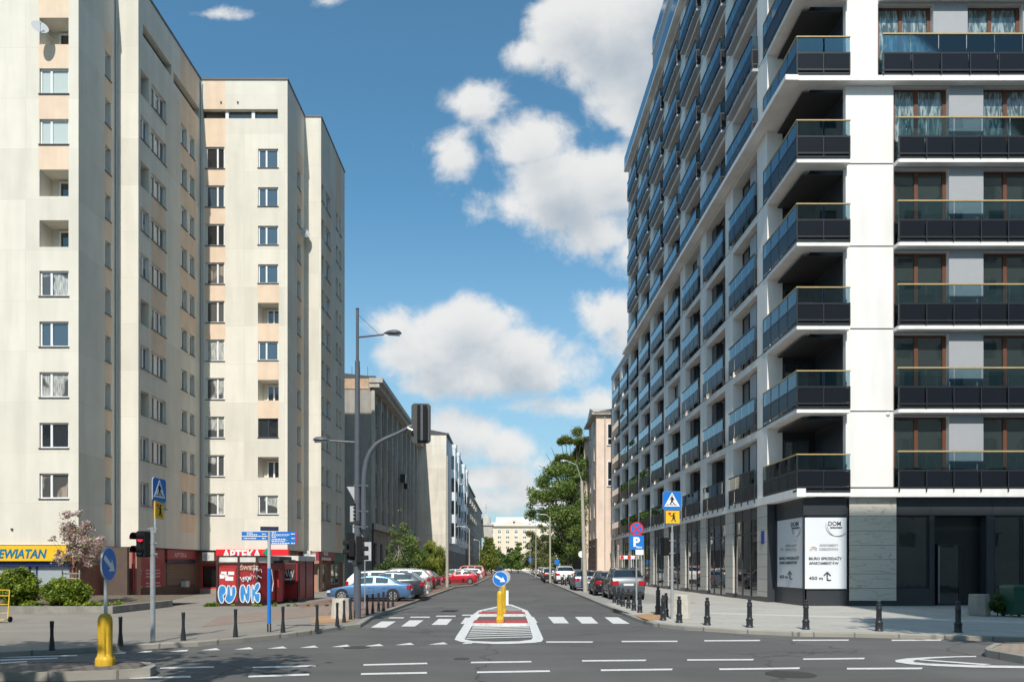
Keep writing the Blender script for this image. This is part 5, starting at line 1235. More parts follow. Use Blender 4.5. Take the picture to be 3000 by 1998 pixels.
# right crossing sign
x,y,_ = gp(1969,1812,KH)
t = thing('crossing_signpost', (x,y,KH), 'pole with blue pedestrian crossing sign and yellow child plate on the right corner', 'road sign', 'poles with pedestrian crossing signs')
pole(t, x, y, KH, za(1560,y), .05); pole(t, x, y-.02, za(1570,y), za(1441,y), .03, name='upper_pole'); clamps(t, x, y, [za(1700,y), za(1662,y), za(1620,y), za(1583,y)])
crossing_sign(t, x-.02, y-.03, za(1467,y), .62); child_sign(t, x, y-.03, za(1514.5,y), .46, .42)
light_head(t, x-.18, y+.25, za(1600,y), 2, R(105), w=.26); 
# parking sign post
x,y,_ = gp(1864.5,1776,KH)
t = thing('parking_signpost', (x,y,KH), 'thin pole with a round no-stopping sign above a blue parking sign', 'road sign')
pole(t, x, y, KH, za(1532,y), .035); zc = za(1549,y); r = .30
Mx = Matrix.Translation((x,y-.05,zc))
mb = MB(Mx); mb.tube([(0,-.02,0),(0,0,0)], r, 32); f = mb.build('sign_plate', M['sign_red'], t)
mb = MB(Mx); mb.tube([(0,-.024,0),(0,-.0195,0)], r*.80, 32); mb.build('sign_face', M['sign_blue'], f)
for a in (45,-45): mb = MB(Mx @ Matrix.Rotation(R(a),4,'Y')); mb.box(-r*.84, r*.84, -.029-(.001 if a>0 else 0), -.0235, -.035, .035); mb.build('sign_bar', M['sign_red'], f)
mb = MB(Mx); s = .31; zz = za(1589,y)-zc; mb.box(-s,s,-.02,0,zz-s,zz+s); f = mb.build('sign_plate', M['sign_blue'], t)
text('lettering', 'P', (x-.16, y-.074, zc+zz-.16), .56, M['sign_white'], f, offset=.022); text('lettering', 'Płatny', (x-.02, y-.074, zc+zz-.24), .12, M['sign_white'], f, offset=.003, width=.26)
mb = MB(Mx); mb.box(-.05,.30,-.02,0,za(1625,y)-zc,za(1610,y)-zc+.0); mb.build('sign_plate', M['sign_white'], t)
# road-barred plates further back: red and white strip on a wall bracket
x0_, y0_ = xa(1843,40), 40
t = thing('striped_bar_sign', (x0_, y0_, KH), 'small red and white horizontal bar sign on a thin pole behind the parking sign', 'road sign')
pole(t, x0_, y0_, KH, za(1622,y0_)+.1, .025, 'galv'); mb = MB(); za_ = za(1632,y0_); mb.box(x0_-.5,x0_+.5,y0_-.04,y0_-.025,za_-.09,za_+.09); f = mb.build('sign_plate', M['sign_white'], t)
for q in (-.38,.0,.38): mb = MB(); mb.tube([(x0_+q,y0_-.05,za_),(x0_+q,y0_-.04,za_)],.10,16); mb.build('sign_disc', M['sign_red'], f)
# left crossing sign with red pedestrian signal
x,y,_ = gp(447.6,1880,KH)
t = thing('crossing_signpost', (x,y,KH), 'tall pole with a red pedestrian light and edge-on crossing signs at left', 'road sign', 'poles with pedestrian crossing signs')
pole(t, x, y, KH, za(1545,y), .055); pole(t, x+.06, y, za(1560,y), za(1402,y), .03, name='upper_pole'); clamps(t, x, y, [za(1622,y), za(1590,y), za(1548,y)], .05)
crossing_sign(t, x+.10, y-.0, za(1436,y), .55, R(85)); child_sign(t, x+.10, y, za(1494,y), .42, .40, R(90)); light_head(t, x-.19, y-.05, za(1594,y), 2, R(-25), lit=0, lens=.10, w=.28)
# blue direction signpost
x,y,_ = gp(788.5,1850,KH)
t = thing('direction_signpost', (x,y,KH), 'blue pole with white-lettered tourist direction boards pointing both ways', 'direction sign')
pole(t, x, y, za(1826,y), za(1664,y), .05, 'sign_blue'); pole(t, x, y, za(1664,y), za(1556,y), .045, 'sign_back', 'upper_pole')
for dx in (-.035,.035): pole(t, x+dx, y, KH-.02, za(1826,y), .02, 'black_metal', 'foot_rod')
def board(px0, px1, py0, py1, lines, rz=0, mm='sign_blue'):
    a, b, z0, z1 = xa(px0,y), xa(px1,y), za(py1,y), za(py0,y); mb = MB(); mb.box(a, b, y-.075, y-.05, z0, z1); f = mb.build('direction_board', M[mm], t)
    q_ = MB(); r3 = random.Random(int(px0+py0))
    for (u0, v0, wd) in lines:
        u_ = u0; hgt = .026
        while u_ < u0+wd:
            w_ = r3.uniform(.03,.10); q_.box(a+(b-a)*u_, a+(b-a)*min(u_+w_, u0+wd), y-.079, y-.075, z0+(z1-z0)*v0, z0+(z1-z0)*v0+hgt); u_ += w_+.022
    q_.build('small_print', M['sign_white'], f)
board(711,786,1557.5,1569,[(.20,.58,.24),(.20,.14,.40),(.80,.3,.14)]); board(711,786,1572,1582,[(.08,.38,.50),(.80,.38,.14)])
board(795,870,1557,1569,[(.05,.60,.16),(.05,.12,.70),(.80,.3,.15)]); board(795,870,1570,1582,[(.05,.62,.16),(.05,.12,.56),(.82,.3,.13)]); board(795,870,1583,1594,[(.05,.62,.52),(.05,.12,.70),(.80,.12,.15)])
mb = MB(Matrix.Translation((x,y,za(1549,y))) @ Matrix.Rotation(R(14),4,'Z')); mb.box(-.22,.24,-.05,.05,-.05,.06); mb.build('top_sign', mat('dark_navy_plate', (.02,.03,.07), .4, 0), t)
mb = MB(); mb.box(xa(871,y),xa(873.5,y),y-.075,y-.05,za(1594,y),za(1557,y)); mb.build('board_edge', M['sign_red'], t)

# ================================================================ big lamp and traffic mast, left corner
x,y,_ = gp(1047,1811,KH); zz = lambda p: za(p,y)
t = thing('traffic_mast', (x,y,KH), 'thick grey mast with two lamp arms and a curved arm carrying signals', 'street lamp')
mb = MB(); mb.tube([(x,y,KH),(x,y,zz(1560)),(x,y,zz(1559)),(x,y,zz(1300)),(x,y,zz(1058)),(x,y,zz(1057)),(x,y,zz(906))], [.125,.12,.105,.095,.082,.052,.05], 16); mb.build('mast_pole', M['pole_grey'], t, smooth=40)
mb = MB(); mb.tube([(x,y,zz(906)),(x,y,zz(904))], .06, 10); mb.build('mast_cap', M['grey_dark'], t)
# curved signal arm
P = [(1066,1550),(1066,1420),(1068,1385),(1074,1350),(1086,1322),(1104,1300),(1128,1286),(1165,1270),(1195,1254)]
mb = MB(); mb.tube([(xa(a,y),y-.02,zz(b)) for a,b in P], [.10,.095,.095,.09,.085,.08,.07,.062,.055], 12); mb.build('signal_arm', M['pole_grey'], t, smooth=50)
for pz in (1545, 1425, 1500): mb = MB(); mb.box(x-.12, xa(1080,y), y-.09, y+.09, zz(pz), zz(pz)+.05); mb.build('arm_bracket', M['pole_grey'], t)
mb = MB(); mb.tube([(xa(1195,y),y-.03,zz(1254)),(xa(1210,y),y-.06,zz(1262))],.04,8); mb.tube([(xa(1195,y),y-.03,zz(1250)),(xa(1208,y),y-.1,zz(1248))],.03,8); mb.build('signal_clamp', M['galv'], t)
# hanging signal seen from behind: backboard + housing
sxa, sxb = xa(1205,y), xa(1262,y); z0s, z1s = zz(1297), zz(1180); cxs = (sxa+sxb)/2
mb = MB(Matrix.Translation((cxs,y,0)) @ Matrix.Rotation(R(6),4,'Z')); w_ = (sxb-sxa)/2; mb.prism([(-w_+.08,z0s),(w_-.08,z0s),(w_,z0s+.08),(w_,z1s-.08),(w_-.08,z1s),(-w_+.08,z1s),(-w_,z1s-.08),(-w_,z0s+.08)], .10, .115, axis='y'); f = mb.build('signal_backboard', mat('dull_grey_board', (.055,.058,.06), .5, .1), t)
mb = MB(Matrix.Translation((cxs,y,0)) @ Matrix.Rotation(R(6),4,'Z')); mb.box(-.13,.20,-.04,.10,z0s+.08,z1s-.08); mb.build('signal_housing', M['sign_black'], f)
mb = MB(Matrix.Translation((cxs,y,0)) @ Matrix.Rotation(R(6),4,'Z')); mb.box(-.015,.06,-.05,-.04,z0s+.08,z1s-.08); mb.box(.24,.27,.05,.09,z0s+.08,z1s-.08); mb.build('housing_rib', M['pole_grey'], f)
# lamp arms and heads
def lamp_head(t, x0, y0, z0, dx, L=.46, mm='pole_grey', hgt=.16):
    s = 1 if dx > 0 else -1; mb = MB()
    prof = [(0,.03),(.12,.07),(.25,.12),(.5,.155),(.75,.15),(.92,.10),(1,.03)]
    for a,b in zip(prof[:-1],prof[1:]): pass
    rings = []
    for u_,h_ in prof:
        xx = x0+s*u_*L; rings.append(mb.add([(xx,y0+h_*1.0*math.cos(q),z0+h_*.75*max(math.sin(q),-.18)*(hgt/.16)) for q in [2*math.pi*k/12 for k in range(12)]]))
    for a,b in zip(rings[:-1],rings[1:]):
        for q in range(12): r_ = (q+1)%12; mb.f.append((a+q,a+r_,b+r_,b+q)); mb.m.append(0)
    for a in (rings[0],rings[-1]): mb.f.append(tuple(a+q for q in range(12))); mb.m.append(0)
    f = mb.build('lamp_head', M[mm], t, smooth=50)
    g = MB(); g.tube([(x0+s*.25*L,y0,z0-.022),(x0+s*.9*L,y0,z0-.022)],[.05,.07],10); g.build('lamp_glass', M['frost'], f)
mb = MB(); mb.tube([(x,y,zz(988)),(xa(1125,y),y,zz(980))],[.035,.03],8); mb.build('lamp_arm', M['pole_grey'], t); lamp_head(t, xa(1124,y), y, zz(977), 1, .60)
mb = MB(); mb.tube([(x+.03,y,zz(922)),(xa(1108,y),y,zz(978))],.006,4); mb.build('tie_wire', M['grey_dark'], t)
mb = MB(); mb.tube([(x,y,zz(1296)),(xa(963,y),y,zz(1291))],[.035,.028],8); mb.build('lamp_arm', M['pole_grey'], t); lamp_head(t, xa(966,y), y, zz(1289), -1, .56)
# sign backs on the mast
def plate(px0,px1,py0,py1,dy,mm='sign_back',name='sign_plate_back'): mb = MB(); mb.box(xa(px0,y),xa(px1,y),y+dy,y+dy+.015,zz(py1),zz(py0)); mb.build(name, M[mm], t)
mb = MB(); mb.prism([(xa(1013,y),zz(1424)),(xa(1074,y),zz(1424)),(xa(1043,y),zz(1478))], y+.14, y+.155, axis='y'); mb.build('give_way_sign_back', M['sign_back'], t)
plate(1023,1070,1481,1527,.13); plate(1031,1067,1536,1572,.13); plate(1020,1025,1610,1645,.0,'sign_white'); plate(1020,1047,1642,1646,-.01,'sign_white')
light_head(t, x-.20, y+.02, zz(1600), 3, R(170), w=.26); light_head(t, x+.12, y-.2, zz(1610), 3, R(95), w=.24); light_head(t, x-.16, y-.16, zz(1606), 2, R(-80), w=.24)
mb = MB(); mb.tube([(x,y,zz(1640)),(x,y,zz(1655))],.16,12); mb.tube([(x,y,zz(1525)),(x,y,zz(1535))],.14,12); mb.build('mast_collar', M['grey_dark'], t)
mb = MB()
for i in range(5): mb.box(x-.11,x-.04,y-.14,y-.1,zz(1523)+i*.12,zz(1523)+i*.12+.07)
mb.build('cable_box', M['sign_black'], t)
# thin post with white plate behind the mast
x,y,_ = gp(1069,1777,KH)
t = thing('sign_post', (x,y,KH), 'thin grey post with the blank back of a white plate beside the traffic mast', 'road sign'); pole(t, x, y, KH, za(1585,y), .022); mb = MB(); mb.box(x-.0, xa(1088,y), y-.03, y-.015, za(1642,y), za(1587,y)); mb.build('sign_plate_back', M['sign_back'], t)

# ================================================================ concrete and steel street lamps along the street
M['conc_pole'] = mat('concrete_lamp_pole', (.40,.37,.31), .9, .12, 5, bump=.4)
def street_lamp(px, py, ptop, arm, label, thick=.13, lean=0, mm='conc_pole', both=False, headlen=.55, rise=.34):
    x,y,_ = gp(px, py, KH); zt = za(ptop, y); t = thing('street_lamp', (x,y,KH), label, 'street lamp', 'street lamps along both kerbs')
    mb = MB(); mb.tube([(x,y,KH-.05),(x+lean,y,zt)], [thick,thick*.62], 12); mb.build('pole', M[mm], t, smooth=40)
    if arm:
        for s in ((1,-1) if both else (1,)):
            mb = MB(); mb.tube([(x+lean,y,zt-.05),(x+lean+arm*s*.35,y,zt+rise*.8),(x+lean+arm*s,y,zt+rise)],[.04,.035,.03],8); mb.build('lamp_arm', M['galv'], t)
            lamp_head(t, x+lean+arm*s*.95, y, zt+rise, arm*s, headlen, 'frost')
street_lamp(1715,1733,1408,-1.0,'nearest leaning concrete lamp post on the right pavement',.17,-.25,rise=1.35)
street_lamp(1612,1706,1515,-1.1,'second concrete lamp post on the right, before the white crossover',.13,-.03)
street_lamp(1570,1690,1540,-.8,'third lamp post on the right side, thin and shaded',.10); street_lamp(1553,1684,1585,0,'fourth thin pale post on the right carrying a small blue sign',.10,mm='galv')
street_lamp(1310,1719,1335,0,'nearest concrete lamp post on the left, in front of the red hatchback',.14)
street_lamp(1375,1692,1548,-1.6,'second lamp post on the left with a short arm',.12); street_lamp(1405,1683,1585,-1.6,'third lamp post on the left, before the green trees',.12); street_lamp(1422,1678,1610,0,'fourth thin lamp post on the left, among the far trees',.14)
# small road signs on the street
def small_sign(px, py, pt, r, mm, label, shape='round', rz=0):
    x,y,_ = gp(px, py, KH); t = thing('street_sign', (x,y,KH), label, 'road sign'); z = za(pt,y); pole(t, x, y, KH, z+.1, .035)
    mb = MB(Matrix.Translation((x,y-.05,z)) @ Matrix.Rotation(rz,4,'Z'))
    if shape == 'round': mb.tube([(0,-.015,0),(0,0,0)], r, 24)
    else: mb.box(-r,r,-.015,0,-r,r)
    mb.build('sign_plate', M[mm], t)
small_sign(1704,1712,1623,.33,'sign_white','round pale sign back just left of the leaning lamp post'); small_sign(1554,1684,1640,.38,'sign_blue','small blue square sign far down the right pavement','sq'); small_sign(1632,1700,1646,.3,'sign_blue','small blue sign under the big tree at right','sq')
small_sign(1293,1712,1629,.3,'sign_back','grey sign back in front of the willow bush','sq')

# ================================================================ yellow hand truck at the left edge
x,y,_ = gp(8,1822,KH)
t = thing('hand_trolley', (x,y,KH), 'yellow metal hand trolley standing at the left edge of the photo', 'trolley'); mb = MB()
for dx in (-.16,.16): mb.tube([(x+dx,y,KH+.1),(x+dx-.08,y+.2,KH+1.0)],.018,8)
for k in (.2,.5,.8,1.0): mb.tube([(x-.16-.08*k,y+.2*k,KH+.1+.9*k),(x+.16-.08*k,y+.2*k,KH+.1+.9*k)],.014,8)
mb.box(x-.2,x+.2,y-.25,y+.02,KH+.08,KH+.10); mb.build('frame', M['yellow'], t)
for dx in (-.2,.2): mb = MB(); mb.tube([(x+dx-.02,y+.05,KH+.09),(x+dx+.02,y+.05,KH+.09)],.09,14); mb.build('wheel', M['sign_black'], t)
# small utility cabinet / orange cap near the wall end
x,y,_ = gp(438,1760,KH); mb = MB(); mb.lathe([(.06,0),(.055,.12),(.03,.2),(0,.22)],x,y,KH+.1,10); tag(mb.build('traffic_cone', mat('cone_orange', (.75,.38,.12), .5, .1)), 'tiny pale orange cone at the end of the low wall', 'cone')
# ================================================================ cars (local: nose towards -x, origin centre on the ground)
M['tyre'] = mat('tyre_rubber', (.018,.018,.018), .85, .1); M['rim'] = mat('alloy_rim', (.52,.53,.55), .3, .05, metal=.8); M['car_glass'] = pane_mat('car_glass', (.012,.015,.016), rough=.02, warp=0)
M['tail'] = mat('tail_lamp_red', (.42,.012,.02), .15, .1, 10, coat=1); M['lamp_clear'] = mat('headlamp_clear', (.55,.56,.58), .1, .1, 10, coat=1); M['car_trim'] = mat('black_car_trim', (.02,.02,.022), .5, .1); M['plate'] = mat('number_plate_white', (.7,.7,.68), .4, 0)
def paint(name, c, metal=.3): return mat(name, c, .32, .02, 2, metal=metal, coat=.8)
PAINT = {'blue': paint('light_blue_metallic', (.10,.22,.42), .45), 'dark': paint('dark_grey_metallic', (.035,.045,.055), .4), 'silver': paint('silver_metallic', (.42,.43,.44), .5), 'white': paint('white_car_paint', (.72,.72,.71), 0), 'black': paint('black_car_paint', (.012,.013,.016), .2),
  'red': paint('red_car_paint', (.52,.012,.03), .1), 'maroon': paint('dark_red_car_paint', (.10,.012,.02), .3), 'green': paint('dark_green_car_paint', (.015,.05,.035), .3), 'yellow': paint('yellow_car_paint', (.60,.42,.10), 0), 'greyblue': paint('grey_blue_metallic', (.16,.20,.26), .5), 'steel': paint('steel_grey_metallic', (.12,.135,.15), .5), 'salmon': paint('faded_red_van_paint', (.50,.14,.12), 0)}
# stations: (fraction of length, roof or bonnet height, belt height, half width factor, cabin flag) ; G marks glazed side panel following
TYPES = {
 'saloon': dict(L=4.55, W=1.76, H=1.42, st=[(0,.50,.46,.74,0),(.015,.62,.56,.84,0),(.06,.72,.66,.94,0),(.16,.80,.76,.985,0),(.27,.90,.86,1,0),(.30,.95,.88,1,1),(.40,1.34,.91,1,1),(.47,1.41,.92,1,1),(.56,1.42,.93,1,1),(.575,1.42,.93,1,1),(.68,1.38,.94,1,1),(.735,1.32,.95,1,1),(.84,1.03,.97,1,1),(.86,1.0,.95,.995,0),(.955,.97,.92,.97,0),(.99,.88,.84,.93,0),(1,.62,.58,.88,0)], ws=(5,6), rs=(11,12), sides=[(6,8),(9,11)], wh=.315, ax=(.185,.79)),
 'hatch': dict(L=3.95, W=1.70, H=1.47, st=[(0,.52,.48,.76,0),(.015,.66,.6,.86,0),(.07,.78,.72,.95,0),(.16,.88,.84,.99,0),(.235,.97,.92,1,0),(.26,1.01,.93,1,1),(.40,1.40,.96,1,1),(.48,1.46,.98,1,1),(.57,1.47,.99,1,1),(.585,1.47,.99,1,1),(.74,1.43,1.02,1,1),(.84,1.37,1.05,.98,1),(.955,1.04,1.0,.95,1),(.985,.92,.88,.93,0),(1,.60,.56,.88,0)], ws=(5,6), rs=(11,12), sides=[(6,8),(9,11)], wh=.305, ax=(.19,.80)),
 'estate': dict(L=4.65, W=1.80, H=1.52, st=[(0,.52,.48,.76,0),(.015,.66,.6,.86,0),(.06,.78,.72,.95,0),(.15,.88,.84,.99,0),(.235,.96,.92,1,0),(.26,1.0,.93,1,1),(.37,1.43,.96,1,1),(.45,1.51,.97,1,1),(.53,1.52,.98,1,1),(.545,1.52,.98,1,1),(.70,1.51,.99,1,1),(.715,1.505,.99,1,1),(.90,1.44,1.03,.98,1),(.975,1.06,1.02,.95,1),(.99,.92,.88,.93,0),(1,.58,.54,.88,0)], ws=(5,6), rs=(12,13), sides=[(6,8),(9,10),(11,12)], wh=.33, ax=(.185,.79)),
 'suv': dict(L=4.40, W=1.84, H=1.68, st=[(0,.62,.58,.78,0),(.015,.80,.74,.88,0),(.06,.93,.88,.96,0),(.15,1.02,.98,.99,0),(.235,1.10,1.05,1,0),(.26,1.14,1.06,1,1),(.37,1.56,1.08,1,1),(.45,1.66,1.09,1,1),(.55,1.68,1.10,1,1),(.565,1.68,1.10,1,1),(.72,1.66,1.12,1,1),(.735,1.655,1.12,1,1),(.89,1.58,1.15,.98,1),(.965,1.16,1.12,.955,1),(.985,1.0,.96,.94,0),(1,.66,.62,.90,0)], ws=(5,6), rs=(12,13), sides=[(6,8),(9,10),(11,12)], wh=.36, ax=(.19,.79)),
 'van': dict(L=4.9, W=1.9, H=1.95, st=[(0,.62,.58,.80,0),(.015,.82,.76,.9,0),(.06,.98,.92,.97,0),(.13,1.08,1.02,.99,0),(.16,1.12,1.05,1,1),(.28,1.82,1.10,1,1),(.36,1.93,1.12,1,1),(.48,1.95,1.12,1,1),(.495,1.95,1.12,1,1),(.70,1.95,1.12,1,1),(.93,1.90,1.12,.99,1),(.985,1.25,1.12,.97,1),(1,.62,.58,.94,0)], ws=(4,5), rs=(10,11), sides=[(5,7),(8,9),(9,10)], wh=.34, ax=(.17,.80))}
def build_car(kind, col, name_, rails=False, detail=True):
    T = TYPES[kind]; L, W = T['L'], T['W']; hw = W/2; st = T['st']; mbB, mbG = MB(), MB()
    root = thing(name_, (0,0,0), '', 'car')
    rows = []
    for f,top,belt,wf,cab in st:
        x = -L/2+f*L; w = hw*wf; zb = .20 if .1 < f < .93 else .27
        tw = w*.74 if cab and top > belt+.15 else w*(.90 if cab else .88)
        zt = top
        rows.append([(w*.90,zb),(w*.985,zb+.12),(w,(zb+belt)*.52),(w*.985,belt-.06),(w*.955,belt),(tw,zt-(.05 if cab and top > belt+.15 else .015)),(tw*.80,zt-.002),(0,zt+.012)])
    xs = [-L/2+s[0]*L for s in st]
    for k in range(len(rows)-1):
        for s in (1,-1):
            for j in range(7):
                glassy = False
                if j == 4 and any(a <= k < b for a,b in T['sides']): glassy = True
                if j >= 5 and T['ws'][0] <= k < T['ws'][1]: glassy = True
                if j >= 5 and T['rs'][0] <= k < T['rs'][1]: glassy = True
                p = [(xs[k],s*rows[k][j][0],rows[k][j][1]),(xs[k+1],s*rows[k+1][j][0],rows[k+1][j][1]),(xs[k+1],s*rows[k+1][j+1][0],rows[k+1][j+1][1]),(xs[k],s*rows[k][j+1][0],rows[k][j+1][1])]
                if s < 0: p.reverse()
                if glassy:
                    c = [sum(q[i] for q in p)/4 for i in range(3)]
                    pp = p if s > 0 else p[::-1]       # pp: near-low, far-low, far-high, near-high
                    if j == 4:
                        g0 = .07 if any(a == k for a,b in T['sides']) else 0; g1 = .07 if any(b-1 == k for a,b in T['sides']) else 0; f0, f1 = .10, .10
                    else: g0, g1 = .07, .07; f0, f1 = (.12, 0) if j == 5 else (0, 0)
                    def bil(u,v): return tuple((pp[0][i]*(1-u)+pp[1][i]*u)*(1-v)+(pp[3][i]*(1-u)+pp[2][i]*u)*v for i in range(3))
                    q2 = [bil(g0,f0),bil(1-g1,f0),bil(1-g1,1-f1),bil(g0,1-f1)]
                    if s < 0: q2 = q2[::-1]
                    for a in range(4): b = (a+1)%4; mbB.face([p[a],p[b],q2[b],q2[a]])
                    mbG.face(q2)
                else: mbB.face(p)
    for k in (0,-1):
        pts = [(xs[k],y,z) for y,z in rows[k]]+[(xs[k],-y,z) for y,z in reversed(rows[k][:-1])]
        mbB.face(pts if k == 0 else pts[::-1])
    mbB.face([(xs[3],-hw*.85,.2),(xs[-3],-hw*.85,.2),(xs[-3],hw*.85,.2),(xs[3],hw*.85,.2)])
    # merge for smooth shading
    import bmesh
    def clean(mb, name, m, par, ang=32):
        o = mb.build(name, m, par); b = bmesh.new(); b.from_mesh(o.data); bmesh.ops.remove_doubles(b, verts=b.verts, dist=.0008); bmesh.ops.recalc_face_normals(b, faces=b.faces)
        b.to_mesh(o.data); b.free(); o.data.polygons.foreach_set('use_smooth', [True]*len(o.data.polygons)); o.data.set_sharp_from_angle(angle=R(ang)); return o
    body = clean(mbB, 'body', PAINT[col], root); clean(mbG, 'window', M['car_glass'], root, 20)
    wr = T['wh']
    for f in T['ax']:
        xx = -L/2+f*L
        for s in (1,-1):
            a = MB(); yo = s*hw
            a.tube([(xx,yo-s*.24,wr+.03),(xx,yo+s*.006,wr+.03)], wr*1.17, 24); a.build('wheel_arch', M['car_trim'], body)
            w = MB(); w.tube([(xx,yo-s*.20,wr),(xx,yo-s*.01,wr),(xx,yo+s*.018,wr)], [wr,wr,wr*.93], 24); wo = w.build('wheel', M['tyre'], root, smooth=40)
            r_ = MB(); r_.tube([(xx,yo+s*.01,wr),(xx,yo+s*.022,wr)], wr*.16, 10)
            for q in range(7):
                an = 2*math.pi*q/7; c_, s_ = math.cos(an), math.sin(an); t_ = wr*.085
                r_.face([(xx+c_*wr*.1-s_*t_, yo+s*.024, wr+s_*wr*.1+c_*t_),(xx+c_*wr*.66-s_*t_*1.3, yo+s*.024, wr+s_*wr*.66+c_*t_*1.3),(xx+c_*wr*.66+s_*t_*1.3, yo+s*.024, wr+s_*wr*.66-c_*t_*1.3),(xx+c_*wr*.1+s_*t_, yo+s*.024, wr+s_*wr*.1-c_*t_)])
            n = 24
            for q in range(n):
                a0, a1 = 2*math.pi*q/n, 2*math.pi*(q+1)/n
                r_.face([(xx+math.cos(a0)*wr*.62,yo+s*.024,wr+math.sin(a0)*wr*.62),(xx+math.cos(a1)*wr*.62,yo+s*.024,wr+math.sin(a1)*wr*.62),(xx+math.cos(a1)*wr*.72,yo+s*.02,wr+math.sin(a1)*wr*.72),(xx+math.cos(a0)*wr*.72,yo+s*.02,wr+math.sin(a0)*wr*.72)])
            r_.build('rim', M['rim'], wo)
    belt = st[-3][2]; zr = st[-2][2]
    xr = L/2
    for s in (1,-1):
        m_ = MB(); y0, y1 = s*hw*.56, s*hw*.955
        if kind == 'saloon': y0 = s*hw*.62
        za_, zb_ = zr-.17, zr+.03
        m_.prism([(xr-.035,min(y0,y1)+(.0 if s>0 else .0)),(xr+.004,min(y0,y1)+(.05 if s<0 else 0)),(xr+.004,max(y0,y1)-(.05 if s>0 else 0)),(xr-.035,max(y0,y1)),(xr-.20,s*hw*1.0),(xr-.20,s*hw*.9)] if s>0 else [(xr-.20,s*hw*.9),(xr-.20,s*hw*1.0),(xr-.035,min(y0,y1)),(xr+.004,min(y0,y1)+.05),(xr+.004,max(y0,y1)),(xr-.035,max(y0,y1))], za_, zb_); m_.build('tail_lamp', M['tail'], root)
        h_ = MB(); zf = st[1][2]; h_.box(-xr-.005+.02,-xr+.22,min(s*hw*.52,s*hw*.93),max(s*hw*.52,s*hw*.93),zf-.08,zf+.05,taper=.02); h_.build('headlight', M['lamp_clear'], root)
        g = MB(); xm = -L/2+st[T['ws'][0]+1][0]*L-.22; g.box(xm-.08,xm+.07,min(s*hw*.97,s*(hw+.17)),max(s*hw*.97,s*(hw+.17)),st[6][2]+.0,st[6][2]+.13,taper=.02); g.build('wing_mirror', M['car_trim'] if kind == 'van' else PAINT[col], root)
        if detail:
            d = MB(); 
            for a,b in T['sides'][:2]: xx = xs[b]-.18; d.box(xx-.10,xx+.05,min(s*hw*1.0,s*(hw+.02)),max(s*hw*1.0,s*(hw+.02)),st[6][2]-.16,st[6][2]-.13)
            d.build('door_handle', PAINT[col], root)
            e = MB(); e.box(xs[3]+.1,xs[-4],min(s*hw*.995,s*(hw+.008)),max(s*hw*.995,s*(hw+.008)),.40,.45); e.build('side_moulding', M['car_trim'] if kind != 'saloon' else PAINT[col], root)
            for a,b in T['sides'][:2]:
                q_ = MB(); q_.box(xs[b]+.0,xs[b]+.012,min(s*hw*.99,s*(hw+.003)),max(s*hw*.99,s*(hw+.003)),.34,st[7][2]-.07); q_.build('door_gap', M['car_trim'], body)
    p_ = MB(); zp = .62 if kind in ('saloon','hatch','estate') else .80; p_.box(xr-.01,xr+.012,-.26,.26,zp-.055,zp+.055); p_.build('number_plate', M['plate'], root)
    p_ = MB(); p_.box(-xr-.012,-xr+.02,-.26,.26,.36,.47); p_.build('number_plate', M['plate'], root)
    b_ = MB(); b_.box(xr-.10,xr+.03,-hw*.86,hw*.86,.26,.42,taper=.015); b_.box(-xr-.02,-xr+.1,-hw*.78,hw*.78,.24,.40,taper=.01); b_.build('bumper', M['car_trim'] if kind in ('suv','van') else PAINT[col], root, smooth=30)
    if rails:
        for s in (1,-1): r_ = MB(); r_.tube([(xs[6],s*hw*.66,st[6][1]),(xs[7],s*hw*.68,st[7][1]+.05),(xs[-5],s*hw*.68,st[-5][1]+.05),(xs[-4],s*hw*.64,st[-4][1])],.018,6); r_.build('roof_rail', M['galv'], root)
    return root
# proto cars by (kind, colour); first use moves the prototype, later uses copy it
PROTO = {}
def car(kind, col, x, y, rz, label, group, sc=1.0, z=KH, rails=False):
    key = (kind, col, rails)
    nm = {'saloon':'parked_saloon','hatch':'parked_hatchback','estate':'parked_estate_car','suv':'parked_crossover','van':'parked_van'}[kind]
    if key not in PROTO:
        r = build_car(kind, col, nm, rails); PROTO[key] = r; r.location = (x,y,z); r.rotation_euler = (0,0,rz); r['label'] = label; r['group'] = group; r['category'] = 'car' if kind != 'van' else 'van'
    else: r = dup(PROTO[key], (x,y,z), rz, label, group)
    r.scale = (sc,sc,sc); return r
GL, GR = 'cars parked nose-in along the left kerb', 'cars parked along the right pavement'
def lcar(kind, col, rearx, y, label, sc=.95, rz=0, rails=False, flip=False):
    L = TYPES[kind]['L']*sc; return car(kind, col, rearx-L/2, y+TYPES[kind]['W']*sc/2, R(rz)+(math.pi if flip else 0), label, GL, sc, rails=rails)
Yw = lambda py: F*(CH-KH)/(py-HY)
lcar('saloon','blue', xa(1208,38.3), 37.4, 'light blue four-door saloon, nearest car of the left row', .92, 1)
lcar('hatch','dark', -4.75, 40.0, 'dark grey-green hatchback with red tail lamps just behind the blue saloon', 1.0, 2)
lcar('hatch','silver', -5.3, 44.9, 'pale silver hatchback mostly hidden behind the dark hatchback', 1.0)
lcar('estate','white', -4.75, 42.2, 'white estate whose roof shows above the blue saloon', 1.0, flip=True)
lcar('estate','silver', -5.75, 52.5, 'silver estate with pale roof rails in the left row', 1.04, rails=True)
lcar('suv','maroon', -5.9, 57.5, 'dark red crossover between the silver estate and the lamp post', .93)
lcar('hatch','white', -6.6, 55.2, 'white hatchback half hidden behind the silver estate', 1.0)
lcar('hatch','dark', -5.8, 60.6, 'dark hatchback just before the nearest left lamp post', 1.0)
lcar('hatch','red', -2.95-.5, 74.5, 'bright red hatchback beyond the nearest left lamp post', .93)
lcar('estate','green', -3.9, 80, 'dark green car directly behind the red hatchback', 1.0)
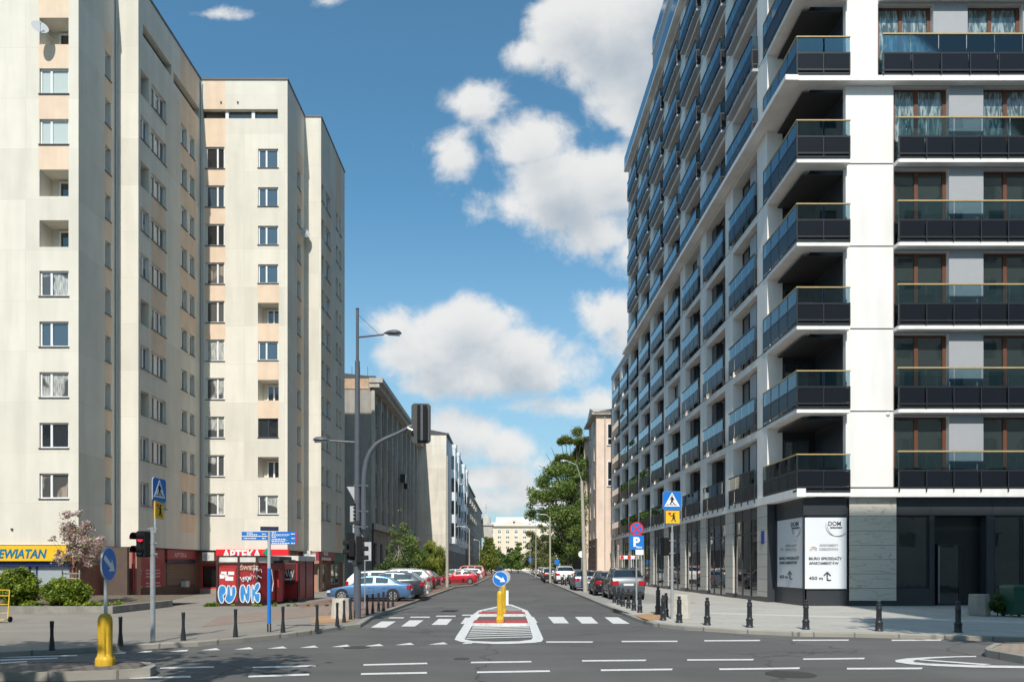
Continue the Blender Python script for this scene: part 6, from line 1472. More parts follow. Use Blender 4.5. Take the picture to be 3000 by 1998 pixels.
lcar('hatch','yellow', -4.0, 84.5, 'pale yellow hatchback behind the dark green car on the left', 1.0)
lcar('hatch','black', -4.0, 90, 'black hatchback behind the pale yellow one on the left', 1.0)
lcar('saloon','silver', -4.1, 96, 'silver saloon far down the left row', 1.0)
lcar('estate','white', -4.1, 103, 'white estate just before the red van, far left row', 1.0)
lcar('van','salmon', -4.1, 112, 'faded red van far down the left row', 1.0)
lcar('saloon','dark', -4.1, 122, 'dark saloon beyond the red van', 1.0)
car('suv','black', xa(1462,170), 170, R(90), 'black car driving away at the far end of the road', 'cars on the road far away', 1.15, z=0)
def rcar(kind, col, xl, yrear, label, sc=1.0, rz=0, rails=False):
    T = TYPES[kind]; return car(kind, col, xl+T['W']*sc/2, yrear+T['L']*sc/2, R(-90+rz), label, GR, sc, rails=rails)
rcar('suv','steel', xa(1791,39.2), 39.3, 'steel grey crossover with red tail lamps, nearest on the right', 1.0, rails=True)
rcar('hatch','black', xa(1745,44.3)+.0, 44.6, 'black hatchback just ahead of the steel grey crossover', 1.0)
rcar('estate','greyblue', xa(1682,54.5), 54.5, 'grey-blue estate beside the leaning concrete lamp post', .98)
rcar('suv','white', xa(1628,76), 76.0, 'white crossover behind the motorbikes on the right', 1.1)
rcar('suv','black', xa(1593,86), 86, 'black crossover left of the white one, behind the second lamp post', .95)
rcar('estate','white', xa(1588,96), 96, 'white estate beyond the black crossover on the right', 1.1)
for i,(k,c,yy,lab) in enumerate([('hatch','maroon',106,'dark red hatchback far down the right row'),('hatch','greyblue',113,'small grey-blue hatchback far down the right row'),('hatch','black',121,'small black hatchback far down the right row'),('estate','silver',130,'silver estate far down the right row'),('suv','white',141,'white crossover far down the right row'),('saloon','dark',153,'dark saloon far down the right row'),('hatch','white',166,'tiny white hatchback near the far end of the right row'),('saloon','silver',182,'tiny silver saloon at the far end of the right row')]): rcar(k, c, 4.6+.03*i, yy, lab)
# second file of cars on the inner side of the right pavement
rcar('saloon','steel', xa(1722,62), 62, 'steel grey saloon parked behind the grey-blue estate', 1.0)
rcar('hatch','silver', xa(1672,82), 82, 'silver hatchback parked right of the white crossover', 1.0)
# motorbikes
def motorbike(x, y, rz, label):
    Mx = Matrix.Translation((x,y,KH)) @ Matrix.Rotation(rz,4,'Z'); t = thing('motorbike', (x,y,KH), label, 'motorbike', 'motorbikes on the right pavement')
    for xx in (-.68,.68):
        w = MB(Mx); w.tube([(xx,-.06,.31),(xx,.06,.31)],.31,20); wo = w.build('wheel', M['tyre'], t); w = MB(Mx); w.tube([(xx,-.065,.31),(xx,.065,.31)],.2,14); w.build('rim', M['rim'], wo)
    b = MB(Mx); b.prism([(-.30,.35),(.30,.32),(.42,.55),(.62,.80),(.58,.90),(.10,.78),(-.12,.95),(-.42,.98),(-.40,.62)],-.14,.14,axis='y'); b.build('body', PAINT['black'], t)
    b = MB(Mx); b.prism([(.05,.80),(.62,.92),(.66,.98),(.10,.88)],-.12,.12,axis='y'); b.build('seat', M['car_trim'], t)
    b = MB(Mx); b.tube([(-.68,0,.31),(-.45,0,.95),(-.38,0,1.08)],.035,8); b.tube([(-.38,-.36,1.1),(-.40,0,1.06),(-.38,.36,1.1)],.018,8); b.tube([(.2,0,.4),(.68,0,.31)],.03,8); b.build('fork', M['rim'], t)
    b = MB(Mx); b.box(-.56,-.44,-.11,.11,.78,1.0,taper=.02); b.build('fairing', PAINT['white'], t); b = MB(Mx); b.tube([(0,.16,.28),(.7,.2,.36)],.05,8); b.build('exhaust', M['rim'], t)
motorbike(xa(1664,71), 71, R(70), 'white and black motorbike parked in front of the white crossover'); motorbike(xa(1648,72.5), 72.5, R(80), 'dark motorbike beside the white and black one')
# ================================================================ foliage
def leaves(name, clumps, n, size, m, parent=None, seed=1, squash=.85, elong=1.6, hang=0):
    rg = np.random.default_rng(seed); c = np.array([q[:3] for q in clumps], float); r = np.array([q[3] for q in clumps], float)
    p = r**2.3; p /= p.sum(); idx = rg.choice(len(r), n, p=p)
    d = rg.normal(size=(n,3)); d /= np.linalg.norm(d,axis=1)[:,None]; rad = r[idx]*(rg.random(n)**.5)*(1+.30*np.abs(rg.normal(size=n)))
    pos = c[idx]+d*rad[:,None]*np.array([1,1,squash])
    nrm = d*.7+rg.normal(size=(n,3))*.7; nrm /= np.linalg.norm(nrm,axis=1)[:,None]
    t = np.cross(nrm, rg.normal(size=(n,3))); 
    if hang: t = t+np.array([0,0,-1.0])*hang
    t /= np.linalg.norm(t,axis=1)[:,None]; b = np.cross(nrm, t); b /= np.linalg.norm(b,axis=1)[:,None]
    s = size*(.6+.8*rg.random(n)); L = (t*(s*elong*.5)[:,None]); Wd = b*(s*.5)[:,None]
    v = np.stack([pos-L, pos+Wd-L*.1, pos+L, pos-Wd-L*.1], 1).reshape(-1,3)
    me = bpy.data.meshes.new(name); me.vertices.add(4*n); me.vertices.foreach_set('co', v.ravel()); me.loops.add(4*n); me.loops.foreach_set('vertex_index', np.arange(4*n))
    me.polygons.add(n); me.polygons.foreach_set('loop_start', np.arange(0,4*n,4)); me.polygons.foreach_set('loop_total', np.full(n,4)); me.materials.append(m); me.update(); me.validate()
    return link(name, me, parent)
def limbs(base, clumps, r0, m, parent, n=14, seed=3, fork=.3):
    rr = random.Random(seed); mb = MB(); b = Vector(base); top = max(c[2] for c in clumps); ctr = Vector((sum(c[0] for c in clumps)/len(clumps), sum(c[1] for c in clumps)/len(clumps), 0))
    H = top-b.z; path = [b+Vector((rr.uniform(-.04,.04)*H*k/5, rr.uniform(-.04,.04)*H*k/5, H*.85*k/5)) for k in range(6)]
    mb.tube(path, [r0*(1.25 if k == 0 else 1-.16*k) for k in range(6)], 9)
    for c in rr.sample(clumps, min(n, len(clumps))):
        k = rr.uniform(fork, .75); s = path[0]+(path[-1]-path[0])*k; e = Vector(c[:3]); mid = (s+e)/2+Vector((0,0,-.08*H*.3))
        mb.tube([s, mid, e], [r0*.38*(1-k*.5), r0*.22, r0*.07], 6)
    mb.build('trunk', m, parent, smooth=50)
L1 = leaf_mat('fresh_green_leaves', (.065,.115,.02), (.17,.26,.06), (.33,.42,.13))
L2 = leaf_mat('birch_leaves', (.06,.10,.03), (.17,.24,.08), (.32,.38,.17))
L3 = leaf_mat('willow_bush_leaves', (.08,.12,.02), (.22,.27,.05), (.38,.40,.09))
L4 = leaf_mat('bright_shrub_leaves', (.07,.11,.01), (.20,.28,.03), (.38,.44,.06), 2.5)
L5 = leaf_mat('pink_blossom', (.42,.24,.22), (.62,.44,.42), (.78,.64,.62), 3)
L6 = leaf_mat('dark_green_leaves', (.03,.06,.016), (.085,.14,.035), (.16,.23,.06))
L7 = leaf_mat('mistletoe_leaves', (.075,.095,.015), (.17,.20,.03), (.26,.29,.06))
L8 = leaf_mat('far_tree_leaves', (.10,.12,.045), (.22,.25,.10), (.34,.36,.17))
def tree(name, label, base, clumps, n, size, m, r0=.15, bark='bark', seed=1, group='street trees', cat='tree', hang=0, nl=16, elong=1.6, leafname='crown'):
    t = thing(name, base, label, cat, group); limbs(base, clumps, r0, M[bark], t, nl, seed)
    leaves(leafname, clumps, n, size, m, t, seed, hang=hang, elong=elong); return t
def blob(rr, cx, cy, cz, rx, ry, rz_, n, rmin, rmax, shape=None):
    out = []
    while len(out) < n:
        a,b,c = rr.uniform(-1,1), rr.uniform(-1,1), rr.uniform(-1,1)
        w = shape(c) if shape else math.sqrt(max(0,1-c*c))
        if a*a+b*b > w*w: continue
        out.append((cx+a*rx, cy+b*ry, cz+c*rz_, rr.uniform(rmin,rmax)*((.5+.5*(1-c)/2*1.2) if shape else 1)))
    return out
rr = random.Random(21)
Yt = 62; cx_ = xa(1172,Yt)
tree('birch_tree', 'loose conical pale green birch behind the parked cars on the left', (cx_,Yt,KH), blob(rr, cx_, Yt, 3.75, 1.5, 1.3, 3.1, 80, .28, .5, lambda c: .16+.46*(1-c)), 17000, .08, L2, .10, 'bark_pale', 5)
cx2 = xa(1205,64); tree('street_tree', 'small green tree filling the gap right of the conical birch', (cx2,64.5,KH), blob(rr, cx2, 64.5, 2.6, 1.0, 1.0, 1.9, 30, .4, .6), 9000, .09, L1, .08, 'bark', 6)
cx3 = xa(1262,67); tree('willow_bush', 'yellow-green feathery willow bush in front of the pale gable', (cx3,67,KH), blob(rr, cx3, 67, 2.2, 1.4, 1.2, 1.8, 44, .25, .5), 12000, .07, L3, .07, 'bark', 7, hang=2.5, elong=5)
cx3 = xa(1085,60); tree('hedge_bush', 'low dark green bush behind the white estate at left', (cx3+1.2,60.5,KH), blob(rr, cx3+1.2, 60.5, 1.1, 1.6, .8, .8, 18, .3, .5), 5000, .10, L6, .05, 'bark', 8, cat='bush', group='bushes')
# big tree on the right with mistletoe
Y3 = 100; X3 = xa(1640,Y3)
cl = []
for px,py,r_ in [(1585,1420,1.1),(1575,1460,1.1),(1600,1395,1.2),(1625,1380,1.4),(1655,1370,1.4),(1680,1385,1.3),(1600,1450,1.5),(1635,1430,1.8),(1670,1430,1.7),(1565,1500,.9),(1595,1510,1.3),(1630,1500,1.7),(1670,1500,1.8),(1700,1470,1.3),(1672,1560,1.3),(1692,1560,1.5),(1685,1610,1.2),(1702,1610,1.2),(1700,1300,.7),(1695,1370,1.1),(1680,1345,.7),(1700,1400,1.2),(1560,1440,.7),(1552,1475,.6),(1700,1340,.8),(1690,1520,1.4)]:
    for q in range(2): yy = Y3+rr.uniform(-2.5,2.5); cl.append((xa(px,Y3)+rr.uniform(-.5,.5), yy, za(py,Y3)+rr.uniform(-.4,.4), r_*.78))
t3 = tree('lime_tree', 'big green tree on the right with round mistletoe clumps at its top', (xa(1668,Y3),Y3,KH), cl, 27000, .13, L1, .28, 'bark', 9, nl=26, hang=.8, elong=2.4)
mc = [(xa(px,Y3), Y3+rr.uniform(-1,1), za(py,Y3), r_) for px,py,r_ in [(1690,1268,.72),(1643,1295,.5),(1655,1291,.6),(1668,1293,.5),(1638,1345,.6),(1655,1343,.75),(1630,1355,.5),(1690,1298,.55),(1690,1330,.7),(1700,1315,.6),(1672,1352,.6)]]
for i,c in enumerate(mc): leaves('mistletoe', [c], 1300, .10, L7, t3, 40+i)
mb = MB()
for c in mc+[(xa(1600,Y3),Y3,za(1330,Y3),0),(xa(1615,Y3),Y3,za(1310,Y3),0),(xa(1580,Y3),Y3+1,za(1360,Y3),0)]: mb.tube([(xa(1672,Y3),Y3,za(1480,Y3)),((xa(1672,Y3)+c[0])/2+.3,Y3,za(1400,Y3)),(c[0],c[1],c[2])],[.12,.07,.025],6)
mb.build('top_branch', M['bark'], t3)
Y4 = 118; tree('street_tree', 'dark green tree behind the mistletoe tree, above the yellow hedge', (xa(1660,Y4),Y4,KH), blob(rr, xa(1665,Y4), Y4, 6, 2.6, 2, 4.2, 26, 1.0, 1.5), 14000, .18, L6, .2, 'bark', 10)
Y5 = 105; cx5 = xa(1650,Y5); tree('yellow_hedge', 'bright yellow-green low hedge under the big tree', (cx5,Y5,KH), blob(rr, cx5, Y5, 1.25, 1.7, .6, .55, 14, .3, .5), 4000, .12, L4, .05, 'bark', 11, cat='hedge', group='bushes')
for i,(px,yy,rx,zt,m_,lab) in enumerate([(1592,150,1.7,11.6,L8,'pale olive tree left of the big mistletoe tree, far down the street'),(1562,185,2.5,12.0,L8,'rounded olive tree in front of the pale palace block'),(1518,215,2.2,8.5,L1,'small green tree in the middle distance left of the olive trees'),(1498,235,2.4,8.0,L6,'small dark tree at the end of the road'),(1475,250,2.4,6.0,L6,'lowest dark tree at the far end of the road, left part'),(1440,175,.9,8.3,L3,'yellow-green weeping tree beyond the left row of houses'),(1424,150,.8,7.5,L3,'narrow yellow-green tree against the dark houses on the left'),(1455,230,2.2,7.5,L1,'green tree between the weeping tree and the end of the road'),(1600,220,3.5,11,L1,'dense green tree behind the olive trees on the right')]):
    X_ = xa(px,yy); zc_ = (zt+2.0)/2; tree('street_tree', lab, (X_,yy,KH), blob(rr, X_, yy, zc_, rx, rx*.8, (zt-2.0)/2, 34, .7, 1.2, lambda c: 1.0-.30*(c+1)), 9000, .26 if yy > 160 else .2, m_, .12, 'bark', 20+i)
# left foreground shrubs and blossom tree
Ya = 29.4
for px, pw, ptop, lab, sd in ((48,120,1652,'bright green leafy shrub cut by the left edge of the photo',31),(190,138,1688,'bright green leafy shrub right of the first one, below the blossom tree',32)):
    X_ = xa(px,Ya); w_ = pw*Ya/F/2*1.05; zt = za(ptop,Ya); zb = KH+.35; n_ = 70
    cls = blob(rr, X_, Ya, (zt+zb)/2, w_*.85, .8, (zt-zb)/2*.85, n_, .16, .32, lambda c: math.sqrt(max(0,1-c*c))*.6+.4*(1-c)/2+.12)
    t = tree('green_shrub', lab, (X_,Ya,KH+.3), cls, 14000, .06, L4, .03, 'bark', sd, cat='shrub', group='shrubs in the planting bed', leafname='foliage', elong=1.8)
Yp = 31.0; cls = []
for px,py,r_ in [(205,1510,.16),(200,1540,.2),(215,1500,.12),(185,1560,.14),(220,1560,.22),(240,1540,.2),(235,1580,.25),(205,1600,.25),(250,1600,.25),(275,1590,.25),(290,1610,.2),(225,1625,.25),(190,1640,.18),(270,1630,.22),(245,1640,.25),(175,1620,.12),(165,1580,.1),(210,1575,.2),(300,1595,.15),(262,1650,.15),(172,1553,.08),(248,1528,.1)]:
    cls.append((xa(px,Yp)+rr.uniform(-.1,.1), Yp+rr.uniform(-.6,.6), za(py,Yp), r_*1.25)); cls.append((xa(px+rr.uniform(-14,14),Yp), Yp+rr.uniform(-.5,.5), za(py+rr.uniform(-14,14),Yp), r_*.7))
t = tree('blossom_tree', 'small pink blossoming tree in front of the yellow shop sign', (xa(216,Yp),Yp,KH+.3), cls, 4200, .075, L5, .035, 'bark', 33, cat='tree', group='street trees', nl=30, elong=1.1)
leaves('leaves', cls, 900, .07, L1, t, 77)
# tree guard of wooden stakes
mb = MB()
for dx in (-.35,.35): mb.tube([(xa(216,Yp)+dx,Yp-.2,KH+.3),(xa(216,Yp)+dx,Yp-.2,KH+1.6)],.03,6)
mb.tube([(xa(216,Yp)-.35,Yp-.2,KH+1.45),(xa(216,Yp)+.35,Yp-.2,KH+1.45)],.025,6); mb.tube([(xa(216,Yp)-.35,Yp-.2,KH+1.25),(xa(216,Yp)+.35,Yp-.2,KH+1.25)],.025,6)
mb.build('support_stake', M['bark_pale'], t)
# shrub beside the wheelie bin
x,y,_ = gp(2950,1806,KH); cls = blob(rr, x, y+.5, KH+.38, .42, .4, .30, 16, .1, .18); tree('green_shrub', 'small dark leafy shrub between the octagonal planter and the green bin', (x,y+.5,KH), cls, 2500, .06, L6, .02, 'bark', 51, cat='shrub', group='shrubs at the shop', leafname='foliage')
# weeds: round the kiosk and in the bed
rg = np.random.default_rng(5); cls = [(xa(618+rr.uniform(-8,18),33), 33.2+rr.uniform(-.4,.3), KH+.03, .10) for _ in range(16)]+[(kx0+rr.uniform(0,5), 33.1, KH+.02, .06) for _ in range(14)]+[(-11.1+rr.uniform(-.3,.3), 36+rr.uniform(-2,3), KH+.03, .09) for _ in range(10)]
o = leaves('grass', cls, 2600, .05, L4, None, 66, elong=3); tag(o, None, kind='stuff')
cls = [(rr.uniform(-26,-15.5), rr.uniform(28.4,30.2), KH+.27, .15) for _ in range(60)]
o = leaves('ground_cover', cls, 5000, .07, L4, None, 67); tag(o, None, kind='stuff')
# ================================================================ older houses further along the street
M['stone_dark'] = mat('grey_stone_facade', (.36,.335,.30), .85, .10, .8, stain=.25); M['stone_pil'] = mat('grey_stone_pilaster', (.50,.47,.42), .8, .10, 1, stain=.2)
M['gable'] = joint_mat('pale_gable_render', (.72,.67,.58), 9, 3.3, joint=(.45,.42,.37), jw=.03, vert=False, var=.06, mode='wall', jmix=.5, stain=.16)
M['cop'] = mat('orange_render_top', (.50,.35,.24), .8, .3, .8); M['old_pane'] = pane_mat('old_window_glass', (.02,.022,.024))
def house(name, label, X, Y0, Y1, depth, H, wallm, nb, floors, z0=1.2, fh=3.4, wh=2.0, ww=1.2, first=1.2, group='houses along the left side of the street', side=-1, base=None, extra=None, frame='stone_pil', gable=None):
    """house whose street wall is the plane x = X (side -1: left of the street), front gable at Y0"""
    t = thing(name, (X+side*depth/2,(Y0+Y1)/2,KH), label, 'building', group); holes = []; L = Y1-Y0; p = L/nb
    for i in range(nb):
        for k in range(floors):
            a = (i+.5)*p-ww/2; holes.append((a, a+ww, z0+first+k*fh, z0+first+k*fh+wh, .25))
    mb = MB()
    if side < 0: wall(mb, (X,Y0), (X,Y1), KH-.1, H, holes)
    else: wall(mb, (X,Y1), (X,Y0), KH-.1, H, [(L-h[1],L-h[0],h[2],h[3],h[4]) for h in holes])
    mb.build('wall', wallm, t)
    mb = MB(); 
    if side < 0: wall(mb, (X-depth,Y0), (X,Y0), KH-.1, H)
    else: wall(mb, (X,Y0), (X+depth,Y0), KH-.1, H)
    mb.build('gable_wall', gable or wallm, t); mb = MB()
    wall(mb, (X,Y1), (X+side*depth,Y1), KH-.1, H) if side < 0 else wall(mb, (X+depth,Y1), (X,Y1), KH-.1, H)
    mb.build('rear_wall', wallm, t)
    mb = MB(); a, b = sorted((X-side*.35, X+side*depth)); mb.box(a, b, Y0-.05, Y1+.05, H, H+.3); mb.prism([(a+.2,H+.3),(b,H+.3),((a+b)/2,H+1.2)], Y0+.3, Y1-.2, axis='y'); mb.build('roof', M['roofmetal'], t)
    mbf = MB(); ww_ = ww
    w0 = MB(); w0.box(-ww/2,ww/2,.16,.2,0,.08); w0.box(-ww/2,ww/2,.16,.2,wh-.08,wh); w0.box(-ww/2,-ww/2+.08,.16,.2,.08,wh-.08); w0.box(ww/2-.08,ww/2,.16,.2,.08,wh-.08); w0.box(-.04,.04,.16,.2,.08,wh-.08); w0.box(-ww/2-.1,ww/2+.1,-.1,.02,-.12,-.01)
    wm = smooth_wall_mesh(w0,'window',[M[frame]]); p0 = MB(); p0.box(-ww/2,ww/2,.19,.22,0,wh); pm = smooth_wall_mesh(p0,'pane',[M['old_pane']])
    for h in holes:
        yc = Y0+(h[0]+h[1])/2; inst([('window',wm),('pane',pm)], t, Matrix.Translation((X,yc,h[2])) @ Matrix.Rotation(R(90 if side < 0 else -90),4,'Z'))
    if base:
        mb = MB(); q = sorted((X-side*.06, X+side*.1)); mb.box(q[0],q[1],Y0-.04,Y1+.04,KH-.1,base[0]); mb.build('ground_storey', base[1], t)
    if extra: extra(t)
    return t
# grey stone office with pilasters and heavy cornice
HX, H1 = -14.0, 20.6
def pil(t):
    L = 41; n = 11
    for i in range(n+1):
        y = 75+L*i/n; mb = MB(); mb.box(HX, HX+.32, y-.22, y+.22, 6.2, H1-1.2); mb.build('pilaster', M['stone_pil'], t)
    mb = MB(); mb.box(HX-.2, HX+.8, 74.7, 116.3, H1-.9, H1-.45); mb.box(HX-.2, HX+1.15, 74.6, 116.4, H1-.45, H1+.02); mb.box(HX-.1,HX+.45,74.9,116.1,5.6,6.2); mb.build('cornice', M['stone_pil'], t)
    mb = MB(); mb.box(HX-12, HX-.3, 74.94, 75.05, H1-1.0, H1+.02); mb.build('gable_top_band', M['cop'], t)  # lighter orange-brown strip along the gable top
    mb = MB(); 
    for q in range(6): x_ = HX-.6-q*.8; mb.tube([(x_,76,H1+.3),(x_,76,H1+1.5)],.02,4)
    mb.tube([(HX+.12,74.88,KH),(HX+.12,74.88,H1-.5)],.08,8); mb.build('drainpipe', M['grey_dark'], t)
    mb = MB(); mb.box(HX+.3,HX+.9,92,92.9,12.2,13.2); mb.box(HX+.3,HX+.8,95,95.6,11.7,12.4); mb.build('air_conditioner', M['grey_dark'], t)
house('office_building', 'dark grey stone office block with tall pilasters behind the traffic mast', HX, 75, 116, 16, H1, M['stone_dark'], 11, 5, z0=.6, fh=3.55, wh=2.2, ww=1.7, first=1.5, extra=pil, frame='grey_dark')
# pale gable house with bay windows
BX_ = -9.8
M['bay_white'] = mat('white_blue_bay_render', (.80,.82,.84), .6, .06, 1.5); M['blue_facade'] = mat('pale_blue_facade', (.55,.60,.64), .8, .08, 1.5)
def bays(t):
    for y in (118.5, 126.5, 141, 149):
        n = 8
        for k in range(1): pass
        pts = [(BX_,y-1.3),(BX_+.9,y-.8),(BX_+1.1,y),(BX_+.9,y+.8),(BX_,y+1.3)]; mb = MB(); mb.prism(pts, 5.5, 20.4); mb.prism([(a+.1*(a>BX_),b) for a,b in pts], 20.4, 21.0); b = mb.build('bay', M['bay_white'], t)
        for k in range(4):
            mb = MB(); z = 6.6+k*3.5; mb.prism([(BX_+.35,y-1.14),(BX_+.75,y-.92),(BX_+.75,y-.94),(BX_+.35,y-1.17)], z, z+2.1); mb.prism([(BX_+.93,y-.70),(BX_+1.12,y-.1),(BX_+1.14,y-.1),(BX_+.95,y-.72)], z, z+2.1); mb.build('window', M['old_pane'], b)
    for y in (122.5, 134, 145):
        for k in range(4):
            z = 5.9+k*3.5; mb = MB(); mb.box(BX_,BX_+1.0,y-1.1,y+1.1,z,z+.18); 
            mb.box(BX_+.95,BX_+1.0,y-1.1,y+1.1,z+.18,z+1.1); mb.build('balcony', M['bay_white'], t)
house('apartment_house', 'house with a blank pale gable and a blue-white street front of bay windows', BX_, 112, 157, 9, 21.5, M['blue_facade'], 10, 5, z0=.5, fh=3.5, wh=2.1, ww=1.3, first=1.6, gable=M['gable'], extra=bays, base=(4.4, mat('grey_ground_storey', (.22,.22,.22), .8, .1)))
M['dark_house'] = mat('dark_greybrown_facade', (.22,.195,.17), .85, .15, 1.2, stain=.2)  # dark grey-brown base with faint vertical streaks
def balc(X, ys, ks, z0, dz, m_, side=-1):
    def f(t):
        for y in ys:
            for k in range(ks):
                z = z0+k*dz; mb = MB(); a,b = sorted((X, X-side*1.1)); mb.box(a,b,y-1.2,y+1.2,z,z+.16)
                mb.box(*sorted((X-side*1.04,X-side*1.1)),y-1.2,y+1.2,z+.16,z+1.0); mb.box(a,b,y-1.2,y-1.14,z+.16,z+1.0); mb.build('balcony', m_, t)
    return f
house('tenement_house', 'dark tenement with many small balconies beyond the bay-window house', -10.2, 158, 204, 9, 20.6, M['dark_house'], 10, 5, z0=.5, fh=3.5, wh=2.0, ww=1.2, first=1.6, extra=balc(-10.2, [162,170,178,186,194], 4, 5.6, 3.5, M['stone_pil']), base=(4.6, mat('brown_ground_storey', (.13,.08,.06), .8, .1)))
def tower_top(t):
    x_, y_ = xa(1424,262), 262; mb = MB(); mb.box(x_-2.2,x_+2.2,y_-2,y_+2,12,za(1540,y_)); mb.prism([(x_-2.6,y_-2.4),(x_+2.6,y_-2.4),(x_+2.6,y_+2.4),(x_-2.6,y_+2.4)],za(1540,y_),za(1535,y_)); mb.tube([(x_,y_,za(1535,y_)),(x_,y_,za(1518,y_)),(x_,y_,za(1505,y_))],[1.9,1.4,.2],14); mb.tube([(x_,y_,za(1510,y_)),(x_,y_,za(1475,y_))],.12,6); mb.box(x_-.7,x_+.7,y_-.1,y_+.1,za(1488,y_),za(1485,y_)); mb.build('turret', M['stone_pil'], t)
house('tenement_house', 'farthest dark house on the left with a pale domed turret and cross', -10.6, 206, 262, 9, 20.3, M['dark_house'], 8, 5, z0=.5, fh=3.5, wh=2.0, ww=1.2, first=1.6, extra=tower_top)
# pink old houses on the right
M['pink'] = mat('pink_render', (.76,.60,.49), .85, .07, 1.2, stain=.12); M['brown_rust'] = joint_mat('brown_rusticated_base', (.16,.11,.09), 1.4, .6, joint=(.08,.06,.05), jw=.03, mode='wall')
P1X, P1Y, P1H = xa(1747,88.5), 88.5, za(1213,88.5)
def pink1(t):
    mb = MB(); x0, x1 = xa(1777,88.5), 22
    for k,(pa,pb) in enumerate(((1350,1425),(1240,1305))):
        for i in range(2):
            a = xa(1778+i*30,88.5); mb = MB(); z0_, z1_ = za(pb,88.5), za(pa,88.5); z0_, z1_ = min(z0_,z1_), max(z0_,z1_)
            mb.box(a,a+.62,88.38,88.46,z0_,z1_); f = mb.build('window', M['white_pvc'], t); q = MB(); q.box(a+.12,a+.5,88.34,88.38,z0_+.9,z1_-.15); q.box(a+.12,a+.5,88.34,88.38,z0_+.15,z0_+.75); q.build('pane', M['old_pane'], f)
    mb = MB(); mb.box(P1X-.55,20,88.1,98,P1H-.1,P1H+.15); mb.prism([(88.0,P1H+.15),(98,P1H+.15),(93,P1H+1.6)], P1X-.3, 20, axis='x'); mb.build('eaves', M['stone_pil'], t)
    mb = MB(); mb.tube([(xa(1772,88.4),88.36,KH),(xa(1772,88.4),88.36,P1H)],.06,8); mb.build('drainpipe', M['stone_pil'], t)
house('corner_house', 'pink old house with white windows tucked against the new right building', P1X, 88.5, 97, 9, P1H, M['pink'], 2, 5, z0=1.5, fh=3.4, wh=1.9, ww=1.0, first=2.9, side=1, group='old pink houses on the right', base=(5.2, M['brown_rust']), extra=pink1)
P2Y = 99; P2X = xa(1712,P2Y); P2H = za(1286,P2Y)
def pink2(t):
    mb = MB(); mb.box(P2X-.5,20,P2Y-.4,118,P2H-.1,P2H+.2); mb.build('eaves', M['stone_pil'], t)
    for pz in (1385,1480,1570):
        z = za(pz,P2Y-1); xx = xa(1731,P2Y-1); mb = MB(); mb.box(xx,xx+1.3,P2Y-1.1,P2Y,z,z+.2); b = mb.build('balcony', M['stone_dark'], t); q = MB()
        for i in range(9): q.box(xx+.15*i,xx+.15*i+.03,P2Y-1.1,P2Y-1.07,z+.2,z+1.15)
        q.box(xx,xx+1.3,P2Y-1.12,P2Y-1.06,z+1.1,z+1.17)
        if pz != 1385: q.box(xx,xx+1.3,P2Y-1.09,P2Y-1.06,z+.2,z+1.1)
        q.build('railing', M['grey_dark'], b)
        w = MB(); w.box(xx+.2,xx+.9,P2Y-.05,P2Y+.02,z+.3,z+2.3); w.build('balcony_door', M['old_pane'], t)
house('old_house', 'pink house with small dark balconies behind the big mistletoe tree', P2X, P2Y, 117, 9, P2H, M['pink'], 5, 5, z0=1.5, fh=3.3, wh=1.9, ww=1.0, first=2.7, side=1, group='old pink houses on the right', base=(5.2, M['brown_rust']), extra=pink2)
M['ochre'] = mat('ochre_block_render', (.46,.38,.26), .85, .08, 1)
house('old_house', 'ochre block half hidden by trees further down the right side', 13.5, 125, 190, 10, 19, M['ochre'], 12, 5, z0=.5, fh=3.4, wh=1.9, ww=1.2, first=1.6, side=1, group='old pink houses on the right')
# pale block with pediment closing the street
FY = 350; fx = lambda p: xa(p,FY); fz = lambda p: za(p,FY)
t = thing('palace_block', (fx(1560),FY,KH), 'long pale yellow block with a white pediment closing the end of the street', 'building')
M['pale_yellow'] = mat('pale_yellow_facade', (.68,.57,.43), .85, .05, .3); M['cream_stone'] = mat('cream_stone_trim', (.66,.60,.50), .8, .05, .5)
holes = []; W_ = fx(1790)-fx(1427)
cols = [1440,1463,1487,1512,1537,1562,1587,1612,1637,1662,1690,1715,1745,1770]
rows_ = [(1553,1563),(1570,1578),(1584,1592),(1600,1608),(1618,1627),(1636,1644)]
for c in cols:
    for a,b in rows_: holes.append((fx(c-4)-fx(1427), fx(c+4)-fx(1427), fz(b), fz(a), .4))
mb = MB(); wall(mb, (fx(1427),FY), (fx(1790),FY), KH, fz(1541), holes, [(fx(c-8)-fx(1427), fx(c+8)-fx(1427), fz(1572), fz(1541), 1) for c in cols]); mb.build('wall', [M['pale_yellow'], M['cream_stone']], t)
mb = MB(); mb.box(fx(1427),fx(1790),FY+1,FY+14,KH,fz(1541)); mb.build('inner_wall', M['cream_stone'], t)
mb = MB(); mb.box(fx(1424),fx(1793),FY-1,FY+14,fz(1541),fz(1538)); mb.prism([(fx(1464),fz(1538)),(fx(1548),fz(1538)),(fx(1506),fz(1519.5))], FY-.8, FY+2, axis='y'); mb.build('pediment', M['cream_stone'], t)
mb = MB(); mb.box(fx(1450),fx(1569),FY+1,FY+12,fz(1538),fz(1514),taper=.6); mb.prism([(fx(1427),fz(1538)),(fx(1450),fz(1538)),(fx(1450),fz(1529)),(fx(1433),fz(1529))],FY+2,FY+10,axis='y'); mb.box(fx(1569),fx(1612),FY+2,FY+12,fz(1538),fz(1526),taper=.8); mb.build('roof', mat('pale_metal_roof', (.60,.60,.57), .5, .05), t)
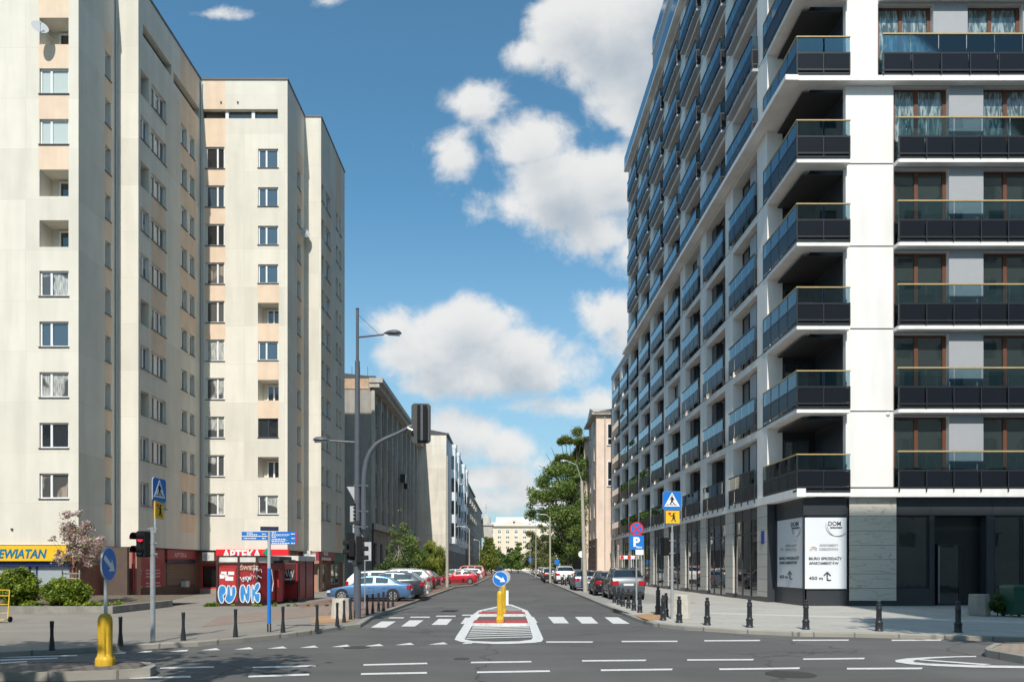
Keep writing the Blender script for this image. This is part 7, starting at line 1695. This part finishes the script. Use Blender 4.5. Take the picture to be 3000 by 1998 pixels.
wf = MB(); s_ = fx(4)-fx(-4); h_ = fz(1570)-fz(1578); wf.box(-s_/2,s_/2,.1,.15,0,.2); wf.box(-s_/2,s_/2,.1,.15,h_-.2,h_); wf.box(-.1,.1,.1,.15,.2,h_-.2); wfm = smooth_wall_mesh(wf,'window',[M['white_pvc']]); pp = MB(); pp.box(-s_/2,s_/2,.16,.2,0,h_); ppm = smooth_wall_mesh(pp,'pane',[M['old_pane']])
for c in cols:
    for a,b in rows_: inst([('window',wfm),('pane',ppm)], t, Matrix.Translation((fx(c),FY,fz(b))))
mb = MB(); mb.tube([(fx(1506),FY-.85,fz(1530)),(fx(1506),FY-.8,fz(1530))],.5,14); mb.build('round_window', M['old_pane'], t)
# ================================================================ what stands behind and beside the viewer (casts the shadows at the bottom corners; two blocks added to darken reflections)
def plainblock(x0,x1,y0,y1,h,label,m_,nx,nz):
    t = thing('apartment_block', ((x0+x1)/2,(y0+y1)/2,0), label, 'building', 'blocks behind the viewer'); mb = MB(); holes = []
    px_, pz_ = (x1-x0)/nx, (h-3)/nz
    for i in range(nx):
        for k in range(nz): holes.append(((i+.3)*px_,(i+.7)*px_,3+(k+.25)*pz_,3+(k+.7)*pz_,.2,1))
    wall(mb,(x1,y1),(x0,y1),0,h,holes); mb.prism([(x0,y0),(x1,y0),(x1,y1-.3),(x0,y1-.3)],0,h); wall(mb,(x0,y1),(x0,y0),0,h); mb.build('wall',[m_, M['pane_dark']],t)
plainblock(11.9,60,-30,-5,45.6,'tall cream block behind the viewer on the right',M['cream'],12,14)
plainblock(-75,-24,-45,-24,30,'long pale block added unseen behind the viewer on the left',M['conc'],16,9)  # out of view, added to darken reflections and cut sky light from behind
plainblock(-20,10,-75,-60,24,'pale block added unseen behind the viewer, closing the street',M['gable'],10,7)  # another unseen block, added for what the glass reflects
rr = random.Random(77)
def shade_tree(x,y,zc,rx,rz_,lab,n,seed): tree('street_tree', lab, (x,y,0), blob(rr,x,y,zc,rx,rx,rz_,24,.7,1.3), n, .22, L1, .25, 'bark', seed, group='trees beside the viewer')
shade_tree(-11.0,5.6,9.3,2.9,1.5,'leafy tree beside the viewer on the left', 6500, 91)
shade_tree(-5.9,5.2,9.4,.7,.5,'slim young tree left of the viewer', 420, 92)
shade_tree(11.7,9.5,13,1.6,3.2,'leafy tree beside the viewer on the right', 9000, 93)
